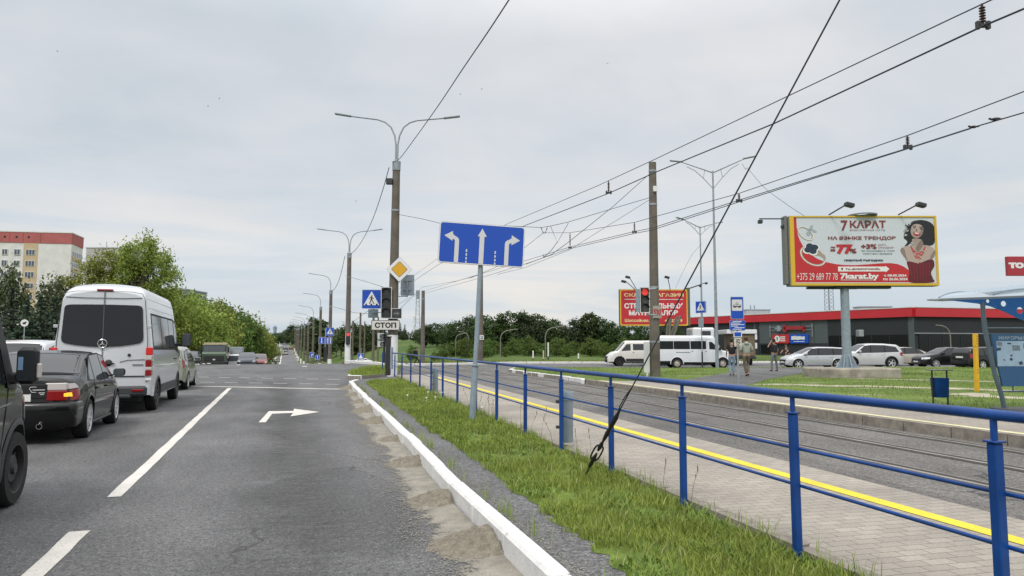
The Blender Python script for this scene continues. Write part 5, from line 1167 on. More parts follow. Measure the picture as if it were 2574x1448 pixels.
def archlip(B, parent, yc, ra, side, m, wd=.035, a0=-8, a1=188, off=.004):
    b = MB(); rows = []
    for i in range(25):
        a = R(a0 + (a1 - a0) * i / 24); row = []
        for q in (ra - .004, ra + wd * .5, ra + wd):
            y, z = yc + q * math.cos(a), max(.16, B.wr + q * math.sin(a)); row.append((side * (B.sx(y, z) + off + (.012 if q < ra + wd * .6 else 0)), y, z))
        row.insert(0, (side * (B.sx(yc + ra * math.cos(a), max(.16, B.wr + ra * math.sin(a))) - .06), yc + (ra - .004) * math.cos(a), max(.16, B.wr + (ra - .004) * math.sin(a)))); rows.append(row)
    b.grid(rows); return b.build('arch_lip', m, parent, smooth=40)
def underbody(parent, hw, y0, y1, z0=.2, z1=.62):
    b = MB(); b.rbox(-hw, hw, y0, y1, z0, z1, .03); return b.build('underbody', PLAST, parent)
def mirror(parent, x, y, z, m, w_=.20, h_=.14, d_=.12, arm=.08):
    s = 1 if x > 0 else -1; b = MB(); b.rbox(x, x + s * 1e-3 + s * w_, y - d_ / 2, y + d_ / 2, z - h_ / 2, z + h_ / 2, .03) if s > 0 else b.rbox(x - w_, x, y - d_ / 2, y + d_ / 2, z - h_ / 2, z + h_ / 2, .03)
    b.rbox(min(x, x - s * arm), max(x, x - s * arm), y - .04, y + .04, z - h_ / 2, z - h_ / 4, .01); h = b.build('mirror', m, parent, smooth=30)
    b = MB(); xa, xb = sorted((x + s * .015, x + s * (w_ - .015))); b.flat([(xa, z - h_ / 2 + .015), (xb, z - h_ / 2 + .015), (xb, z + h_ / 2 - .015), (xa, z + h_ / 2 - .015)], y - d_ / 2 - .002); b.build('mirror_glass', GLASSL, h); return h
def handle(B, parent, y, z, side, m, w_=.11):
    b = MB(); x = B.sx(y, z); b.rbox(-.012, .022, -w_, w_, -.017, .017, .008); b.move(Matrix.Translation((side * (x + .006), y, z)) @ Matrix.Scale(side, 4, (1, 0, 0))); b.build('door_handle', m, parent)

def make_car(name, label, loc, rz, kind, pm, group=None, rims='alloy', spokes=7, trim=PLAST, cat='car', lights=True, glass=GLASS, detail=True):
    t = thing(name, label, cat, loc, rz, group)
    K = {
     'sedan': dict(L=2.275, W=.885, top=[(-2.275, .50), (-2.26, .80), (-2.23, .985), (-2.12, 1.035), (-1.62, 1.055), (-1.3, 1.19), (-.95, 1.335), (-.7, 1.39), (-.3, 1.425), (.1, 1.43), (.4, 1.40), (.8, 1.21), (1.2, 1.0), (1.7, .92), (2.05, .82), (2.2, .70), (2.275, .45)],
          belt=[(-2.275, .42), (-2.2, .78), (-1.7, .925), (-1.2, .925), (1.0, .885), (1.3, .84), (2.0, .68), (2.275, .38)], side_w=[([(-1.36, .945), (-.86, .935), (-.86, .935)], [(-1.06, 1.16), (-.80, 1.315), (-.82, 1.335)]), ([(-.80, .93), (.06, .91)], [(-.76, 1.335), (.03, 1.36)]), ([(.12, .91), (.97, .905)], [(.09, 1.355), (.42, 1.32)])], rw=(-1.56, -.80), ws=(.46, 1.14), wy=(-1.28, 1.37), wr=.32, tumble=.30, doors=[[(.09, 1.36), (.10, .9), (.10, .3)], [(-.83, 1.34), (-.86, .93), (-.80, .75), (-.93, .6)], [(1.0, .9), (1.02, .62), (.98, .3)]]),
     'wagon': dict(L=2.145, W=.855, top=[(-2.145, .45), (-2.13, .85), (-2.07, 1.1), (-1.93, 1.34), (-1.8, 1.40), (-1.0, 1.445), (-.2, 1.455), (.25, 1.42), (.7, 1.22), (1.2, .98), (1.7, .88), (1.98, .76), (2.1, .64), (2.145, .40)],
          belt=[(-2.145, .40), (-2.08, .82), (-1.7, .89), (1.0, .86), (1.3, .82), (1.95, .64), (2.145, .34)], side_w=[([(-1.92, .93), (-1.02, .92)], [(-1.76, 1.30), (-1.0, 1.335)]), ([(-.94, .915), (-.02, .905)], [(-.94, 1.34), (-.05, 1.35)]), ([(.05, .905), (.98, .89)], [(.01, 1.345), (.38, 1.30)])], rw=(-2.08, -1.9), ws=(.34, 1.14), wy=(-1.22, 1.39), wr=.315, tumble=.27, doors=[[(.02, 1.36), (.02, .9), (.02, .3)], [(-.98, 1.36), (-.98, .9), (-.85, .66), (-.9, .5)], [(1.0, .88), (1.02, .6), (1.0, .3)]]),
     'suv': dict(L=2.25, W=.93, top=[(-2.25, .50), (-2.23, .95), (-2.15, 1.22), (-1.95, 1.53), (-1.8, 1.615), (-1.0, 1.68), (-.2, 1.69), (.25, 1.65), (.7, 1.42), (1.12, 1.14), (1.7, 1.06), (2.05, .98), (2.2, .80), (2.25, .5)],
          belt=[(-2.25, .45), (-2.18, .92), (-1.7, 1.04), (1.0, 1.0), (1.3, .96), (2.0, .86), (2.25, .45)], side_w=[([(-1.86, 1.12), (-.96, 1.075)], [(-1.66, 1.43), (-.95, 1.535)]), ([(-.88, 1.07), (.0, 1.05)], [(-.88, 1.54), (-.02, 1.55)]), ([(.08, 1.05), (.98, 1.035)], [(.04, 1.55), (.36, 1.50)])], rw=(-2.17, -1.92), ws=(.34, 1.08), wy=(-1.33, 1.36), wr=.36, tumble=.27, doors=[[(.04, 1.55), (.04, 1.0), (.04, .32)], [(-.92, 1.54), (-.92, 1.0), (-.82, .75), (-.95, .55)], [(1.0, 1.02), (1.02, .7), (1.0, .34)]]),
     'hatch': dict(L=2.0, W=.86, top=[(-2.0, .45), (-1.98, .9), (-1.9, 1.1), (-1.7, 1.38), (-1.55, 1.45), (-.8, 1.50), (0, 1.50), (.3, 1.46), (.75, 1.22), (1.15, 1.0), (1.6, .90), (1.85, .78), (1.97, .62), (2.0, .4)],
          belt=[(-2.0, .4), (-1.92, .85), (-1.5, .93), (.9, .90), (1.2, .85), (1.8, .66), (2.0, .34)], side_w=[([(-1.62, 1.0), (-.72, .96)], [(-1.45, 1.30), (-.7, 1.38)]), ([(-.65, .955), (.98, .92)], [(-.65, 1.385), (.36, 1.36)])], rw=(-1.92, -1.66), ws=(.38, 1.1), wy=(-1.2, 1.3), wr=.31, tumble=.27, doors=[[(.1, 1.38), (.1, .9), (.1, .3)]]),
    }[kind]
    L, W = K['L'], K['W']; ra = K['wr'] + .055
    B = Body(K['top'], K['belt'], [(-L, W * .78), (-L + .06, W * .885), (-L + .25, W * .965), (-L + .8, W), (L - 1.0, W), (L - .45, W * .965), (L - .15, W * .87), (L - .04, W * .76), (L, W * .66)],
             [(-L, .36), (-L + .3, .26), (-1, .22), (1, .22), (L - .3, .20), (L, .26)], K['wr'], [(K['wy'][0], ra), (K['wy'][1], ra)], K['tumble'], .17 if kind == 'sedan' else .13)
    B.mesh('body', pm, t); underbody(t, W - .22, -L + .25, L - .25)
    for s in (-1, 1):
        for y in K['wy']: wheel(t, s * (W - .105), y, K['wr'], .215, rims, spokes)
        n = len(K['side_w'])
        if detail:
            lo = K['side_w'][0][0][0]; hi = K['side_w'][-1][0][-1]
            tb = [(K['side_w'][0][0][0][0] - .05, K['side_w'][0][0][0][1] - .012), (K['side_w'][-1][0][-1][0] + .07, K['side_w'][-1][0][-1][1] - .012)]
            tt_ = [(K['side_w'][0][1][0][0] - .04, K['side_w'][0][1][0][1] + .012)] + [(q[1][-1][0], q[1][-1][1] + .022) for q in K['side_w'][:-1]] + [(K['side_w'][-1][1][-1][0] + .05, K['side_w'][-1][1][-1][1] + .018)]
            B.patch('window_trim', SEAM, t, tb, tt_, s, .003, 20, 5)
            for d in K['doors']: B.seam(d, t, s)
            for q in K['side_w'][-2:]: handle(B, t, (q[0][0][0] + .14), K['side_w'][-1][0][0][1] - .12, s, pm)
            B.seam([(-L + 1.4, .22), (L - 1.35, .22)], t, s, PLAST, .03, 'sill')
        for q in K['side_w']: B.patch('side_window', glass, t, q[0], q[1], s, .007, 10, 5)
        mirror(t, s * (B.sx(K['ws'][1] - .2, K['side_w'][-1][0][-1][1]) + .03), K['ws'][1] - .25, K['side_w'][-1][0][-1][1] + .10, pm if kind != 'suv' else pm)
        for y in K['wy']: archlip(B, t, y, ra, s, PLAST if kind == 'suv' else pm, .06 if kind == 'suv' else .03)
        if lights:
            zt = lerp(K['top'], -L + .06); zb_ = K['belt'][1][1]
            if kind == 'sedan':
                B.patch('tail_light', TAIL, t, [(-L + .01, .66), (-L + .42, .70)], [(-L + .03, .915), (-L + .40, .88)], s, .006, 6, 4)
            elif kind in ('wagon', 'suv', 'hatch'):
                B.patch('tail_light', TAIL, t, [(-L + .02, zb_ - .12), (-L + .30, zb_ - .05)], [(-L + .12, zb_ + .22), (-L + .34, zb_ + .10)], s, .008, 6, 4)
            zf = lerp(K['top'], L - .14); B.patch('headlight', HEADL, t, [(L - .50, zf - .13), (L - .045, zf - .17)], [(L - .56, zf - .01), (L - .07, zf - .035)], s, .006, 6, 4)
    B.crown('rear_window', glass, t, K['rw'][0], K['rw'][1], .88, .90); B.crown('window_trim', SEAM, t, K['rw'][0] - .05, K['rw'][1] + .05, .94, .95, .004); B.crown('windscreen', glass, t, K['ws'][0], K['ws'][1], .92, .92)
    # front and rear faces
    zf = lerp(K['top'], L - .1)
    b = MB(); b.rbox(-W * .55, W * .55, L - .06, L + .012, zf - .24, zf - .10, .01); b.build('grille', PLAST, t); b = MB(); b.rbox(-W * .6, W * .6, L - .06, L + .006, .27, .36, .01); b.build('lower_intake', PLAST, t)
    b = MB(); b.rbox(-.26, .26, L - .02, L + .022, .38, .48, .004); b.build('front_plate', PLATE, t)
    b = MB(); b.rbox(-.26, .26, -L - .012, -L + .05, .66 if kind == 'sedan' else .74, .77 if kind == 'sedan' else .85, .004); b.build('rear_plate', PLATE, t)
    t['hw'] = W; del t['hw']
    return t, B, K
NORTH = 0.0; RIGHTWARD = -R(90 + 18.3); LEFTWARD = R(90 - 18.3)

# ---- dark sedan, second in the queue
DKGREY = paint('graphite', (0.0035, 0.004, 0.004), .0, .4, .8)
sx_, sy_ = -3.77, 14.66
t, B, K = make_car('sedan', 'dark graphite sedan in the queue with lit indicator, behind the white van', (sx_, sy_, 0), R(.8), 'sedan', DKGREY, rims='alloy', spokes=9, lights=False, glass=GLASS)
L = 2.275
for s in (-1, 1):
    # tail lamp wraps the corner: clear strip above, red below, amber flash
    def face(name, m, x0, x1, z0, z1, y): 
        b = MB(); b.rbox(min(s * x0, s * x1), max(s * x0, s * x1), y - .02, y + .10, z0, z1, .012); return b.build(name, m, t, smooth=30)
    tl = B.patch('tail_light', TAIL, t, [(-L + .0, .665), (-L + .30, .675)], [(-L + .0, .82), (-L + .32, .84)], s, .010, 8, 4)
    face('tail_lens', TAIL, .455, .735, .665, .82, -L + .015).parent = tl; face('tail_lens', TAILC, .44, .725, .822, .935, -L + .02).parent = tl
    q = B.patch('tail_lens', TAILC, t, [(-L + .0, .835), (-L + .30, .855)], [(-L + .04, .925), (-L + .22, .925)], s, .010, 8, 3); q.parent = tl
    if s > 0:
        q = B.patch('indicator', AMBER, t, [(-L + .02, .725), (-L + .09, .725)], [(-L + .02, .785), (-L + .09, .785)], s, .016, 4, 2); q.parent = tl
        b = MB(); b.rbox(.685, .745, -L - .008, -L + .05, .72, .785, .01); b.build('indicator', AMBER, t).parent = tl
b = MB(); rows = []
for z, o_ in ((.26, -.06), (.29, .0), (.38, .03), (.47, .055), (.57, .06), (.62, .045), (.645, .0)):
    row = []
    for i in range(41):
        q = -1 + i / 20; a = abs(q); xx = math.copysign(min(1, a * 1.28), q) * (.855 + o_ * .25); yy_ = -L - o_ - .012 + (.30 * max(0, a - .55) ** 2 * 2.2 if a < .78 else .30 * .23 ** 2 * 2.2 + (a - .78) * 2.9); row.append((xx, yy_, z))
    rows.append(row)
b.grid([r[::-1] for r in rows]); b.build('rear_bumper', DKGREY, t, smooth=50)
b = MB(); b.rbox(-.50, .50, -L - .012, -L + .05, .645, .66, .004); b.rbox(-.47, .47, -L - .01, -L + .03, .70, .92, .01); b.build('boot_recess', SEAM, t)
b = MB(); b.lathe([(.040, .0), (.043, -.10), (.036, -.10), (.033, .02), (0, .02)], (.40, -L + .03, .29), 'Y', 16); b.build('exhaust_pipe', CHROME, t, smooth=40)
b = MB(); pts = [(.30 + .055 * math.cos(a) * (1 + .25 * math.sin(3 * a)), -L - .016, .84 + .05 * math.sin(a) * (1 + .2 * math.cos(2 * a))) for a in [R(60 + 15 * i) for i in range(17)]]; b.tube(pts, .005, 5)
for x0, x1, z in ((.28, .44, .835), (.36, .44, .79), (.38, .43, .765), (.24, .26, .77)): b.box(x0, x1, -L - .016, -L - .012, z - .006, z + .006)
b.build('sticker', mat('sticker_white', (.55, .56, .56), .5), t)
t.scale = (1, .87, 1)
for s in (-1, 1): B.seam([(-1.0, .56), (1.0, .54)], t, s, DKGREY, .014, 'rub_strip', .004)

# ---- vans (high roof, generic builder)
def make_van(name, label, loc, rz, pm, L, W, H, wy, wr, front, windows, belt=1.22, group=None, rims='steel', rimf=.58, tumble=.10, glass=GLASS, rr=.20, nose=(.95, 1.1), bump=PLAST, rear=(0, .03), trimpan=True, sill=.30):
    t = thing(name, label, 'van', loc, rz, group); h = L / 2; nh, nl = nose   # bonnet height and length
    top = [(-h, H * .93), (-h + .10, H * .975), (-h + .4, H), (h - nl - front, H * .995), (h - nl - front * .8, H * .96), (h - nl, nh + .12), (h - nl * .5, nh + .03), (h - .18, nh - .16), (h - .05, nh - .34), (h, .52)]
    bl = [(-h, belt), (h - nl - front * .7, belt), (h - nl + .05, nh - .02), (h - .2, nh - .26), (h, .45)]
    ra = wr + .07
    B = Body(top, bl, [(-h, W * .955), (-h + .06, W * .985), (-h + .3, W), (h - 1.3, W), (h - .6, W * .975), (h - .25, W * .90), (h - .06, W * .76), (h, W * .64)], [(-h, .42), (-h + .4, sill), (h - .3, sill), (h, .32)], wr, [(y, ra) for y in wy], tumble, rr,
             [(0, .975), (.1, .99), (.5, 1.0), (.85, .995), (1, .985)])
    B.mesh('body', pm, t); underbody(t, W - .24, -h + .3, h - .3, .24, .8)
    for s in (-1, 1):
        for y in wy: wheel(t, s * (W - .12), y, wr, .225, rims, 7, rimf); archlip(B, t, y, ra, s, bump if bump else pm, .05)
        for bo, to in windows: B.patch('side_window', glass, t, bo, to, s, .007, 12, 5)
        B.patch('headlight', HEADL, t, [(h - .42, nh - .36), (h - .07, nh - .46)], [(h - .45, nh - .14), (h - .10, nh - .20)], s, .006, 6, 4)
        if bump: B.patch('side_cladding', bump, t, [(wy[0] + ra + .06, sill + .02), (wy[1] - ra - .06, sill + .02)], [(wy[0] + ra + .06, sill + .22), (wy[1] - ra - .06, sill + .22)], s, .014, 8, 3)
    B.crown('windscreen', glass, t, h - nl - front * .78, h - nl + .04, .93, .90)
    b = MB(); b.rbox(-W * .62, W * .62, h - .08, h + .015, nh - .46, nh - .28, .02); b.build('grille', PLAST, t); b = MB(); b.rbox(-W * .72, W * .72, h - .25, h + .05, .28, .55, .06); b.build('front_bumper', bump or PLAST, t, smooth=40)
    b = MB(); b.rbox(-W * .93, W * .93, -h - .06, -h + .18, .40, .62, .05); b.build('rear_bumper', bump or PLAST, t, smooth=40)
    return t, B
def rect_lines(y0, y1, z0, z1): return ([(y0, z0), (y1, z0)], [(y0, z1), (y1, z1)])
WHITEP = paint('white', (0.70, 0.715, 0.73), .0, .3); SILVER = paint('silver', (.46, .48, .50), .5, .3); BUMPG = mat('bumper_grey', (.040, .043, .046), .55)
SPW = paint('silver_white', (.60, .625, .65), .1, .3)
h = 2.95; vx, vy = -3.58, 20.75
t, B = make_van('minibus', 'large silver white high roof minibus with dark tinted rear windows, first in the queue', (vx, vy, 0), NORTH, SPW, 2 * h, .985, 2.90, (-1.87, 1.79), .345, .95,
    [rect_lines(-2.55, -1.25, 1.46, 2.20), rect_lines(-1.18, .05, 1.45, 2.20), rect_lines(.12, 1.0, 1.44, 2.19), ([(1.12, 1.40), (2.05, 1.30)], [(1.12, 2.16), (1.45, 2.12)])], 1.36, rims='dark', rimf=.62, tumble=.115, nose=(1.2, .85), bump=BUMPG, sill=.36, rr=.26)
yb = -h - .012
def rrect(x0, x1, z0, z1, r): return frame_poly(x0, x1, z0, z1, r, 6)
b = MB(); lo = [(-.80 + 1.6 * i / 24, 1.58 - .10 * (1 - (2 * i / 24 - 1) ** 2)) for i in range(25)]; hi = [(.735 - 1.47 * i / 24, 2.40 + .012 * (1 - (2 * i / 24 - 1) ** 2)) for i in range(25)]
pp = [(-.80, 1.68), (-.79, 1.61)] + [(x, z) for x, z in lo[1:-1]] + [(.79, 1.61), (.80, 1.68), (.765, 2.33), (.74, 2.38)] + hi[1:-1] + [(-.74, 2.38), (-.765, 2.33)]
b.flat(pp, yb - .012); b.build('rear_window', mat('tinted_glass', (.008, .010, .014), .05, spec=.5), t)
b = MB(); b.box(-.007, .007, yb - .020, yb - .003, .60, 2.72); b.build('door_gap', mat('gap_grey', (.10, .105, .11), .6), t)
b = MB(); b.box(-.86, .86, yb - .004, yb - .001, .82, .845); 
for s in (-1, 1): b.tube([(s * .885, yb, .7), (s * .89, yb, 1.6), (s * .81, yb, 2.52), (s * .75, yb, 2.66), (s * .55, yb, 2.70), (0, yb, 2.71)], .006, 5)
b.tube([(-.75, yb + .002, 2.57), (-.4, yb - .004, 2.555), (.4, yb - .004, 2.555), (.75, yb + .002, 2.57)], .007, 5); b.tube([(.35, yb, 1.15), (.5, yb, 1.19), (.85, yb, 1.20)], .006, 5); b.build('door_gap', SEAM, t)
b = MB(); b.rbox(-.16, .16, -h - .03, -h + .06, 2.715, 2.755, .01); b.build('brake_strip', TAIL, t)
b = MB(); b.rbox(.01, .25, yb - .04, yb, 1.105, 1.135, .012); b.lathe([(.075, 0), (.05, -.02), (0, -.02)], (.13, yb, 1.13), 'Y', 16); b.build('door_handle', PLAST, t, smooth=40); b = MB(); b.lathe([(.035, 0), (.03, -.012), (0, -.012)], (.53, yb, 1.30), 'Y', 16); b.build('fuel_lock', PLAST, t)
# round emblem with three points
b = MB(); c = (-.0, yb - .03, 1.555); b.tube([(c[0] + .09 * math.cos(a), c[1], c[2] + .09 * math.sin(a)) for a in [2 * math.pi * i / 28 for i in range(29)]], .008, 6, False)
for k in range(3):
    a = R(90 + 120 * k); n_ = a + math.pi / 2; b.add([(c[0] + .016 * math.cos(n_), c[1] - .006, c[2] + .016 * math.sin(n_)), (c[0] - .016 * math.cos(n_), c[1] - .006, c[2] - .016 * math.sin(n_)), (c[0] + .086 * math.cos(a), c[1] - .004, c[2] + .086 * math.sin(a))], [(0, 1, 2)])
b.build('emblem', CHROME, t, smooth=50)
b = MB(); b.box(.60, .82, yb - .004, yb - .001, 1.07, 1.10); b.build('badge', mat('badge_grey', (.2, .21, .22), .4, .5), t)
for s in (-1, 1):
    for z in (1.93, 1.0):
        b = MB(); b.rbox(min(s * .87, s * .955), max(s * .87, s * .955), yb - .025, yb + .02, z - .035, z + .035, .008); b.build('hinge', mat('hinge', (.5, .51, .52), .45, .4), t)
    tl = None
    for z0, z1, m in ((1.30, 1.47, BRAKE), (1.19, 1.295, TAILC), (1.04, 1.185, TAIL), (.965, 1.035, TAILC), (.84, .96, TAIL)):
        b = MB(); x0, x1 = sorted((s * .865, s * .99)); b.rbox(x0, x1, yb - .035, -h + .16, z0, z1, .012); q = b.build('tail_light' if tl is None else 'tail_lens', m, t if tl is None else tl, smooth=30); tl = tl or q
    mirror(t, s * 1.05, 1.95, 1.68, PLAST, .22, .36, .14, .12)
    handle(B, t, 1.2, 1.16, s, PLAST); handle(B, t, .92, 1.16, s, PLAST)
    for d in ([(1.06, 2.3), (1.06, .4)], [(-.30, 2.25), (-.30, .42)], [(2.0, 1.25), (2.1, .9), (1.95, .45)]): B.seam(d, t, s, SEAM, .006)
    for z in (2.36, 2.56): B.seam([(-h + .2, z), (1.2, z - .01)], t, s, SPW, .012, 'roof_crease', 0)
    B.patch('side_glass_band', SEAM, t, [(-2.62, 1.42), (1.05, 1.40), (2.12, 1.26)], [(-2.62, 2.25), (1.05, 2.24), (1.42, 2.19)], s, .003, 20, 4)
    B.seam([(-h + .15, 1.08), (0, 1.02), (2.0, 1.04)], t, s, SPW, .012, 'body_crease', 0)
b = MB(); b.rbox(.62, .85, -h - .085, -h - .04, .50, .55, .008); b.build('reflector', TAIL, t)
b = MB(); b.rbox(-.6, .6, -h - .10, -h + .05, .36, .44, .02); b.build('step', BUMPG, t); b = MB(); b.box(.875, .99, yb - .03, yb - .01, .745, .80); b.build('number_plate', PLATE, t)
b = MB(); b.cyl((.1, -h + .3, .30), (.1, -h - .02, .30), .03); b.build('exhaust_pipe', DARKMETAL, t)

# ---- dark van close on the left
GUN = paint('gunmetal', (0.008, 0.009, 0.009), .0, .4, .8)
t, B = make_van('near_van', 'dark grey van cut by the left edge, its black door mirror and front wheel showing', (-3.27, 6.28, 0), NORTH, GUN, 4.98, .985, 2.06, (-1.15, 1.76), .345, .52,
    [rect_lines(-2.2, -.55, 1.20, 1.74), ([(-.45, 1.20), (.55, 1.18)], [(-.45, 1.74), (.5, 1.74)]), ([(.64, 1.18), (1.44, 1.16)], [(.64, 1.74), (1.10, 1.72)])], 1.15, rims='steel', rimf=.66, nose=(1.16, .86), bump=BUMPG, tumble=.075, sill=.34, rr=.14)
b = MB(); b.rbox(1.01, 1.185, 1.44, 1.56, 1.15, 1.49, .04); b.rbox(.90, 1.03, 1.45, 1.55, 1.15, 1.25, .02); mm = b.build('mirror', PLAST, t, smooth=40)
b = MB(); b.flat(frame_poly(1.025, 1.17, 1.18, 1.46, .03), 1.436); b.build('mirror_glass', GLASS, mm); b = MB(); b.rbox(1.17, 1.205, 1.46, 1.54, 1.20, 1.34, .012); b.build('indicator', TAILC, mm)
b = MB(); b.rbox(1.035, 1.075, 1.430, 1.434, 1.28, 1.40, .001); b.build('mirror_sticker', mat('sticker_blue', (.25, .4, .6), .3), mm)
for d in ([(.58, 1.78), (.58, 1.1), (.58, .36)], [(1.46, 1.14), (1.36, .85), (1.22, .36)]): B.seam(d, t, 1, SEAM, .007)
B.seam([(-1.9, .93), (.4, .90), (1.5, .97)], t, 1, GUN, .012, 'body_crease', 0); handle(B, t, .72, 1.02, 1, PLAST)
B.patch('pillar', PLAST, t, [(1.40, 1.12), (1.66, 1.10)], [(1.06, 1.80), (1.20, 1.82)], 1, .012, 6, 8)
b = MB(); b.rbox(.80, .97, 1.2, 1.32, .24, .40, .02); b.build('mud_flap', PLAST, t)

# ---- further queue cars
OLIVE = paint('sage', (.28, .30, .22), .3, .3)
make_car('hatchback', 'sage silver hatchback mostly hidden ahead of the large white minibus', (-3.68, 28.6, 0), NORTH, 'hatch', OLIVE, spokes=8)
make_car('white_suv', 'white car seen above the dark sedan roof, in the lane left of the queue', (-6.85, 25.2, 0), NORTH, 'suv', WHITEP, spokes=8)
make_car('white_hatchback', 'white car with pale window at the far left, left of the other white car roof', (-9.9, 33.2, 0), R(180), 'suv', WHITEP, spokes=8, glass=GLASSL)
tb_ = make_car('white_hatchback', 'white hatchback hidden deeper between the near van and the dark sedan', (-6.9, 19.3, 0), NORTH, 'hatch', WHITEP, spokes=8)

# ---- oncoming traffic at the crest
def place(px, d):
    p = at(px, HZ, d); return (p.x, p.y, Zf(p.x, p.y) + .02)
TGREEN = paint('truck_green', (.045, .085, .045), 0, .45); TBEIGE = mat('tipper_beige', (.40, .35, .22), .7, var=.2)
t = thing('lorry', 'green cab tipper lorry facing us at the crest with beige body', 'lorry', place(543, 79), R(180))
b = MB(); b.rbox(-1.22, 1.22, .2, 2.0, .75, 2.75, .10); b.prism([(1.9, .95), (2.28, .98), (2.3, 1.75), (2.12, 2.0), (1.9, 2.0)], -1.2, 1.2, 'YZ'); b.build('cab', TGREEN, t, smooth=30)
b = MB(); b.prism([(1.95, 2.02), (2.14, 2.02), (2.02, 2.72), (1.95, 2.72)], -1.05, 1.05, 'YZ'); b.build('windscreen', GLASSL, t); b = MB(); b.rbox(-1.0, 1.0, 2.28, 2.33, 1.0, 1.55, .03); b.build('grille', PLAST, t); b = MB(); b.rbox(-1.23, 1.23, 2.05, 2.45, .45, .95, .06); b.build('bumper', PLAST, t); b = MB(); b.rbox(-1.16, 1.16, 2.0, 2.1, 2.72, 2.84, .03); b.rbox(-1.2, 1.2, -4.2, .0, 1.2, 2.75, .05); b.rbox(-1.2, 1.2, -.1, .6, 2.75, 2.98, .03); b.build('tipper_body', TBEIGE, t)
b = MB(); b.rbox(-.13, .13, 2.33, 2.35, 1.08, 1.24, .02); b.build('emblem', ALLOY, t)
for s in (-1, 1):
    b = MB(); b.rbox(min(s * 1.30, s * 1.5), max(s * 1.30, s * 1.5), 2.05, 2.15, 1.9, 2.5, .03); b.tube([(s * 1.2, 2.0, 2.5), (s * 1.4, 2.1, 2.5)], .02, 5); b.build('mirror', PLAST, t)
    for y in (1.35, -2.2, -3.5): wheel(t, s * 1.05, y, .52, .3, 'steel', rimf=.55)
b = MB(); b.tube([(-.6, 2.12, 2.05), (-.1, 2.11, 2.2)], .015, 5); b.tube([(.1, 2.12, 2.05), (.6, 2.11, 2.2)], .015, 5); b.build('wiper', PLAST, t)
t = thing('delivery_truck', 'small white cab truck with grey tarpaulin box behind the green lorry', 'truck', place(588, 84), R(180))
b = MB(); b.rbox(-.95, .95, .4, 2.2, .5, 1.9, .12); b.build('cab', WHITEP, t, smooth=30); b = MB(); b.rbox(-.82, .82, 2.16, 2.22, 1.1, 1.75, .04); b.build('windscreen', GLASSL, t); b = MB(); b.rbox(-1.0, 1.0, -3.0, .2, .8, 2.75, .05); b.build('tarpaulin_box', mat('tarp', (.26, .29, .31), .7, var=.15), t)
for s in (-1, 1):
    for y in (1.5, -2.0): wheel(t, s * .85, y, .36, .22, 'steel')
NAVY = paint('navy', (.03, .04, .06), .3); REDP = paint('dull_red', (.22, .035, .03), .2); BEIGEP = paint('beige', (.48, .45, .38), .2); BLACKP = paint('black', (.008, .009, .010), .0, .4)
make_car('suv', 'dark blue SUV facing us at the crest with bright headlights', place(622, 76), R(180), 'suv', NAVY, detail=False, glass=GLASSL)
make_car('hatchback', 'dull red hatchback facing us at the crest right of the dark blue SUV', place(652, 79.5), R(180), 'suv', REDP, detail=False, glass=GLASSL)
make_car('hatchback', 'dark car facing us at the crest close to the minibus mirror', place(478, 71), R(180), 'suv', BLACKP, detail=False, glass=GLASSL)
for px, d, rz, pm, kind, lab in ((688.5, 205, R(180), WHITEP, 'suv', 'white car nearest the crest on the far road'), (704, 262, R(180), SILVER, 'sedan', 'silver car on the far road behind the white one'), (691, 290, R(180), SILVER, 'suv', 'greyish car on the left of the far road'), (703, 345, R(180), WHITEP, 'hatch', 'small pale car highest up the far road'),
                                (717.5, 268, 0, BEIGEP, 'suv', 'beige car driving away on the right half of the far road'), (731, 318, 0, REDP, 'sedan', 'red car driving away at the right edge of the far road'), (718, 300, 0, NAVY, 'suv', 'dark car driving away ahead of the beige one')):
    make_car('distant_car', lab, place(px, d), rz, kind, pm, 'cars on the far road', detail=False)
for px, d, pm, kind, lab in ((893, 132, BLACKP, 'sedan', 'black car parked in the far meadow left of the traffic light'), (917, 128, WHITEP, 'sedan', 'white car parked in the far meadow beside the traffic light')):
    make_car('distant_car', lab, place(px, d), RIGHTWARD, kind, pm, 'cars on the far road', detail=False)

# ---- cross street
def pl2(px, d, z=0.0): p = at(px, HZ, d); return (p.x, p.y, z)
CREAMW = paint('cream_white', (.66, .64, .59), 0, .4)
t, B = make_van('cream_van', 'cream white low van heading left, partly behind the bare concrete pole', pl2(1601, 54.5), LEFTWARD, CREAMW, 4.75, .92, 1.93, (-1.35, 1.45), .32, .75,
    [rect_lines(-2.1, -.95, 1.2, 1.66), rect_lines(-.80, .45, 1.2, 1.66), ([(.62, 1.17), (1.35, 1.13)], [(.62, 1.66), (.92, 1.64)])], 1.1, rims='steel', rimf=.62, nose=(1.02, .75), bump=PLAST, tumble=.2, sill=.34)
for s in (-1, 1):
    for d in ([(.53, 1.7), (.53, .4)], [(1.42, 1.1), (1.35, .8), (1.1, .45)]): B.seam(d, t, s, SEAM, .008)
    handle(B, t, .42, 1.03, s, PLAST, .05)
GAZ = paint('van_white', (.68, .71, .74), 0, .4)
t, B = make_van('minibus', 'white minibus with side windows heading right between the poles', pl2(1742, 49.5), RIGHTWARD, GAZ, 5.5, 1.0, 2.24, (-1.35, 1.75), .345, .62,
    [rect_lines(-2.55, -1.62, 1.33, 1.80), rect_lines(-1.50, -.50, 1.33, 1.80), rect_lines(-.36, .60, 1.33, 1.80), ([(.86, 1.30), (1.62, 1.22)], [(.86, 1.78), (1.05, 1.78)])], 1.18, rims='cream', rimf=.60, nose=(1.12, 1.0), bump=None, tumble=.11, sill=.42)
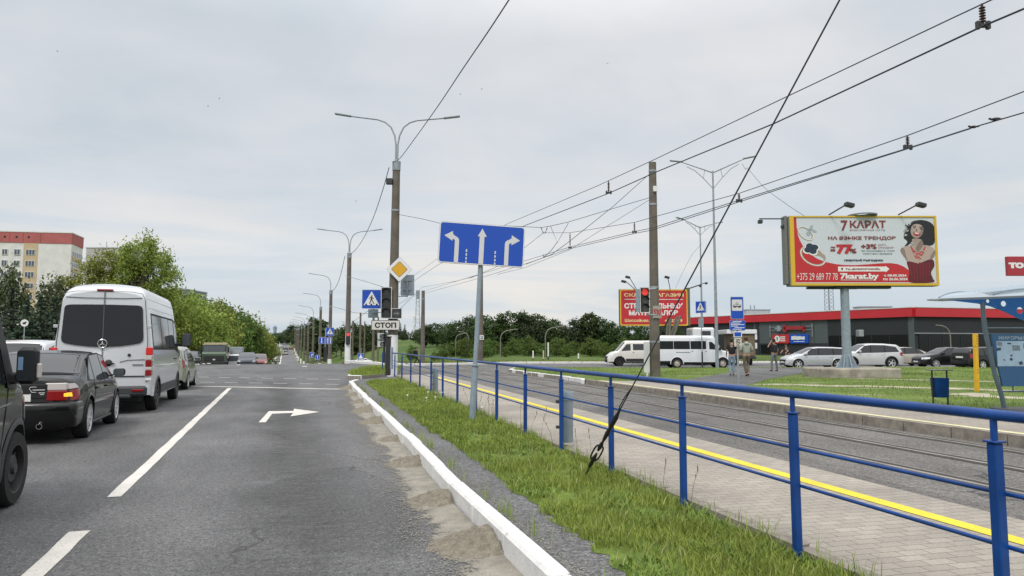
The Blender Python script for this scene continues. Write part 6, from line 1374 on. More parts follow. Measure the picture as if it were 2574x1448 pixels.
for s in (-1, 1):
    for y0, y1 in ((-2.6, -1.57), (-1.55, -.45), (-.41, .65)): B.patch('window_trim', SEAM, t, [(y0, 1.29), (y1, 1.29)], [(y0, 1.84), (y1, 1.84)], s, .003, 6, 4)
    for d in ([(-.43, 2.0), (-.43, .5)], [(.70, 2.0), (.70, .5)], [(1.68, 1.2), (1.70, .9)]): B.seam(d, t, s, SEAM, .007)
    B.seam([(-1.4, 1.08), (-.45, 1.08)], t, s, SEAM, .018, 'slide_rail'); B.seam([(-2.7, 1.96), (1.0, 1.94)], t, s, SEAM, .006); B.patch('lower_cladding', PLAST, t, [(-2.7, .40), (-1.8, .40)], [(-2.7, .5), (-1.8, .5)], s, .01, 4, 2)
    handle(B, t, -.30, 1.14, s, PLAST, .05); handle(B, t, .62, 1.14, s, PLAST, .05); mirror(t, s * 1.05, 1.55, 1.36, PLAST, .18, .28, .12)
SILV2 = paint('pale_silver', (.50, .525, .55), .35, .3)
make_car('estate_car', 'silver estate car heading left, its rear hidden by the billboard column', pl2(2045, 48.5), LEFTWARD, 'wagon', SILV2, spokes=6)
make_car('suv', 'white and grey SUV with black cladding just right of the billboard column', pl2(2174, 49.5), LEFTWARD, 'suv', paint('pearl', (.56, .57, .58), .2), spokes=5)
make_car('sedan', 'beige sedan half hidden behind the white and grey SUV', pl2(2262, 55), LEFTWARD, 'sedan', BEIGEP, spokes=9)
make_car('coupe', 'black coupe with bright headlights heading left before the shop wall', pl2(2382, 50), LEFTWARD, 'sedan', BLACKP, spokes=10, rims='mix')
make_car('estate_car', 'black estate car with red tail lights at left, behind the yellow post', pl2(2478, 46.5), RIGHTWARD + R(14), 'wagon', BLACKP, spokes=6)
# aerial lift truck and loaded trailer behind the minibus
t = thing('lift_truck', 'white boom lift truck showing above the roof of the white minibus', 'truck', pl2(1715, 57), RIGHTWARD)
b = MB(); b.rbox(-1.1, 1.1, .6, 2.3, .7, 2.95, .12); b.build('cab', WHITEP, t, smooth=30); b = MB(); b.rbox(-1.106, 1.106, 1.2, 2.0, 2.0, 2.7, .02); b.build('cab_window', GLASS, t); b = MB(); b.rbox(-1.1, 1.1, -3.4, .4, .8, 1.2, .03); b.build('bed', DARKMETAL, t)
b = MB()
for x in (-.5, .5): b.tube([(x, -1.2, 1.2), (x, -1.0, 3.7)], .10, 6); b.tube([(x, -1.2, 1.2), (x, -.2, 3.9)], .09, 6)
b.tube([(0, -.6, 2.9), (0, -.4, 3.8)], .12, 6); b.build('boom', mat('boom_olive', (.13, .125, .10), .6), t)
for s in (-1, 1):
    for y in (1.4, -2.2): wheel(t, s * .95, y, .45, .26, 'steel')
t = thing('market_trailer', 'open sales trailer with white frame and brown stacked boards behind the two walkers', 'trailer', pl2(1868, 56), -YAW)
BRN = mat('stacked_boards', (.16, .12, .075), .8, var=.5, vscale=2.5, stretch=(.4, 1, 7))
b = MB(); b.rbox(-.9, .85, -.2, 2.0, .7, 2.45, .04); b.build('board_stack', BRN, t); b = MB(); b.rbox(-1.35, 1.0, -.35, 2.1, 2.45, 2.78, .03); b.rbox(.85, 1.02, -.3, 2.1, 2.0, 2.45, .02); b.rbox(.85, 1.0, -.3, 2.1, 1.3, 1.75, .02); b.build('frame', WHITEP, t); b = MB(); b.rbox(-1.1, .9, -.3, 2.2, .5, .7, .02); b.build('chassis', DARKMETAL, t)
for s in (-.6, .6):
    wheel(t, s, .3, .33, .2, 'steel'); 
b = MB(); b.prism([(-1.15, 2.95), (-.92, 3.45), (-.70, 2.95), (-.92, 2.45)], -.42, -.38, 'XZ'); b.build('diamond_plate', mat('plate_pale', (.5, .45, .4), .6), t); b = MB(); b.prism([(-1.0, 2.85), (-.84, 2.85), (-.84, 3.05), (-1.0, 3.05)], -.43, -.42, 'XZ'); b.build('diamond_mark', RED, t)
# ---------------------------------------------------------------- vegetation
rng = np.random.default_rng(11)
def leafmat(name, lo, hi, trans=.25):
    m = bpy.data.materials.new(name); m.use_nodes = True; t = m.node_tree; b = t.nodes['Principled BSDF']
    g = nd(t, 'ShaderNodeNewGeometry'); o = nd(t, 'ShaderNodeTexCoord')
    f = mathn(t, 'ADD', mathn(t, 'MULTIPLY', g.outputs['Random Per Island'], .55), mathn(t, 'MULTIPLY', noise(t, o.outputs['Object'], .55, 3), .75))
    c = ramp(t, f, [(.25, lo), (.85, hi)]); oi = nd(t, 'ShaderNodeObjectInfo')
    hs = nd(t, 'ShaderNodeHueSaturation'); t.links.new(c, hs.inputs['Color']); t.links.new(mathn(t, 'ADD', mathn(t, 'MULTIPLY', oi.outputs['Random'], .035), .4825), hs.inputs['Hue']); t.links.new(mathn(t, 'ADD', mathn(t, 'MULTIPLY', oi.outputs['Random'], .3), .85), hs.inputs['Value'])
    t.links.new(hs.outputs[0], b.inputs['Base Color']); b.inputs['Roughness'].default_value = .65; b.inputs['Specular IOR Level'].default_value = .25
    tr = nd(t, 'ShaderNodeBsdfTranslucent'); t.links.new(hs.outputs[0], tr.inputs[0]); mx = nd(t, 'ShaderNodeMixShader'); mx.inputs[0].default_value = trans
    t.links.new(b.outputs[0], mx.inputs[1]); t.links.new(tr.outputs[0], mx.inputs[2]); t.links.new(mx.outputs[0], t.nodes['Material Output'].inputs[0]); return m
L_WILLOW = leafmat('leaf_willow', (.10, .135, .018), (.31, .37, .08)); L_MID = leafmat('leaf_mid', (.038, .072, .014), (.13, .19, .042)); L_DARK = leafmat('leaf_dark', (.022, .044, .014), (.075, .115, .036))
L_BIRCH = leafmat('leaf_birch', (.045, .065, .03), (.13, .16, .075)); L_SPRUCE = leafmat('needle', (.018, .034, .020), (.075, .105, .068), .1); L_FAR = leafmat('leaf_far', (.030, .052, .024), (.072, .10, .046))
BARK = mat('bark', (.06, .05, .04), .9, var=.3, vscale=4); BIRCHB = mat('birch_bark', (.42, .40, .37), .8, var=.5, vscale=5)
def raw(name, V, Fq, m, parent=None, kind=None):
    me = bpy.data.meshes.new(name); n = len(V); k = Fq.shape[1]; nf = len(Fq)
    me.vertices.add(n); me.vertices.foreach_set('co', np.asarray(V, np.float32).ravel()); me.loops.add(nf * k); me.loops.foreach_set('vertex_index', np.asarray(Fq, np.int32).ravel())
    me.polygons.add(nf); me.polygons.foreach_set('loop_start', np.arange(0, nf * k, k, dtype=np.int32)); me.polygons.foreach_set('loop_total', np.full(nf, k, np.int32))
    me.materials.append(m); me.update(calc_edges=True); me.validate()
    o = bpy.data.objects.new(name, me); COL.objects.link(o)
    if parent: o.parent = parent
    if kind: o['kind'] = kind
    return o
def quads(C, size, asp=1.5, droop=0.0, flat=0.0):
    """leaf-sized faces at centres C"""
    n = len(C); a = rng.normal(size=(n, 3)); a[:, 2] *= (1 - flat); a[:, 2] -= droop * 1.6; a /= np.linalg.norm(a, axis=1)[:, None]
    b = rng.normal(size=(n, 3)); b -= a * (a * b).sum(1)[:, None]; b /= np.linalg.norm(b, axis=1)[:, None]
    s = size * rng.uniform(.6, 1.35, n)[:, None]; u = a * s * asp * .5; v = b * s * .5
    V = np.stack([C - u, C + v * .9 - u * .1, C + u, C - v * .9 + u * .1], 1).reshape(-1, 3); return V, np.arange(n * 4).reshape(-1, 4)
def crown_pts(ells, nclump, per, cr, shell=.62, hang=0.0):
    vol = np.array([e[3] * e[4] * e[5] for e in ells]) ** .67; cnt = np.maximum(1, (nclump * vol / vol.sum())).astype(int); out, cl = [], []
    for e, c in zip(ells, cnt):
        d = rng.normal(size=(c, 3)); d /= np.linalg.norm(d, axis=1)[:, None]; r = shell + (1.02 - shell) * rng.random(c) ** .7; r *= rng.uniform(.82, 1.1, c)
        cl.append(np.array(e[:3]) + d * r[:, None] * np.array(e[3:]))
    cl = np.concatenate(cl)
    for c in cl:
        k = int(per * rng.uniform(.5, 1.5)); p = rng.normal(size=(k, 3)) * cr * rng.uniform(.6, 1.25) * np.array([1, 1, .75 + hang])
        if hang: p[:, 2] -= np.abs(rng.normal(size=k)) * hang * cr
        out.append(c + p)
    return np.concatenate(out), cl
def tree(name, label, cat, loc, ells, lm, bark=BARK, nclump=130, per=40, cr=.45, size=.22, trunk_r=.2, trunk_h=None, hang=0.0, droop=0.0, asp=1.5, limbs=14, group=None, rz=0.0, shell=.62):
    t = thing(name, label, cat, loc, rz, group); P, cl = crown_pts(ells, nclump, per, cr, shell, hang)
    P = P[P[:, 2] > .15]; V, Fq = quads(P, size, asp, droop); raw('crown', V, Fq, lm, t)
    th = trunk_h or ells[0][2]; b = MB(); b.tube([(0, 0, -.3), (.03, 0, th * .35), (.05, .04, th * .7), (0, 0, th)], [trunk_r * 1.25, trunk_r, trunk_r * .75, trunk_r * .45], 9)
    for i in range(limbs):
        c = cl[rng.integers(len(cl))]; z0 = th * rng.uniform(.35, .95); q = Vector((c[0] * .45, c[1] * .45, z0 + (c[2] - z0) * .55 + .2)); b.tube([(0, 0, z0), q, tuple(c)], [trunk_r * .45, trunk_r * .28, .02], 6)
    b.build('trunk', bark, t, smooth=60); return t
def gz(p): return Zf(p.x, p.y) - .06
def spruce(label, loc, h, r, group, lm=L_SPRUCE, n=26):
    t = thing('spruce_tree', label, 'tree', loc, rnd.uniform(0, 6), group); C = []
    b = MB(); b.tube([(0, 0, -.3), (0, 0, h * .97)], [.16, .02], 8)
    for i in range(n):
        z = h * (.04 + .94 * i / (n - 1)); rr = r * (1 - (z / h) ** 1.15) + .08; k = max(5, int(15 * rr / r))
        for j in range(k):
            a = rng.uniform(0, 6.283); L = rr * rng.uniform(.8, 1.12); m = max(6, int(26 * L / r)); s = rng.random(m) ** .75; lat = rng.normal(size=m) * .12 * L
            x = np.cos(a) * s * L - np.sin(a) * lat; y = np.sin(a) * s * L + np.cos(a) * lat; zz = z - .30 * L * s + .16 * L * s ** 2.5 + rng.normal(size=m) * .05; C.append(np.stack([x, y, zz], 1))
    P = np.concatenate(C); V, Fq = quads(P, .17, 1.8, .1, .45); raw('crown', V, Fq, lm, t); b.build('trunk', BARK, t); return t
# left side: willows, birches, spruces
p = at(352, HZ, 75); tree('willow_tree', 'tall light green willow with open crown, right hand one above the minibus roof', 'tree', (p.x, p.y, 0),
    [(-.2, 0, 11.6, 2.0, 1.9, 1.8), (1.5, 0, 10.4, 1.6, 1.7, 1.6), (-1.5, .5, 9.8, 1.5, 1.6, 1.5), (2.4, -.3, 8.4, 1.5, 1.6, 1.5), (.2, .3, 8.8, 1.7, 1.6, 1.4), (-1.7, 0, 7.4, 1.6, 1.5, 1.3), (1.0, .3, 6.6, 2.0, 2.0, 1.5), (2.9, 0, 6.4, 1.0, 1.2, 1.3)], L_WILLOW, nclump=165, per=75, cr=.36, size=.135, trunk_r=.34, trunk_h=9.5, hang=.35, droop=.35, asp=2.4, limbs=30, shell=.5)
p = at(240, HZ, 76); tree('willow_tree', 'lower broad light green willow, left hand one above the minibus roof', 'tree', (p.x, p.y, 0),
    [(.9, 0, 10.2, 1.7, 1.7, 1.5), (-.6, .5, 9.4, 1.4, 1.5, 1.3), (2.4, 0, 9.0, 1.4, 1.5, 1.4), (-1.9, .4, 7.8, 1.6, 1.6, 1.4), (.7, 0, 7.8, 1.8, 1.8, 1.4), (2.9, 0, 6.6, 1.5, 1.5, 1.5), (-2.4, .4, 5.6, 1.7, 1.7, 1.5), (.4, 0, 5.4, 2.3, 2.0, 1.7)], L_WILLOW, nclump=185, per=75, cr=.36, size=.135, trunk_r=.32, trunk_h=8.2, hang=.35, droop=.35, asp=2.4, limbs=26, shell=.5)
p = at(12, HZ, 74); tree('birch_tree', 'drooping birch at the left edge in front of the apartment block', 'tree', (p.x, p.y, 0), [(-.3, 0, 8.0, 1.3, 1.3, 2.1), (.5, 0, 6.6, 1.6, 1.6, 1.8), (-.8, 0, 5.6, 1.8, 1.6, 2.2)], L_BIRCH, BIRCHB, nclump=70, per=46, cr=.32, size=.18, trunk_r=.14, trunk_h=9, hang=1.3, droop=.8, asp=2.2, limbs=18)
p = at(122, HZ, 74); tree('birch_tree', 'drooping birch between apartment block and willow, thin topped', 'tree', (p.x, p.y, 0), [(0, 0, 7.2, 1.2, 1.3, 1.6), (.4, 0, 5.6, 1.6, 1.6, 1.8), (-.6, 0, 4.2, 1.9, 1.6, 1.8)], L_BIRCH, BIRCHB, nclump=80, per=46, cr=.32, size=.18, trunk_r=.13, trunk_h=8, hang=1.3, droop=.8, asp=2.2, limbs=16)
for k, (px, d, top, r, lab) in enumerate(((-22, 52, 745, 1.9, 'dark spruce cut by the left edge'), (22, 56, 722, 2.0, 'dark spruce beside the round sign, at its left'), (62, 52, 752, 1.9, 'dark spruce straight behind the round sign'), (98, 55, 742, 2.0, 'dark spruce right of the round sign'), (135, 53, 748, 1.9, 'dark spruce next to the minibus, inner one'), (166, 57, 728, 2.0, 'dark spruce touching the left side of the minibus'), (205, 60, 745, 2.0, 'dark spruce hidden behind the minibus'))):
    p = at(px, HZ, d); spruce(lab, (p.x, p.y, 0), EYE + (HZ - top) / FPX * d, r, 'dark spruces left of the minibus')
# avenue trees on the left beyond the junction
AV = [('leaf_tree', [(0, 0, 4.6, 3.0, 2.9, 2.9), (1.0, .5, 3.0, 2.6, 2.6, 2.2), (-1.2, 0, 3.0, 2.5, 2.5, 2.4)], L_WILLOW, 1.0), ('leaf_tree', [(0, 0, 4.8, 2.6, 2.6, 2.7), (.8, 0, 2.8, 2.6, 2.5, 2.2), (-.9, .3, 2.9, 2.5, 2.5, 2.3)], L_MID, .3)]
av_src = {}
def avenue(kind, px, d, top, lab):
    p = at(px, HZ, d); z = gz(p); h = EYE + (HZ - top) / FPX * d - z; s = h / 7.5
    if kind not in av_src:
        nm, el, lm, hg = AV[kind]; av_src[kind] = tree('avenue_tree', lab, 'tree', (p.x, p.y, z), el, lm, nclump=170, per=75, cr=.42, size=.17, trunk_r=.2, trunk_h=4.5, hang=.5 * hg, droop=.3 * hg, asp=1.9, limbs=12, group='avenue trees left of the far road'); av_src[kind].scale = (s, s, s)
    else: dup(av_src[kind], (p.x, p.y, z), rnd.uniform(0, 6), lab, scale=(s * rnd.uniform(.95, 1.15), s * rnd.uniform(.95, 1.15), s))
for a in ((0, 408, 78, 742, 'light green avenue tree nearest the minibus mirror'), (0, 448, 82, 741, 'light green avenue tree, second behind the minibus, below the grey building'), (0, 490, 88, 752, 'light green avenue tree above the black car at the crest'), (0, 528, 96, 765, 'yellowish avenue tree straight above the green lorry'), (1, 562, 104, 774, 'deeper green avenue tree above the right side of the green lorry'), (1, 595, 116, 790, 'deeper green avenue tree above the small white truck'), (1, 618, 128, 806, 'deep green avenue tree above the blue SUV'), (0, 632, 140, 804, 'pale topped avenue tree standing out right of the blue SUV'), (1, 646, 158, 826, 'deep green avenue tree near the end of the left row'), (0, 658, 176, 842, 'last small yellowish avenue tree at the left edge of the far road'),
          (1, 470, 118, 748, 'deep green tree behind the avenue row, left one'), (1, 545, 130, 768, 'deep green tree behind the avenue row, middle one'), (1, 430, 100, 738, 'deep green tree behind the avenue row next to the grey building')): avenue(*a)
p = at(525, HZ, 112); spruce('small dark spruce tip rising from the avenue trees', (p.x, p.y, gz(p)), EYE + (HZ - 752) / FPX * 112 - gz(p), 2.2, None)
# far trees
FT = {}
def far_tree(kind, px, d, top, lab, group, wide=1.0, name='background_tree', base=None):
    p = at(px, HZ, d); z = gz(p) if base is None else base; h = EYE + (HZ - top) / FPX * d - z; s = h / 6.2
    if kind not in FT:
        el, lm, kw = {'round': ([(0, 0, 4.0, 2.4, 2.4, 2.3), (.9, .3, 2.2, 2.4, 2.2, 2.0), (-1.0, -.3, 2.3, 2.3, 2.3, 2.0)], L_DARK, {}), 'tall': ([(0, 0, 4.6, 1.6, 1.6, 1.7), (.5, 0, 2.9, 2.1, 2.0, 2.0), (-.6, .3, 2.2, 2.2, 2.0, 1.9)], L_FAR, {}), 'loose': ([(.2, 0, 4.7, 1.5, 1.5, 1.5), (-.9, 0, 3.4, 1.5, 1.5, 1.6), (.9, .2, 2.8, 1.8, 1.6, 1.8), (0, 0, 1.6, 2.2, 2, 1.5)], L_DARK, dict(nclump=80, shell=.35)),
                      'shrub': ([(0, 0, 3.0, 2.8, 2.6, 3.0), (1.6, 0, 2.0, 2.2, 2.0, 2.0), (-1.6, 0, 2.1, 2.2, 2.0, 2.0)], L_MID, {}), 'poplar': ([(0, 0, 3.4, .75, .75, 2.9), (0, 0, 2.0, .95, .95, 1.9)], L_DARK, dict(nclump=70))}[kind]
        k2 = dict(nclump=105, per=36, cr=.36, size=.24, trunk_r=.13, trunk_h=3.6, limbs=12, shell=.55); k2.update(kw); FT[kind] = tree(name, lab, 'tree' if kind != 'shrub' else 'bush', (p.x, p.y, z), el, lm, group=group, **k2); FT[kind].scale = (s * wide, s * wide, s)
    else:
        q = dup(FT[kind], (p.x, p.y, z), rnd.uniform(0, 6), lab, group, scale=(s * wide, s * wide, s)); q.name = name
G1 = 'tree belt right of the lane sign'
belt_side = lambda px: ('between tram pole and lane sign' if px < 1190 else 'between lane sign and first bent lamp' if px < 1262 else 'between the two bent lamps' if px < 1372 else 'between bent lamp and white van' if px < 1530 else 'under the red board')
tops = [(1070, 818, 150, 'tall'), (1098, 812, 150, 'round'), (1128, 808, 145, 'loose'), (1152, 806, 140, 'round'), (1180, 796, 135, 'tall'), (1214, 792, 124, 'round'), (1240, 806, 122, 'round'), (1264, 796, 122, 'loose'), (1288, 783, 122, 'round'), (1318, 787, 120, 'tall'), (1340, 784, 125, 'loose'), (1366, 803, 122, 'tall'), (1392, 803, 122, 'round'), (1418, 818, 120, 'round'), (1446, 804, 118, 'tall'), (1480, 780, 118, 'loose'), (1502, 797, 118, 'round'), (1532, 804, 116, 'loose'), (1560, 818, 114, 'round'), (1592, 816, 112, 'round'), (1625, 818, 112, 'round'), (1660, 822, 112, 'tall'), (1700, 824, 112, 'round')]
adj = {'tall': 'slender dark green', 'round': 'round dark green', 'loose': 'airy dark green'}
for k, (px, tp, d, kd) in enumerate(tops):
    nth = ['first', 'second', 'third', 'fourth', 'fifth', 'sixth', 'seventh', 'eighth', 'ninth', 'tenth', 'eleventh', 'twelfth']; seg = belt_side(px); i = sum(1 for q in tops if belt_side(q[0]) == seg and q[0] < px)
    far_tree(kd, px, d, tp, f'{adj[kd]} tree {seg}, {nth[i]} from left', G1, 1.1)
sh = [(1150, 858), (1190, 866), (1228, 852), (1270, 872), (1305, 862), (1345, 858), (1398, 850), (1425, 866), (1468, 862), (1505, 856), (1545, 864), (1590, 858), (1640, 860), (1112, 868), (1170, 850), (1210, 860), (1250, 862), (1290, 850), (1328, 846), (1372, 862), (1412, 852), (1440, 858), (1484, 850), (1522, 862), (1136, 862), (1570, 850)]
for k, (px, tp) in enumerate(sh):
    seg = belt_side(px); i = sum(1 for q in sh if belt_side(q[0]) == seg and q[0] < px); far_tree('shrub', px, 104 - (k % 4) * 4, tp, f'low leafy bush {seg}, {nth[i]} from left', 'bushes along the tree belt', 1.15, 'bush')
p = at(1034, HZ, 110); far_tree('shrub', 1034, 110, 868, 'lone dark round bush in the green meadow left of the thin tram pole', 'bushes along the tree belt', .8, 'bush'); far_tree('shrub', 1092, 96, 884, 'small bush behind the railing beside the thin tram pole', 'bushes along the tree belt', .9, 'bush')
G2 = 'trees behind the meadow'
for k, (px, tp, d, kd, lab) in enumerate(((885, 812, 190, 'round', 'round tree behind the meadow right of the second lamp post'), (906, 822, 200, 'tall', 'slender tree behind the meadow by the slim poles'), (928, 812, 185, 'loose', 'airy willow like tree behind the meadow left of the СТОП plate'), (952, 818, 190, 'round', 'round tree behind the meadow under the crossing sign'), (985, 838, 230, 'round', 'pale far tree behind the tallest lamp post'), (1012, 838, 240, 'round', 'round far tree between tallest lamp post and thin tram pole'), (1040, 832, 215, 'tall', 'slender far tree left of the thin tram pole'), (1022, 840, 250, 'tall', 'slender far tree behind the lattice mast'), (862, 826, 230, 'tall', 'slender tree behind the second lamp post'), (1056, 826, 190, 'round', 'round tree right behind the thin tram pole'))): far_tree(kd, px, d, tp, lab, G2, 1.2)
for px, tp, d, lab in ((1006, 811, 330, 'dark pointed conifer behind the meadow, taller one'), (1017, 815, 330, 'dark pointed conifer behind the meadow, right one'), (998, 819, 330, 'dark pointed conifer behind the meadow, left one')):
    p = at(px, HZ, d); spruce(lab, (p.x, p.y, gz(p)), EYE + (HZ - tp) / FPX * d - gz(p), 1.8, 'far conifers')
far_tree('poplar', 800, 205, 793, 'dense dark columnar tree among the roadside posts', 'trees at the end of the far road', 1.6)
G3 = 'trees at the end of the far road'
for k, (px, tp, d, kd, lab) in enumerate(((700, 836, 430, 'round', 'dark tree right below the water tower'), (722, 828, 440, 'round', 'dark tree at the end of the far road'), (735, 818, 420, 'tall', 'tallest dark tree at the end of the far road'), (752, 824, 400, 'round', 'broad tree right of the end of the far road'), (770, 816, 330, 'round', 'tree between the far lamp arms, left'), (786, 812, 280, 'tall', 'tree left of the dark columnar tree'), (815, 824, 260, 'round', 'tree right of the dark columnar tree'), (838, 826, 250, 'round', 'tree behind the blue crossing sign of the junction'), (710, 842, 520, 'round', 'small pale tree far beyond the end of the road'), (745, 838, 520, 'round', 'small pale tree far beyond the road, right one'), (676, 842, 420, 'round', 'dark tree left below the water tower'), (655, 838, 400, 'tall', 'dark tree behind the end of the avenue'))): far_tree(kd, px, d, tp, lab, G3, 1.35)
# woods far behind that close the horizon
P_ = []
for k in range(520):
    px = rnd.uniform(-1200, 3900); d = rnd.uniform(620, 820) if px > 600 else rnd.uniform(330, 520); p = at(px, HZ, d); z = Zf(p.x, p.y); h = rnd.uniform(8, 13); r = rnd.uniform(4, 7)
    q = rng.normal(size=(70, 3)); q /= np.linalg.norm(q, axis=1)[:, None]; q *= rng.uniform(.6, 1, 70)[:, None]; P_.append(np.array([p.x, p.y, z + h * .5]) + q * np.array([r, r, h * .5]))
V, Fq = quads(np.concatenate(P_), 1.6, 1.2); raw('distant_woods', V, Fq, L_FAR, kind='stuff')

# grass blades
def pip(X, Y, poly):
    c = np.zeros(len(X), bool); n = len(poly)
    for i in range(n):
        x0, y0 = poly[i]; x1, y1 = poly[(i + 1) % n]
        if y0 == y1: continue
        h = ((y0 > Y) != (y1 > Y)) & (X < (x1 - x0) * (Y - y0) / (y1 - y0) + x0); c ^= h
    return c
def blades(name, X, Y, z, hmin, hmax, wd, m, lean=.55):
    n = len(X); a = rng.uniform(0, 6.283, n); h = rng.uniform(hmin, hmax, n); l = h * rng.uniform(.1, 1, n) * lean; w_ = wd * rng.uniform(.6, 1.3, n)
    dx, dy = np.cos(a), np.sin(a); sx_, sy_ = -dy * w_ / 2, dx * w_ / 2; Z = np.full(n, z) if np.isscalar(z) else z
    P = lambda f, q, hh: np.stack([X + dx * l * f + sx_ * q, Y + dy * l * f + sy_ * q, Z + h * hh], 1)
    V = np.stack([P(0, -1, -.02), P(0, 1, -.02), P(.35, .8, .6), P(.35, -.8, .6), P(1, .12, 1), P(1, -.12, 1)], 1).reshape(-1, 3); b0 = np.arange(n)[:, None] * 6
    Fq = np.concatenate([b0 + np.array([[0, 1, 2, 3]]), b0 + np.array([[3, 2, 4, 5]])]); return raw(name, V, Fq, m, kind='stuff')
L_GRASS = leafmat('grass_blade', (.075, .13, .016), (.295, .39, .075), .3); L_GRASS2 = leafmat('verge_blade', (.085, .13, .022), (.26, .33, .07), .3)
def sample(n, x0, x1, y0, y1, pw=1.0):
    Y = y0 + (y1 - y0) * rng.random(n) ** pw; return rng.uniform(x0, x1, n), Y
X, Y = sample(230000, 1.85, 5.2, 2.6, 29.5, 1.7); k = pip(X, Y, GRASS_POLY); X, Y = X[k], Y[k]
den = np.array([mn.noise((x * 1.6, y * 1.1, 2.0)) + .5 * mn.noise((x * 5, y * 5, 8.0)) for x, y in zip(X, Y)]); k = rng.random(len(X)) < np.clip(.72 + den * 1.5, .06, 1); X, Y, den = X[k] + rng.normal(size=int(k.sum())) * .035, Y[k], den[k]
s_ = np.clip(1 + den * .9, .45, 1.7); near = Y < 9
for nm, q, wd in (('grass_blades', near, .0065), ('grass_blades', ~near, .011)):
    o = blades(nm, X[q], Y[q], .15, .022, .072, wd, L_GRASS, 1.4)
X, Y = sample(26000, 1.9, 5.2, 2.6, 20, 1.5); k = pip(X, Y, GRASS_POLY); X, Y = X[k], Y[k]; den = np.array([mn.noise((x * 2.3 + 9, y * 1.9, 5.0)) for x, y in zip(X, Y)]); k = den > .05; blades('broad_weeds', X[k], Y[k], .15, .02, .06, .022, leafmat('weed_leaf', (.055, .10, .018), (.20, .27, .06), .3), 1.6)
X, Y = sample(3800, 1.9, 5.2, 2.6, 24, 1.5); k = pip(X, Y, GRASS_POLY); blades('dry_blades', X[k], Y[k], .15, .03, .10, .006, leafmat('dry_blade', (.24, .21, .09), (.46, .42, .22), .2), 1.3)
# coarse tufts on the strip
tx, ty = [], []
for k in range(150):
    y = 3.2 + 26 * rnd.random() ** 1.4; x = lerp([(p[1], p[0]) for p in GR[1:9]], y) + rnd.random() * (2.97 + TB * y - lerp([(p[1], p[0]) for p in GR[1:9]], y)); m_ = rnd.randint(10, 34); tx += list(rng.normal(x, .045, m_)); ty += list(rng.normal(y, .06, m_))
blades('grass_tufts', np.array(tx), np.array(ty), .15, .05, .15, .007, L_GRASS2, .8)
tx, ty = [], []                                        # weeds in the joint by the railing and behind the kerb
for k in range(260):
    y = rnd.uniform(2.6, 31); x, _ = U(3.0 + rnd.gauss(0, .03), y); m_ = rnd.randint(3, 12); tx += list(rng.normal(x, .03, m_)); ty += list(rng.normal(y, .05, m_))
for k in range(70):
    y = rnd.uniform(3, 26); m_ = rnd.randint(3, 10); tx += list(rng.normal(kx(y) + .19, .015, m_)); ty += list(rng.normal(y, .05, m_))
blades('joint_weeds', np.array(tx), np.array(ty), .15, .04, .17, .006, L_GRASS, .6)
# dry flowering stems and dandelion clocks
STEM = mat('dry_stem', (.20, .17, .09), .9); CLOCK = mat('dandelion_clock', (.70, .69, .64), .9)
for k in range(16):
    y = rnd.uniform(5.2, 16); x, _ = U(3.0 + rnd.gauss(0, .05), y); h = rnd.uniform(.25, .42); l = rnd.uniform(-.14, .14); b = MB(); b.tube([(0, 0, 0), (l * .4, .02, h * .6), (l, .05, h)], [.003, .0025, .002], 4); b.ell((l, .05, h + .02), (.006, .006, .035), 6, 5); b.ell((l * .75, .04, h * .86), (.005, .005, .02), 6, 5)
    b.build('grass_stem', STEM, None, loc=(x, y, .15)); tag(bpy.context.scene.objects[-1] if False else [o for o in COL.objects if o.name.startswith('grass_stem')][-1], 'thin dry flowering grass stem growing in the joint beside the blue railing', 'grass stem', 'dry stems by the railing')
for px, py in ((1071, 1008), (1093, 1006), (1109, 994), (1117, 994), (1075, 993), (1210, 1033), (1213, 1020), (1023, 1001)):
    p = G(px, py + 10, .15); b = MB(); h = (p - CAMP).dot(FW) * 12 / FPX + .05; b.tube([(0, 0, 0), (.01, 0, h)], .003, 4); b.ell((.01, 0, h), .022, 8, 6); o = b.build('dandelion', CLOCK, None, loc=(p.x, p.y, .15)); tag(o, 'white dandelion seed head standing in the grass strip by the railing', 'dandelion', 'dandelions in the grass strip')
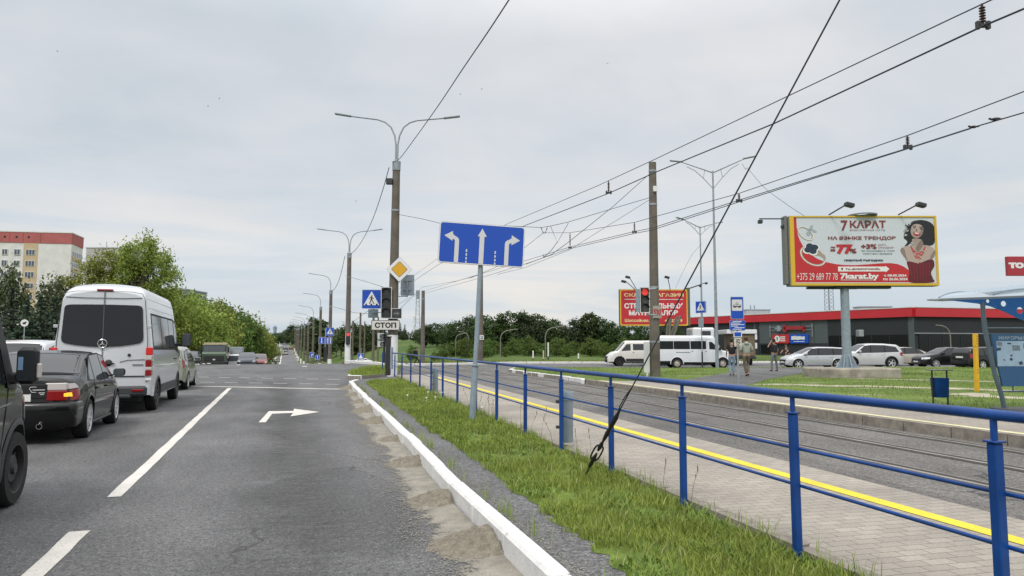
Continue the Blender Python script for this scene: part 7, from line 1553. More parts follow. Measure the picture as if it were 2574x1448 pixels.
# right hand verge
pathp = [tuple(G(x, y, .156)[:2]) for x, y in ((1700, 958), (1836, 936), (1848, 924.5), (2036, 924.5), (2042, 936), (1990, 943), (1930, 953), (1884, 967), (1845, 976), (1780, 966))]
vergep = [tuple(U(10.4, -14))] + [tuple(q) for q in tipk] + [(95, -14)]; platp = [tuple(U(9.9, -14)), (pe[0][0] + 4.1, -14)] + [tuple(q) for q in pe] + [tuple(U(10.1, 25.6))]
X = rng.uniform(10, 48, 120000); Y = rng.uniform(8, 46, 120000); k = pip(X, Y, vergep) & ~pip(X, Y, pathp) & ~pip(X, Y, platp); X, Y = X[k], Y[k]
BARE = mat('bare_soil', (.40, .36, .27), .95, var=.3, vscale=1.5, bump=.5, bscale=20)
for lst, hw in ((((1886, 966), (1990, 967), (2100, 970), (2200, 971), (2320, 975), (2450, 978), (2574, 984)), .42), (((2130, 951), (2300, 955), (2450, 958), (2574, 962)), .30), (((2395, 989), (2460, 993), (2574, 1003)), .55)):
    P = catm([G(x, y, .156) for x, y in lst], 14); lo, hi = [], []
    for i, q in enumerate(P):
        d = (P[min(i + 1, len(P) - 1)] - P[max(i - 1, 0)]).normalized(); n_ = Vector((-d.y, d.x, 0)); e = min(1, i / 6, (len(P) - 1 - i) / 4 + .3); lo.append(q - n_ * hw * e * (1 + .9 * mn.noise((q.x * 1.7, q.y * 1.7, 2)))); hi.append(q + n_ * hw * e * (1 + .9 * mn.noise((q.x * 1.7, q.y * 1.7, 7))))
    b = MB(); b.grid([[tuple(p_) for p_ in lo], [tuple(p_) for p_ in hi]]); b.build('bare_track', BARE, kind='structure'); k = ~pip(X, Y, [(p_.x, p_.y) for p_ in lo] + [(p_.x, p_.y) for p_ in hi[::-1]]) | (rng.random(len(X)) < .06); X, Y = X[k], Y[k]
den = np.array([mn.noise((x * .5, y * .5, 4.0)) + .6 * mn.noise((x * 1.8, y * 1.8, 1.0)) for x, y in zip(X, Y)]); k = rng.random(len(X)) < np.clip(.42 + den * 1.5, .03, 1); X, Y = X[k], Y[k]
blades('verge_blades', X, Y, .15, .03, .10, .016, L_GRASS2, .7)
X = rng.uniform(3, 8, 9000); Y = rng.uniform(34, 49, 9000); k = pip(X, Y, [tuple(q) for q in isl]); blades('island_blades', X[k], Y[k], .15, .06, .2, .02, L_GRASS, .7)
X = rng.uniform(8, 62, 30000); Y = rng.uniform(44, 74, 30000); fe = [tuple(q) for q in far_edge]; k = ~pip(X, Y, [(-70, -16), (95, -16)] + fe + [(7.8, 62), (-70, 62)]) & (Y < 66 - (X - 10) * .25); X, Y = X[k], Y[k]; blades('meadow_blades', X, Y, np.array([Zf(x, y) for x, y in zip(X, Y)]) - .06, .15, .45, .04, L_GRASS2, .6)

# ---------------------------------------------------------------- buildings
def facade_axes(P, Q):
    d = Vector((Q.x - P.x, Q.y - P.y, 0)); return d.length, math.atan2(d.y, d.x)
# apartment block: local x runs along the front, local -y faces us
c0 = at(167, HZ, 180); c1 = at(196, HZ, 188.6); cl = at(0, HZ, 177.5); ang = math.atan2(c0.y - cl.y, c0.x - cl.x)
t = thing('apartment_block', 'tall pale apartment block with red attic band at the left edge', 'building', (c0.x, c0.y, 0), ang)
inv = Matrix.Rotation(-ang, 4, 'Z'); sv = inv @ Vector((c1.x - c0.x, c1.y - c0.y, 0)); H9 = 30.1; LW = 62
PANW = mat('panel_white', (.66, .645, .63), .85, var=.10, vscale=.5); PANB = mat('panel_buff', (.52, .40, .26), .85, var=.1, vscale=.5); ATT = mat('attic_red', (.40, .115, .11), .85, var=.12, vscale=.4); WINF = mat('window_frame_white', (.62, .62, .61), .6); WING = mat('window_glass', (.06, .08, .11), .12, spec=.8)
b = MB(); poly = [(-LW, 0), (0, 0), (sv.x, sv.y), (sv.x - LW, sv.y)]; b.prism(poly, -1, 27.4); b.build('wall', PANW, t)
b = MB(); pl_ = [(-LW, -.12), (.05, -.12), (sv.x + .15, sv.y), (sv.x - LW, sv.y)]; b.prism(pl_, 27.4, H9); b.build('attic', ATT, t); b = MB(); b.prism([(-LW, -.2), (.1, -.2), (sv.x + .25, sv.y + .1), (sv.x - LW, sv.y)], H9, H9 + .25); b.build('roof_edge', PANW, t)
m18 = 180 / FPX
for xc, wd in ((-9.35 - .0, 3.3), (-24.5, 3.3), (-40, 3.3)):
    b = MB(); b.box(xc - wd / 2, xc + wd / 2, -.08, -.002, -1, 27.4); b.build('buff_strip', PANB, t)
wm = MB(); gm = MB()
cols = [(-9.35, 2.2), (-12.4, 1.45), (-15.2, 1.35), (-18.6, 1.5), (-21.6, 1.5), (-24.5, 2.2), (-27.4, 1.45), (-30.4, 1.4), (-33.4, 1.5)]
for fl in range(9):
    z0 = .9 + fl * 2.83 + .75
    for xc, wd in cols:
        yb_ = -.14; b = MB(); b.box(xc - wd / 2, xc + wd / 2, yb_ - .04, -.0, z0, z0 + 1.5); fr = b.build('window', WINF, t)
        b = MB(); n_ = 3 if wd > 2 else 2; w1 = (wd - .12 * (n_ + 1)) / n_
        for i in range(n_): x0 = xc - wd / 2 + .12 + i * (w1 + .12); b.box(x0, x0 + w1, yb_ - .06, yb_ - .03, z0 + .12, z0 + 1.38)
        b.build('pane', WING, fr); 
for fl in range(9):                                        # balconies on the short side
    z0 = .6 + fl * 2.83; b = MB(); n_ = Vector((sv.y, -sv.x, 0)).normalized(); e = Vector((sv.x, sv.y, 0))
    for a, c, zz0, zz1, o_, mi in ((.08, .95, z0, z0 + 1.05, .12, 0), (.08, .95, z0 + 1.05, z0 + 2.5, .08, 1)):
        q0, q1 = e * a, e * c; b.prism([(q0.x, q0.y), (q0.x + n_.x * o_, q0.y + n_.y * o_), (q1.x + n_.x * o_, q1.y + n_.y * o_), (q1.x, q1.y)], zz0, zz1, mi=mi)
    for i in range(5):
        q0 = e * (.08 + .87 * (i + .1) / 5); q1 = e * (.08 + .87 * (i + .8) / 5); b.prism([(q0.x, q0.y), (q0.x + n_.x * .1, q0.y + n_.y * .1), (q1.x + n_.x * .1, q1.y + n_.y * .1), (q1.x, q1.y)], z0 + 1.2, z0 + 2.3, mi=2)
    b.build('balcony', [PANB, WINF, WING], t)
for xc in (-9.9, -12.7, -15.4):
    b = MB(); b.box(xc - .22, xc + .22, -.15, -.11, 28.6, 29.1); b.build('attic_vent', BLACK, t)
for xc in (-7.2, -11.2, -14.3):
    b = MB(); b.box(xc - .05, xc + .05, -.14, -.11, 27.5, 30.0); b.build('attic_joint', mat('attic_joint', (.2, .06, .06), .9), t)
def box_block(name, lab, px0, px1, d, top, m, depth=10, base=0, cat='building', cap=None):
    p, q = at(px0, HZ, d), at(px1, HZ, d); L, a = facade_axes(p, q); t = thing(name, lab, cat, (p.x, p.y, base), a); h = EYE + (HZ - top) / FPX * d - base
    b = MB(); b.box(0, L, 0, depth, -1, h); b.build('wall', m, t); b = MB(); b.box(-.15, L + .15, -.15, depth + .15, h, h + .3); b.build('roof_edge', cap or m, t); return t, L, h
GREYB = mat('cladding_grey', (.30, .32, .335), .8, var=.12, vscale=.6, stretch=(3, 3, .2))
t, L, h = box_block('office_block', 'plain grey flat roofed block top behind the avenue trees', 330, 459, 165, 728, GREYB, 12)
for i in range(5):
    b = MB(); b.box(L - 1.0 - i * 2.4, L - .3 - i * 2.4, -.04, -.0, 2, h - .2); b.build('cladding_rib', mat('cladding_pale', (.42, .44, .45), .8), t)
t, L, h = box_block('apartment_block', 'grey apartment block glimpsed behind the willows', 205, 312, 235, 622, mat('panel_grey', (.42, .41, .39), .85, var=.1, vscale=.5), 14)
for fl in range(10):
    for i in range(4): b = MB(); b.box(1.2 + i * 3.3, 3.2 + i * 3.3, -.06, 0, 2 + fl * 2.9, 3.6 + fl * 2.9); b.build('window', WING, t)
for x in (5.0, 8.6):
    b = MB(); b.cyl((x, 3, h), (x, 3, h + 2.6), .12, n=6); b.build('antenna', ZINC, t)
# shopping centre
A0, C0_, B0 = at(1736, HZ, 120), at(2300, HZ, 88), at(2574, HZ, 92.7); A0 = A0 + (A0 - C0_) * .25; B0 = B0 + (B0 - C0_) * 2.0
SHR = mat('fascia_red', (.50, .022, .035), .45, var=.08, vscale=.3); WD1 = mat('wall_charcoal', (.021, .024, .029), .75, var=.12, vscale=.4); WD2 = mat('wall_slate', (.075, .092, .098), .7, var=.1, vscale=.4); WD3 = mat('shop_glass', (.007, .008, .010), .2, spec=.4)
t = thing('shopping_centre', 'long dark shopping centre with red roof fascia in the right background', 'building', (C0_.x, C0_.y, 0), 0); HT = EYE + 97 / FPX * 88; HF = HT - 1.12
def wal(P, Q, f0, f1, z0, z1, off, m, name, th=.2):
    a = Vector((P.x + (Q.x - P.x) * f0 - C0_.x, P.y + (Q.y - P.y) * f0 - C0_.y, 0)); c = Vector((P.x + (Q.x - P.x) * f1 - C0_.x, P.y + (Q.y - P.y) * f1 - C0_.y, 0)); d = (c - a).normalized(); n = Vector((d.y, -d.x, 0))
    if n.dot(Vector((C0_.x, C0_.y, 0))) > 0: n = -n
    b = MB(); b.prism([tuple((a + n * off)[:2]), tuple((c + n * off)[:2]), tuple((c - n * th)[:2]), tuple((a - n * th)[:2])], z0, z1); return b.build(name, m, t)
def fpx(P, Q, px):
    k = math.tan(YAW + math.atan((px - CX) / FPX)); return (P.x - k * P.y) / ((P.x - k * P.y) - (Q.x - k * Q.y))
wal(A0, C0_, 0, 1, 0, HF, 0, WD2, 'wall', 8); wal(C0_, B0, 0, 1, 0, HF, 0, WD1, 'wall', 8)
wal(A0, C0_, 0, 1, HF, HT, .35, SHR, 'fascia', 7.5); wal(C0_, B0, 0, 1, HF, HT, .35, SHR, 'fascia', 7.5)
wal(A0, C0_, 0, 1, HT, HT + .1, .4, PANW, 'roof_edge', 7.6); wal(C0_, B0, 0, 1, HT, HT + .1, .4, PANW, 'roof_edge', 7.6)
f = lambda px: fpx(A0, C0_, px); g = lambda px: fpx(C0_, B0, px)
wal(A0, C0_, 0, f(1893), 0, HF - .02, .06, WD1, 'dark_panel'); wal(A0, C0_, f(1899), f(1907), 0, HF - .02, .09, WD1, 'pilaster'); wal(A0, C0_, f(2080), f(2281), 0, HF - .02, .06, WD1, 'dark_panel'); wal(A0, C0_, f(1908), f(2078), 0, 1.9, .08, WD1, 'dark_panel')
wal(A0, C0_, f(2082), f(2280), 0, 2.9, .12, WD3, 'shop_window'); wal(C0_, B0, g(2306), .55, 0, 3.0, .1, WD3, 'shop_window'); wal(C0_, B0, 0, .6, 3.02, 3.14, .16, ZINC, 'ledge'); wal(A0, C0_, f(2082), f(2281), 2.92, 3.0, .14, WD1, 'ledge'); wal(A0, C0_, f(1912), f(1955), .4, 1.7, .12, WD3, 'shop_window')
for q in (2330, 2365, 2410, 2450, 2495, 2540): wal(C0_, B0, g(q), g(q + 1.2), 0, 3.0, .14, WD1, 'mullion')
for q in (2110, 2150, 2190, 2235): wal(A0, C0_, f(q), f(q + 1.2), 0, 2.9, .16, WD1, 'mullion')
for q in (1960, 2012, 2045): wal(A0, C0_, f(q), f(q + .5), 0, HF - .02, .02, WD1, 'panel_joint')
# signs on its wall
dvec = (C0_ - A0).normalized(); wang = math.atan2(dvec.y, dvec.x)
def wsign(lab, px0, px1, y0, y1, fn, m, rim=None):
    f0 = f((px0 + px1) / 2); P0 = A0 + (C0_ - A0) * f0; d = (P0 - CAMP).dot(FW); wx = abs(f(px1) - f(px0)) * (C0_ - A0).length; z0, z1 = EYE + (HZ - y1) / FPX * d, EYE + (HZ - y0) / FPX * d
    n = Vector((dvec.y, -dvec.x, 0)); q = thing('wall_sign', lab, 'sign', (P0.x + n.x * .2, P0.y + n.y * .2, z0), wang, 'signs on the shopping centre wall'); h = z1 - z0
    if m: b = MB(); b.prism(frame_poly(-wx / 2, wx / 2, 0, h, .12), -.12, .05, 'XZ'); b.build('panel', m, q)
    fn(q, wx, h); return q
def fs1(q, wx, h):
    b = MB()
    for z in (.25, .7): b.box(-wx * .62, wx * .62, -.02, .05, h * z, h * z + .06)
    for x in (-.6, .6): b.box(wx * x - .05, wx * x + .05, -.02, .05, -h * .8, h * 1.1)
    b.build('frame', ZINC, q); b = MB(); r2 = random.Random(3)
    b.box(-wx * .18, wx * .42, -.14, -.05, h * .3, h * .8)
    b.box(-wx * .2, -wx * .1, -.14, -.05, 0, h * 1.05); b.box(wx * .36, wx * .42, -.14, -.05, 0, h * .85); b.build('red_letters', mat('script_red', (.33, .02, .03), .5, var=.5, vscale=5), q); b = MB(); b.box(-wx * .38, -wx * .28, -.1, -.03, h * .1, h * .95); b.box(-wx * .44, -wx * .24, -.11, -.05, h * .4, h * .6); b.build('grey_mark', GREYPAINT, q)
wsign('openwork frame sign with red script on the grey shop wall', 1944, 2032, 817, 834, fs1, None)
def fs2(q, wx, h):
    b = MB(); lens(b, -wx * .2, h * .5, h * .38, -.125); 
    for z in (.72, .5, .28): b.box(-wx * .02, wx * .28, -.13, -.122, h * z - .07, h * z + .07)
    b.build('white_mark', WHITE, q); b = MB(); b.flat([(-wx * .2 - .06, h * .3), (-wx * .2 + .06, h * .3), (-wx * .2 + .10, h * .72), (-wx * .2 - .10, h * .72)], -.13); b.build('dark_mark', BLACK, q)
wsign('red wall sign with white oval, left of the blue one', 1943, 1985, 841, 863, fs2, RED)
def fs3(q, wx, h):
    b = MB(); r2 = random.Random(5)
    for i in range(7): x = -wx * .36 + i * wx * .105; b.rbox(x - wx * .045, x + wx * .045, -.14, -.122, h * (.36 + .05 * r2.random()), h * (.72 + .1 * r2.random()), .03)
    b.box(-wx * .3, wx * .3, -.13, -.122, h * .16, h * .22); b.build('white_letters', WHITE, q)
wsign('blue wall sign with white lettering beside the red oval sign', 1987, 2033, 840, 863, fs3, BLUESIGN)
def rooftop(px0, px1, d, y0, lab):
    p, q = at(px0, HZ, d), at(px1, HZ, d); L, a = facade_axes(p, q); z0 = HT + .1; z1 = EYE + (HZ - y0) / FPX * d; r = thing('roof_unit', lab, 'roof unit', (p.x, p.y, z0), a); b = MB(); b.rbox(0, L, 0, 2.0, -.3, z1 - z0, .05); b.build('housing', GREYB, r); b = MB(); b.box(-.1, L + .1, -.1, 2.1, z1 - z0 + .002, z1 - z0 + .1); b.build('cover', ZINC, r); return r, L, z1 - z0
r, L, h = rooftop(1878, 1939, 114, 779, 'grey ribbed roof unit with two pipes on the shopping centre')
for x in (L * .27, L * .43): b = MB(); b.cyl((x, 1, h), (x, 1, h + .8), .1, n=8); b.build('vent_pipe', ZINC, r)
rooftop(2165, 2246, 98, 771.5, 'low pale roof unit above the red fascia right of the billboard column')
# lattice masts and water tower
def mast(px, d, y0, y1, w0, w1, lab, m, stage=8, flare=None):
    p = at(px, HZ, d); zb, zt = EYE + (HZ - y1) / FPX * d, EYE + (HZ - y0) / FPX * d; t = thing('lattice_mast', lab, 'mast', (p.x, p.y, 0), -YAW + .3); b = MB(); n = stage
    wz = lambda z: w0 + (w1 - w0) * max(0, (z - zb)) / (zt - zb) + (flare * max(0, 1 - (z - zb) / ((zt - zb) * .25)) if flare else 0)
    lv = [zb + (zt - zb) * i / n for i in range(n + 1)]; cs = [(-1, -1), (1, -1), (1, 1), (-1, 1)]; r = max(.035, d / FPX * .45)
    for sx1, sy1 in cs: b.tube([(sx1 * wz(z) / 2, sy1 * wz(z) / 2, z) for z in lv], r * 1.25, 5)
    for i in range(n):
        for k in range(4):
            a, c = cs[k], cs[(k + 1) % 4]; w1_, w2_ = wz(lv[i]) / 2, wz(lv[i + 1]) / 2
            if i % 2: a, c = c, a
            b.cyl((a[0] * w1_, a[1] * w1_, lv[i]), (c[0] * w2_, c[1] * w2_, lv[i + 1]), r * .8, n=4)
    b.build('lattice', m, t); return t, zt, zb
PALEM = mat('mast_grey', (.40, .43, .46), .6)
q, zt, zb = mast(1049, 210, 742, 850, 1.4, .8, 'pale slim lattice mast with antennas behind the meadow trees', PALEM, 10, 3.0)
for z in (.15, .35): b = MB(); b.rbox(-1.3, -.9, -.2, .2, zb + (zt - zb) * z, zb + (zt - zb) * (z + .17), .05); b.rbox(.9, 1.3, -.2, .2, zb + (zt - zb) * z, zb + (zt - zb) * (z + .17), .05); b.build('antenna', WHITE, q)
b = MB(); b.rbox(-.5, .5, -.5, .5, zt - 1.0, zt + 1.5, .1); b.build('antenna', ZINC, q)
mast(2088, 128, 700, 785, 1.05, 1.0, 'dark lattice mast rising behind the billboard column', mat('mast_dark', (.13, .15, .17), .6), 9)
p = at(690, HZ, 520); k5 = 520 / FPX; t = thing('water_tower', 'small round water tower with pointed roof above the far trees', 'tower', (p.x, p.y, 0), 0)
b = MB(); b.lathe([(1.1, 0), (1.1, EYE + 40 * k5), (1.45, EYE + 44 * k5), (1.45, EYE + 47 * k5)], n=16); b.build('shaft', mat('tower_blue', (.30, .36, .42), .7, var=.15), t, smooth=40); b = MB(); b.lathe([(1.6, EYE + 47 * k5), (0, EYE + 53 * k5)], n=16); b.build('roof', mat('tower_roof', (.16, .24, .34), .6), t)
# round sign by the spruces
p = at(59, HZ, 33); z1 = EYE + (HZ - 812) / FPX * 33; t = thing('round_sign', 'small white round sign on a thin post before the dark spruces', 'road sign', (p.x, p.y, 0), -YAW + .2)
b = MB(); b.cyl((0, 0, 0), (0, 0, z1), .025, n=8); b.build('post', ZINC, t); b = MB(); lens(b, 0, z1, .165, -.03); b.lathe([(0, -.026), (.165, -.026), (.165, -.01), (0, -.01)], (0, 0, z1), 'Y', 20); b.build('panel', WHITE, t); b = MB(); b.rbox(-.07, .05, -.036, -.032, z1 - .06, z1 + .03, .001); b.flat([(-.02, z1 + .03), (.08, z1 + .0), (.08, z1 + .08)], -.035); b.build('figure', BLACK, t)
# ---------------------------------------------------------------- people
SKINM = mat('skin', (.42, .25, .18), .55); SKINM2 = mat('skin_tan', (.36, .21, .15), .55)
def skin_mesh(name, chains, m, parent, levels=2, root=0, shade=60):
    """grow one continuous surface from joints: chains are lists of (point, radius or (rx, ry)); equal points are shared"""
    V, Rr, E, idx = [], [], [], {}
    for ch in chains:
        prev = None
        for p, r in ch:
            k = tuple(round(c, 4) for c in p)
            if k not in idx: idx[k] = len(V); V.append(p); Rr.append(r if isinstance(r, tuple) else (r, r))
            if prev is not None and prev != idx[k]: E.append((prev, idx[k]))
            prev = idx[k]
    me = bpy.data.meshes.new(name); me.from_pydata(V, E, []); o = bpy.data.objects.new(name, me); COL.objects.link(o)
    sm = o.modifiers.new('skin', 'SKIN'); sm.use_smooth_shade = True
    if not me.skin_vertices: bpy.context.view_layer.objects.active = o
    for i, sv_ in enumerate(me.skin_vertices[0].data): sv_.radius = Rr[i]; sv_.use_root = (i == root)
    sb = o.modifiers.new('sub', 'SUBSURF'); sb.levels = levels; sb.render_levels = levels
    dg = bpy.context.evaluated_depsgraph_get(); me2 = bpy.data.meshes.new_from_object(o.evaluated_get(dg)); bpy.data.objects.remove(o); bpy.data.meshes.remove(me)
    me2.name = name; me2.materials.clear(); me2.materials.append(m); me2.polygons.foreach_set('use_smooth', [True] * len(me2.polygons))
    q = bpy.data.objects.new(name, me2); COL.objects.link(q); q.parent = parent; return q
def mix3(a, b, t): return tuple(a[i] + (b[i] - a[i]) * t for i in range(3))
def person(label, loc, rz, pose, top_m, leg_m, hair_m, shoe_m, sk=SKINM, k=1.0, bulk=1.0, sleeves='short', hood=False, scale=1.0):
    """figure 1.75 m tall facing local +Y"""
    t = thing('person', label, 'person', loc, rz); t.scale = (scale,) * 3
    J = dict(pel=(0, 0, .96), belly=(0, .01, 1.10), chest=(0, 0, 1.30), neck0=(0, -.01, 1.47), neck1=(0, .005, 1.54), jaw=(0, .03, 1.585), head=(0, .015, 1.655), crown=(0, .0, 1.72),
             shL=(-.17, -.01, 1.42), shR=(.17, -.01, 1.42), elL=(-.23, -.03, 1.16), elR=(.23, -.03, 1.16), wrL=(-.24, .06, .93), wrR=(.24, .06, .93),
             hipL=(-.085, 0, .90), hipR=(.085, 0, .90), knL=(-.095, .03, .50), knR=(.095, .03, .50), anL=(-.10, -.02, .085), anR=(.10, -.02, .085)); J.update(pose); B_ = bulk
    ch = [[(J['pel'], (.135 * B_, .10 * B_)), (J['belly'], (.13 * B_, .095 * B_)), (J['chest'], (.155 * B_, .105 * B_)), (J['neck0'], (.065, .06)), (J['neck1'], .052), (J['jaw'], (.062, .072)), (J['head'], (.076, .092)), (J['crown'], (.055, .065))]]
    for s in 'LR':
        sx1 = -1 if s == 'L' else 1; ch.append([(J['chest'], 0.15), (J['sh' + s], .058), (mix3(J['sh' + s], J['el' + s], .5), .047), (J['el' + s], .038), (mix3(J['el' + s], J['wr' + s], .5), .036), (J['wr' + s], .025)])
        d = Vector(J['wr' + s]) - Vector(J['el' + s]); d.normalize(); w_ = Vector(J['wr' + s]); sd_ = Vector((0, 1, 0)) if abs(d.z) > .6 else Vector((0, 0, 1)); sd_ = (sd_ - d * sd_.dot(d)).normalized(); nr = d.cross(sd_) * sx1; palm = w_ + d * .055
        ch.append([(J['wr' + s], .025), (tuple(palm), (.026, .020))])
        for fi, (off, ln) in enumerate(((.030, .070), (.010, .080), (-.010, .074), (-.028, .058))): a = palm + sd_ * off + d * .02; b_ = a + d * ln * .55; c_ = b_ + (d * .8 - nr * .6).normalized() * ln * .45; ch.append([(tuple(palm), (.026, .020)), (tuple(a), .0095), (tuple(b_), .0085), (tuple(c_), .007)])
        a = w_ + d * .025 + sd_ * .032; ch.append([(tuple(palm), (.026, .020)), (tuple(a), .011), (tuple(a + (d * .7 + sd_ * .7).normalized() * .035), .009), (tuple(a + (d * .9 + sd_ * .4).normalized() * .06), .008)])
        ch.append([(J['pel'], .12), (J['hip' + s], .082), (mix3(J['hip' + s], J['kn' + s], .5), .070), (J['kn' + s], .052), (mix3(J['kn' + s], J['an' + s], .4), .050), (J['an' + s], .036), (tuple(Vector(J['an' + s]) + Vector((0, .07, -.035))), .034), (tuple(Vector(J['an' + s]) + Vector((0, .15, -.055))), .026)])
    body = skin_mesh('body', ch, sk, t)
    b = MB()
    for s in (-1, 1): b.ell((s * .032, J['head'][1] + .085, J['head'][2] + .012), (.011, .006, .007), 8, 6, 0); b.ell((s * .078, J['head'][1] + .005, J['head'][2] - .005), (.010, .022, .032), 8, 6, 1)
    b.ell((0, J['head'][1] + .100, J['head'][2] - .020), (.013, .018, .020), 8, 6, 1); b.ell((0, J['head'][1] + .083, J['head'][2] - .055), (.024, .008, .007), 8, 6, 2); b.build('face', [BLACK, sk, mat('lips', (.32, .13, .11), .5)], t, smooth=60)
    b = MB(); hd = J['head']; b.ell((hd[0], hd[1] - .014, hd[2] + .034), (.090, .106, .082), 16, 10); b.ell((hd[0], hd[1] - .048, hd[2] - .012), (.080, .068, .066), 14, 8)
    rows = b.v; b.v = [(x + .006 * mn.noise((x * 40, y * 40, z * 40)), y + .006 * mn.noise((y * 40, z * 40, x * 40)), z + .006 * mn.noise((z * 40, x * 40, y * 40))) for x, y, z in rows]; b.build('hair', hair_m, t, smooth=60)
    g = .018; top = [[(mix3(J['pel'], J['belly'], .0), (.145 * B_ + g, .11 * B_ + g)), (J['belly'], (.140 * B_ + g, .105 * B_ + g)), (J['chest'], (.158 * B_ + g, .108 * B_ + g)), (tuple(Vector(J['neck0']) - Vector((0, 0, .015))), (.085, .075))]]
    for s in 'LR':
        sh_, el_, wr_ = J['sh' + s], J['el' + s], J['wr' + s]; arm = [(J['chest'], .16), (sh_, .072), (mix3(sh_, el_, .45), .064), (mix3(sh_, el_, .8), .060)]
        if sleeves == 'long': arm = [(J['chest'], .16), (sh_, .078), (mix3(sh_, el_, .5), .068), (el_, .060), (mix3(el_, wr_, .5), .056), (mix3(el_, wr_, .92), .046)]
        top.append(arm)
    shirt = skin_mesh('sweatshirt' if sleeves == 'long' else 'shirt', top, top_m, t)
    if hood:
        b = MB(); b.ell((0, -.085, 1.46), (.115, .07, .075), 14, 8); b.build('hood', top_m, shirt, smooth=60)
    tr = [[(tuple(Vector(J['pel']) + Vector((0, 0, .05))), (.135 * B_ + .012, .105 * B_ + .012)), (J['pel'], (.138 * B_ + .01, .108 * B_ + .01))]]
    for s in 'LR': tr.append([(J['pel'], .13), (J['hip' + s], .097), (mix3(J['hip' + s], J['kn' + s], .5), .084), (J['kn' + s], .066), (mix3(J['kn' + s], J['an' + s], .5), .062), (mix3(J['kn' + s], J['an' + s], .93), .054)])
    skin_mesh('trousers', tr, leg_m, t)
    for s in 'LR':
        an = Vector(J['an' + s]); sc_ = skin_mesh('shoe', [[(tuple(an + Vector((0, -.045, -.028))), (.040, .046)), (tuple(an + Vector((0, .02, -.032))), (.043, .046)), (tuple(an + Vector((0, .09, -.048))), (.045, .034)), (tuple(an + Vector((0, .155, -.056))), (.036, .026))]], shoe_m, t)
    return t
TEE = mat('black_tee', (.012, .013, .016), .9); TEE2 = mat('charcoal_tee', (.016, .016, .018), .9); HOOD = mat('grey_hoodie', (.30, .33, .28), .9, var=.12, vscale=9); JEAN = mat('light_denim', (.20, .27, .35), .9, var=.25, vscale=8); JEANG = mat('grey_denim', (.13, .15, .16), .9, var=.2, vscale=8); KHAKI = mat('khaki', (.125, .10, .065), .9, var=.15, vscale=8)
HBR = mat('hair_brown', (.05, .028, .018), .8); HBK = mat('hair_dark', (.014, .012, .011), .8); SHOEB = mat('shoe_black', (.012, .012, .013), .6); SHOEN = mat('shoe_navy', (.03, .04, .06), .7)
away = -YAW - R(12)
def ppl(px, py, z=.157): p = G(px, py, z); return (p.x, p.y, z)
# stride poses keep the soles on the ground
person('man in black T-shirt and light blue jeans walking away behind the tram stop post', ppl(1841, 944), away - R(6), dict(knL=(-.10, .10, .50), anL=(-.085, -.06, .085), knR=(.08, .06, .52), anR=(.05, .05, .085), hipL=(-.09, 0, .90), wrL=(-.25, .10, .95), wrR=(.26, .02, .93)), TEE, JEAN, HBK, SHOEN, bulk=1.08, scale=.965)
person('man in pale grey hoodie and khaki trousers walking away right of the tram stop post', ppl(1878, 946), away + R(8), dict(knL=(-.09, .05, .50), anL=(-.02, -.02, .085), knR=(.08, .12, .53), anR=(.03, -.13, .115), wrL=(-.10, .16, 1.10), wrR=(.12, .16, 1.10), elL=(-.27, -.02, 1.17), elR=(.27, -.02, 1.17), jaw=(0, .05, 1.575), head=(0, .045, 1.645), crown=(0, .035, 1.71)), HOOD, KHAKI, HBR, SHOEB, bulk=1.12, sleeves='long', hood=True, scale=1.0)
person('stout man in black T-shirt and grey jeans holding a hand to his ear', ppl(1947, 933, .157), -YAW + R(20), dict(anL=(-.19, -.02, .085), anR=(.19, .0, .085), knL=(-.15, .02, .5), knR=(.15, .02, .5), elL=(-.36, .06, 1.30), wrL=(-.15, .05, 1.58), wrR=(.26, .05, .92)), TEE2, JEANG, HBK, SHOEB, SKINM2, bulk=1.25, scale=.985)
tp = person('cyclist in dark clothes sitting on a bicycle behind the stout man', ppl(1980, 922, .03), LEFTWARD + R(35), dict(pel=(0, -.10, 1.0), belly=(0, -.04, 1.13), chest=(0, .06, 1.32), neck0=(0, .12, 1.47), neck1=(0, .14, 1.53), jaw=(0, .17, 1.57), head=(0, .165, 1.64), crown=(0, .155, 1.70), shL=(-.17, .08, 1.41), shR=(.17, .08, 1.41), elL=(-.24, .25, 1.22), elR=(.24, .25, 1.22), wrL=(-.22, .44, 1.10), wrR=(.22, .44, 1.10), hipL=(-.09, -.08, .95), hipR=(.09, -.08, .95), knL=(-.12, .26, .72), knR=(.12, .22, .60), anL=(-.12, .10, .36), anR=(.16, .06, .16)), TEE, KHAKI, HBK, SHOEB, scale=.95)
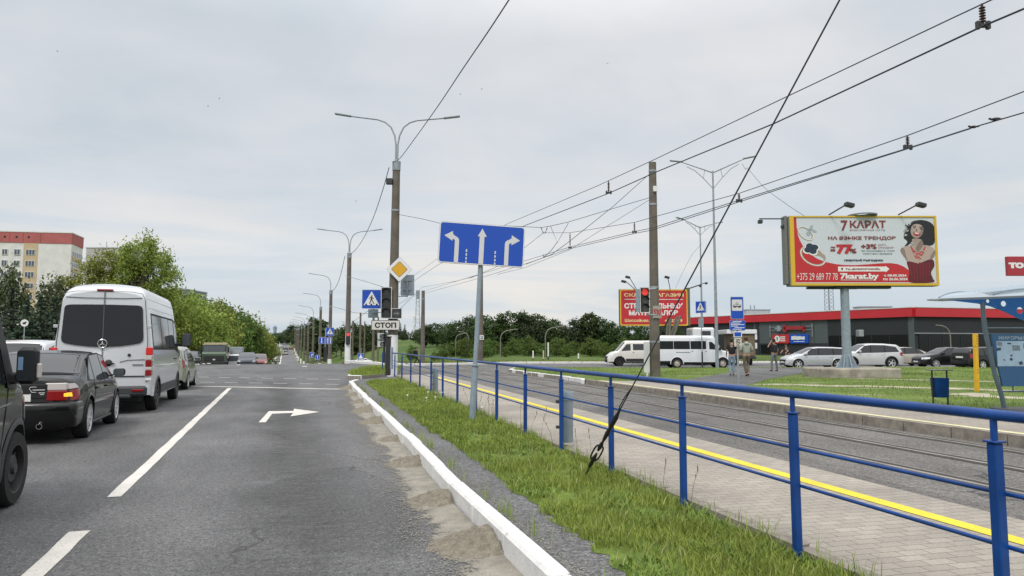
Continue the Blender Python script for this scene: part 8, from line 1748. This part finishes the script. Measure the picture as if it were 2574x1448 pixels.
def bicycle(label, loc, rz):
    t = thing('bicycle', label, 'bicycle', loc, rz); FR = mat('bike_black', (.015, .015, .016), .4)
    for y in (-.50, .55):
        b = MB(); b.tube([(0, y + .32 * math.cos(a), .335 + .32 * math.sin(a)) for a in [2 * math.pi * i / 32 for i in range(33)]], .018, 6, False); w_ = b.build('wheel', TYRE, t, smooth=60); b = MB()
        for i in range(12): a = math.pi * i / 6; b.cyl((0, y, .335), (0, y + .31 * math.cos(a), .335 + .31 * math.sin(a)), .002, n=4)
        b.cyl((-.04, y, .335), (.04, y, .335), .02, n=8); b.build('spokes', ALLOY, w_)
    b = MB(); 
    for p, q in (((0, -.5, .335), (0, -.06, .30)), ((0, -.06, .30), (0, -.18, .80)), ((0, -.5, .335), (0, -.17, .76)), ((0, -.06, .30), (0, .38, .72)), ((0, -.17, .76), (0, .36, .82)), ((0, .36, .90), (0, .42, .62)), ((0, .42, .62), (0, .55, .335)), ((0, -.18, .80), (0, -.20, .90))): b.cyl(p, q, .017, n=8)
    b.build('frame', FR, t, smooth=60); b = MB(); b.tube([(-.27, .36, 1.03), (-.1, .42, 1.02), (0, .40, 1.0), (.1, .42, 1.02), (.27, .36, 1.03)], .013, 8); b.cyl((0, .36, .88), (0, .40, 1.0), .014, n=8); b.build('handlebar', FR, t, smooth=60)
    b = MB(); b.ell((0, -.22, .915), (.08, .13, .03), 12, 6); b.build('saddle', PLAST, t, smooth=60); b = MB(); b.cyl((-.03, -.06, .30), (.03, -.06, .30), .09, n=14); b.rbox(.08, .16, -.02, .10, .13, .15, .005); b.rbox(-.16, -.08, .02, .14, .31, .33, .005); b.cyl((.08, .04, .14), (.03, -.06, .30), .01, n=6); b.cyl((-.08, .08, .32), (-.03, -.06, .30), .01, n=6); b.build('crank', ALLOYD, t); return t
o = tp.location; bicycle('black bicycle ridden by the cyclist in dark clothes', (o.x, o.y, .0), tp.rotation_euler[2]); tp.location.z = .0
pc_ = person('pedestrian in black with a backpack walking right behind the far railing', ppl(1046, 919, .0), RIGHTWARD, dict(knL=(-.09, .20, .52), anL=(-.09, .32, .10), knR=(.09, .02, .48), anR=(.09, -.28, .12), elL=(-.22, -.12, 1.18), wrL=(-.22, .08, 1.02), elR=(.22, .05, 1.18), wrR=(.20, .26, 1.08)), TEE, TEE2, HBK, SHOEB, sleeves='long', scale=.80)
t = thing('backpack', 'small black backpack on the back of the pedestrian behind the railing', 'backpack', pc_.location, RIGHTWARD); t.scale = (.80,) * 3
b = MB(); b.rbox(-.15, .15, -.30, -.13, 1.02, 1.46, .05); b.build('bag', TEE, t, smooth=40)
for s in (-1, 1): b = MB(); b.tube([(s * .09, -.14, 1.42), (s * .10, -.02, 1.50), (s * .10, .11, 1.40), (s * .12, .10, 1.2), (s * .12, -.12, 1.06)], .014, 6); b.build('strap', PLAST, t)
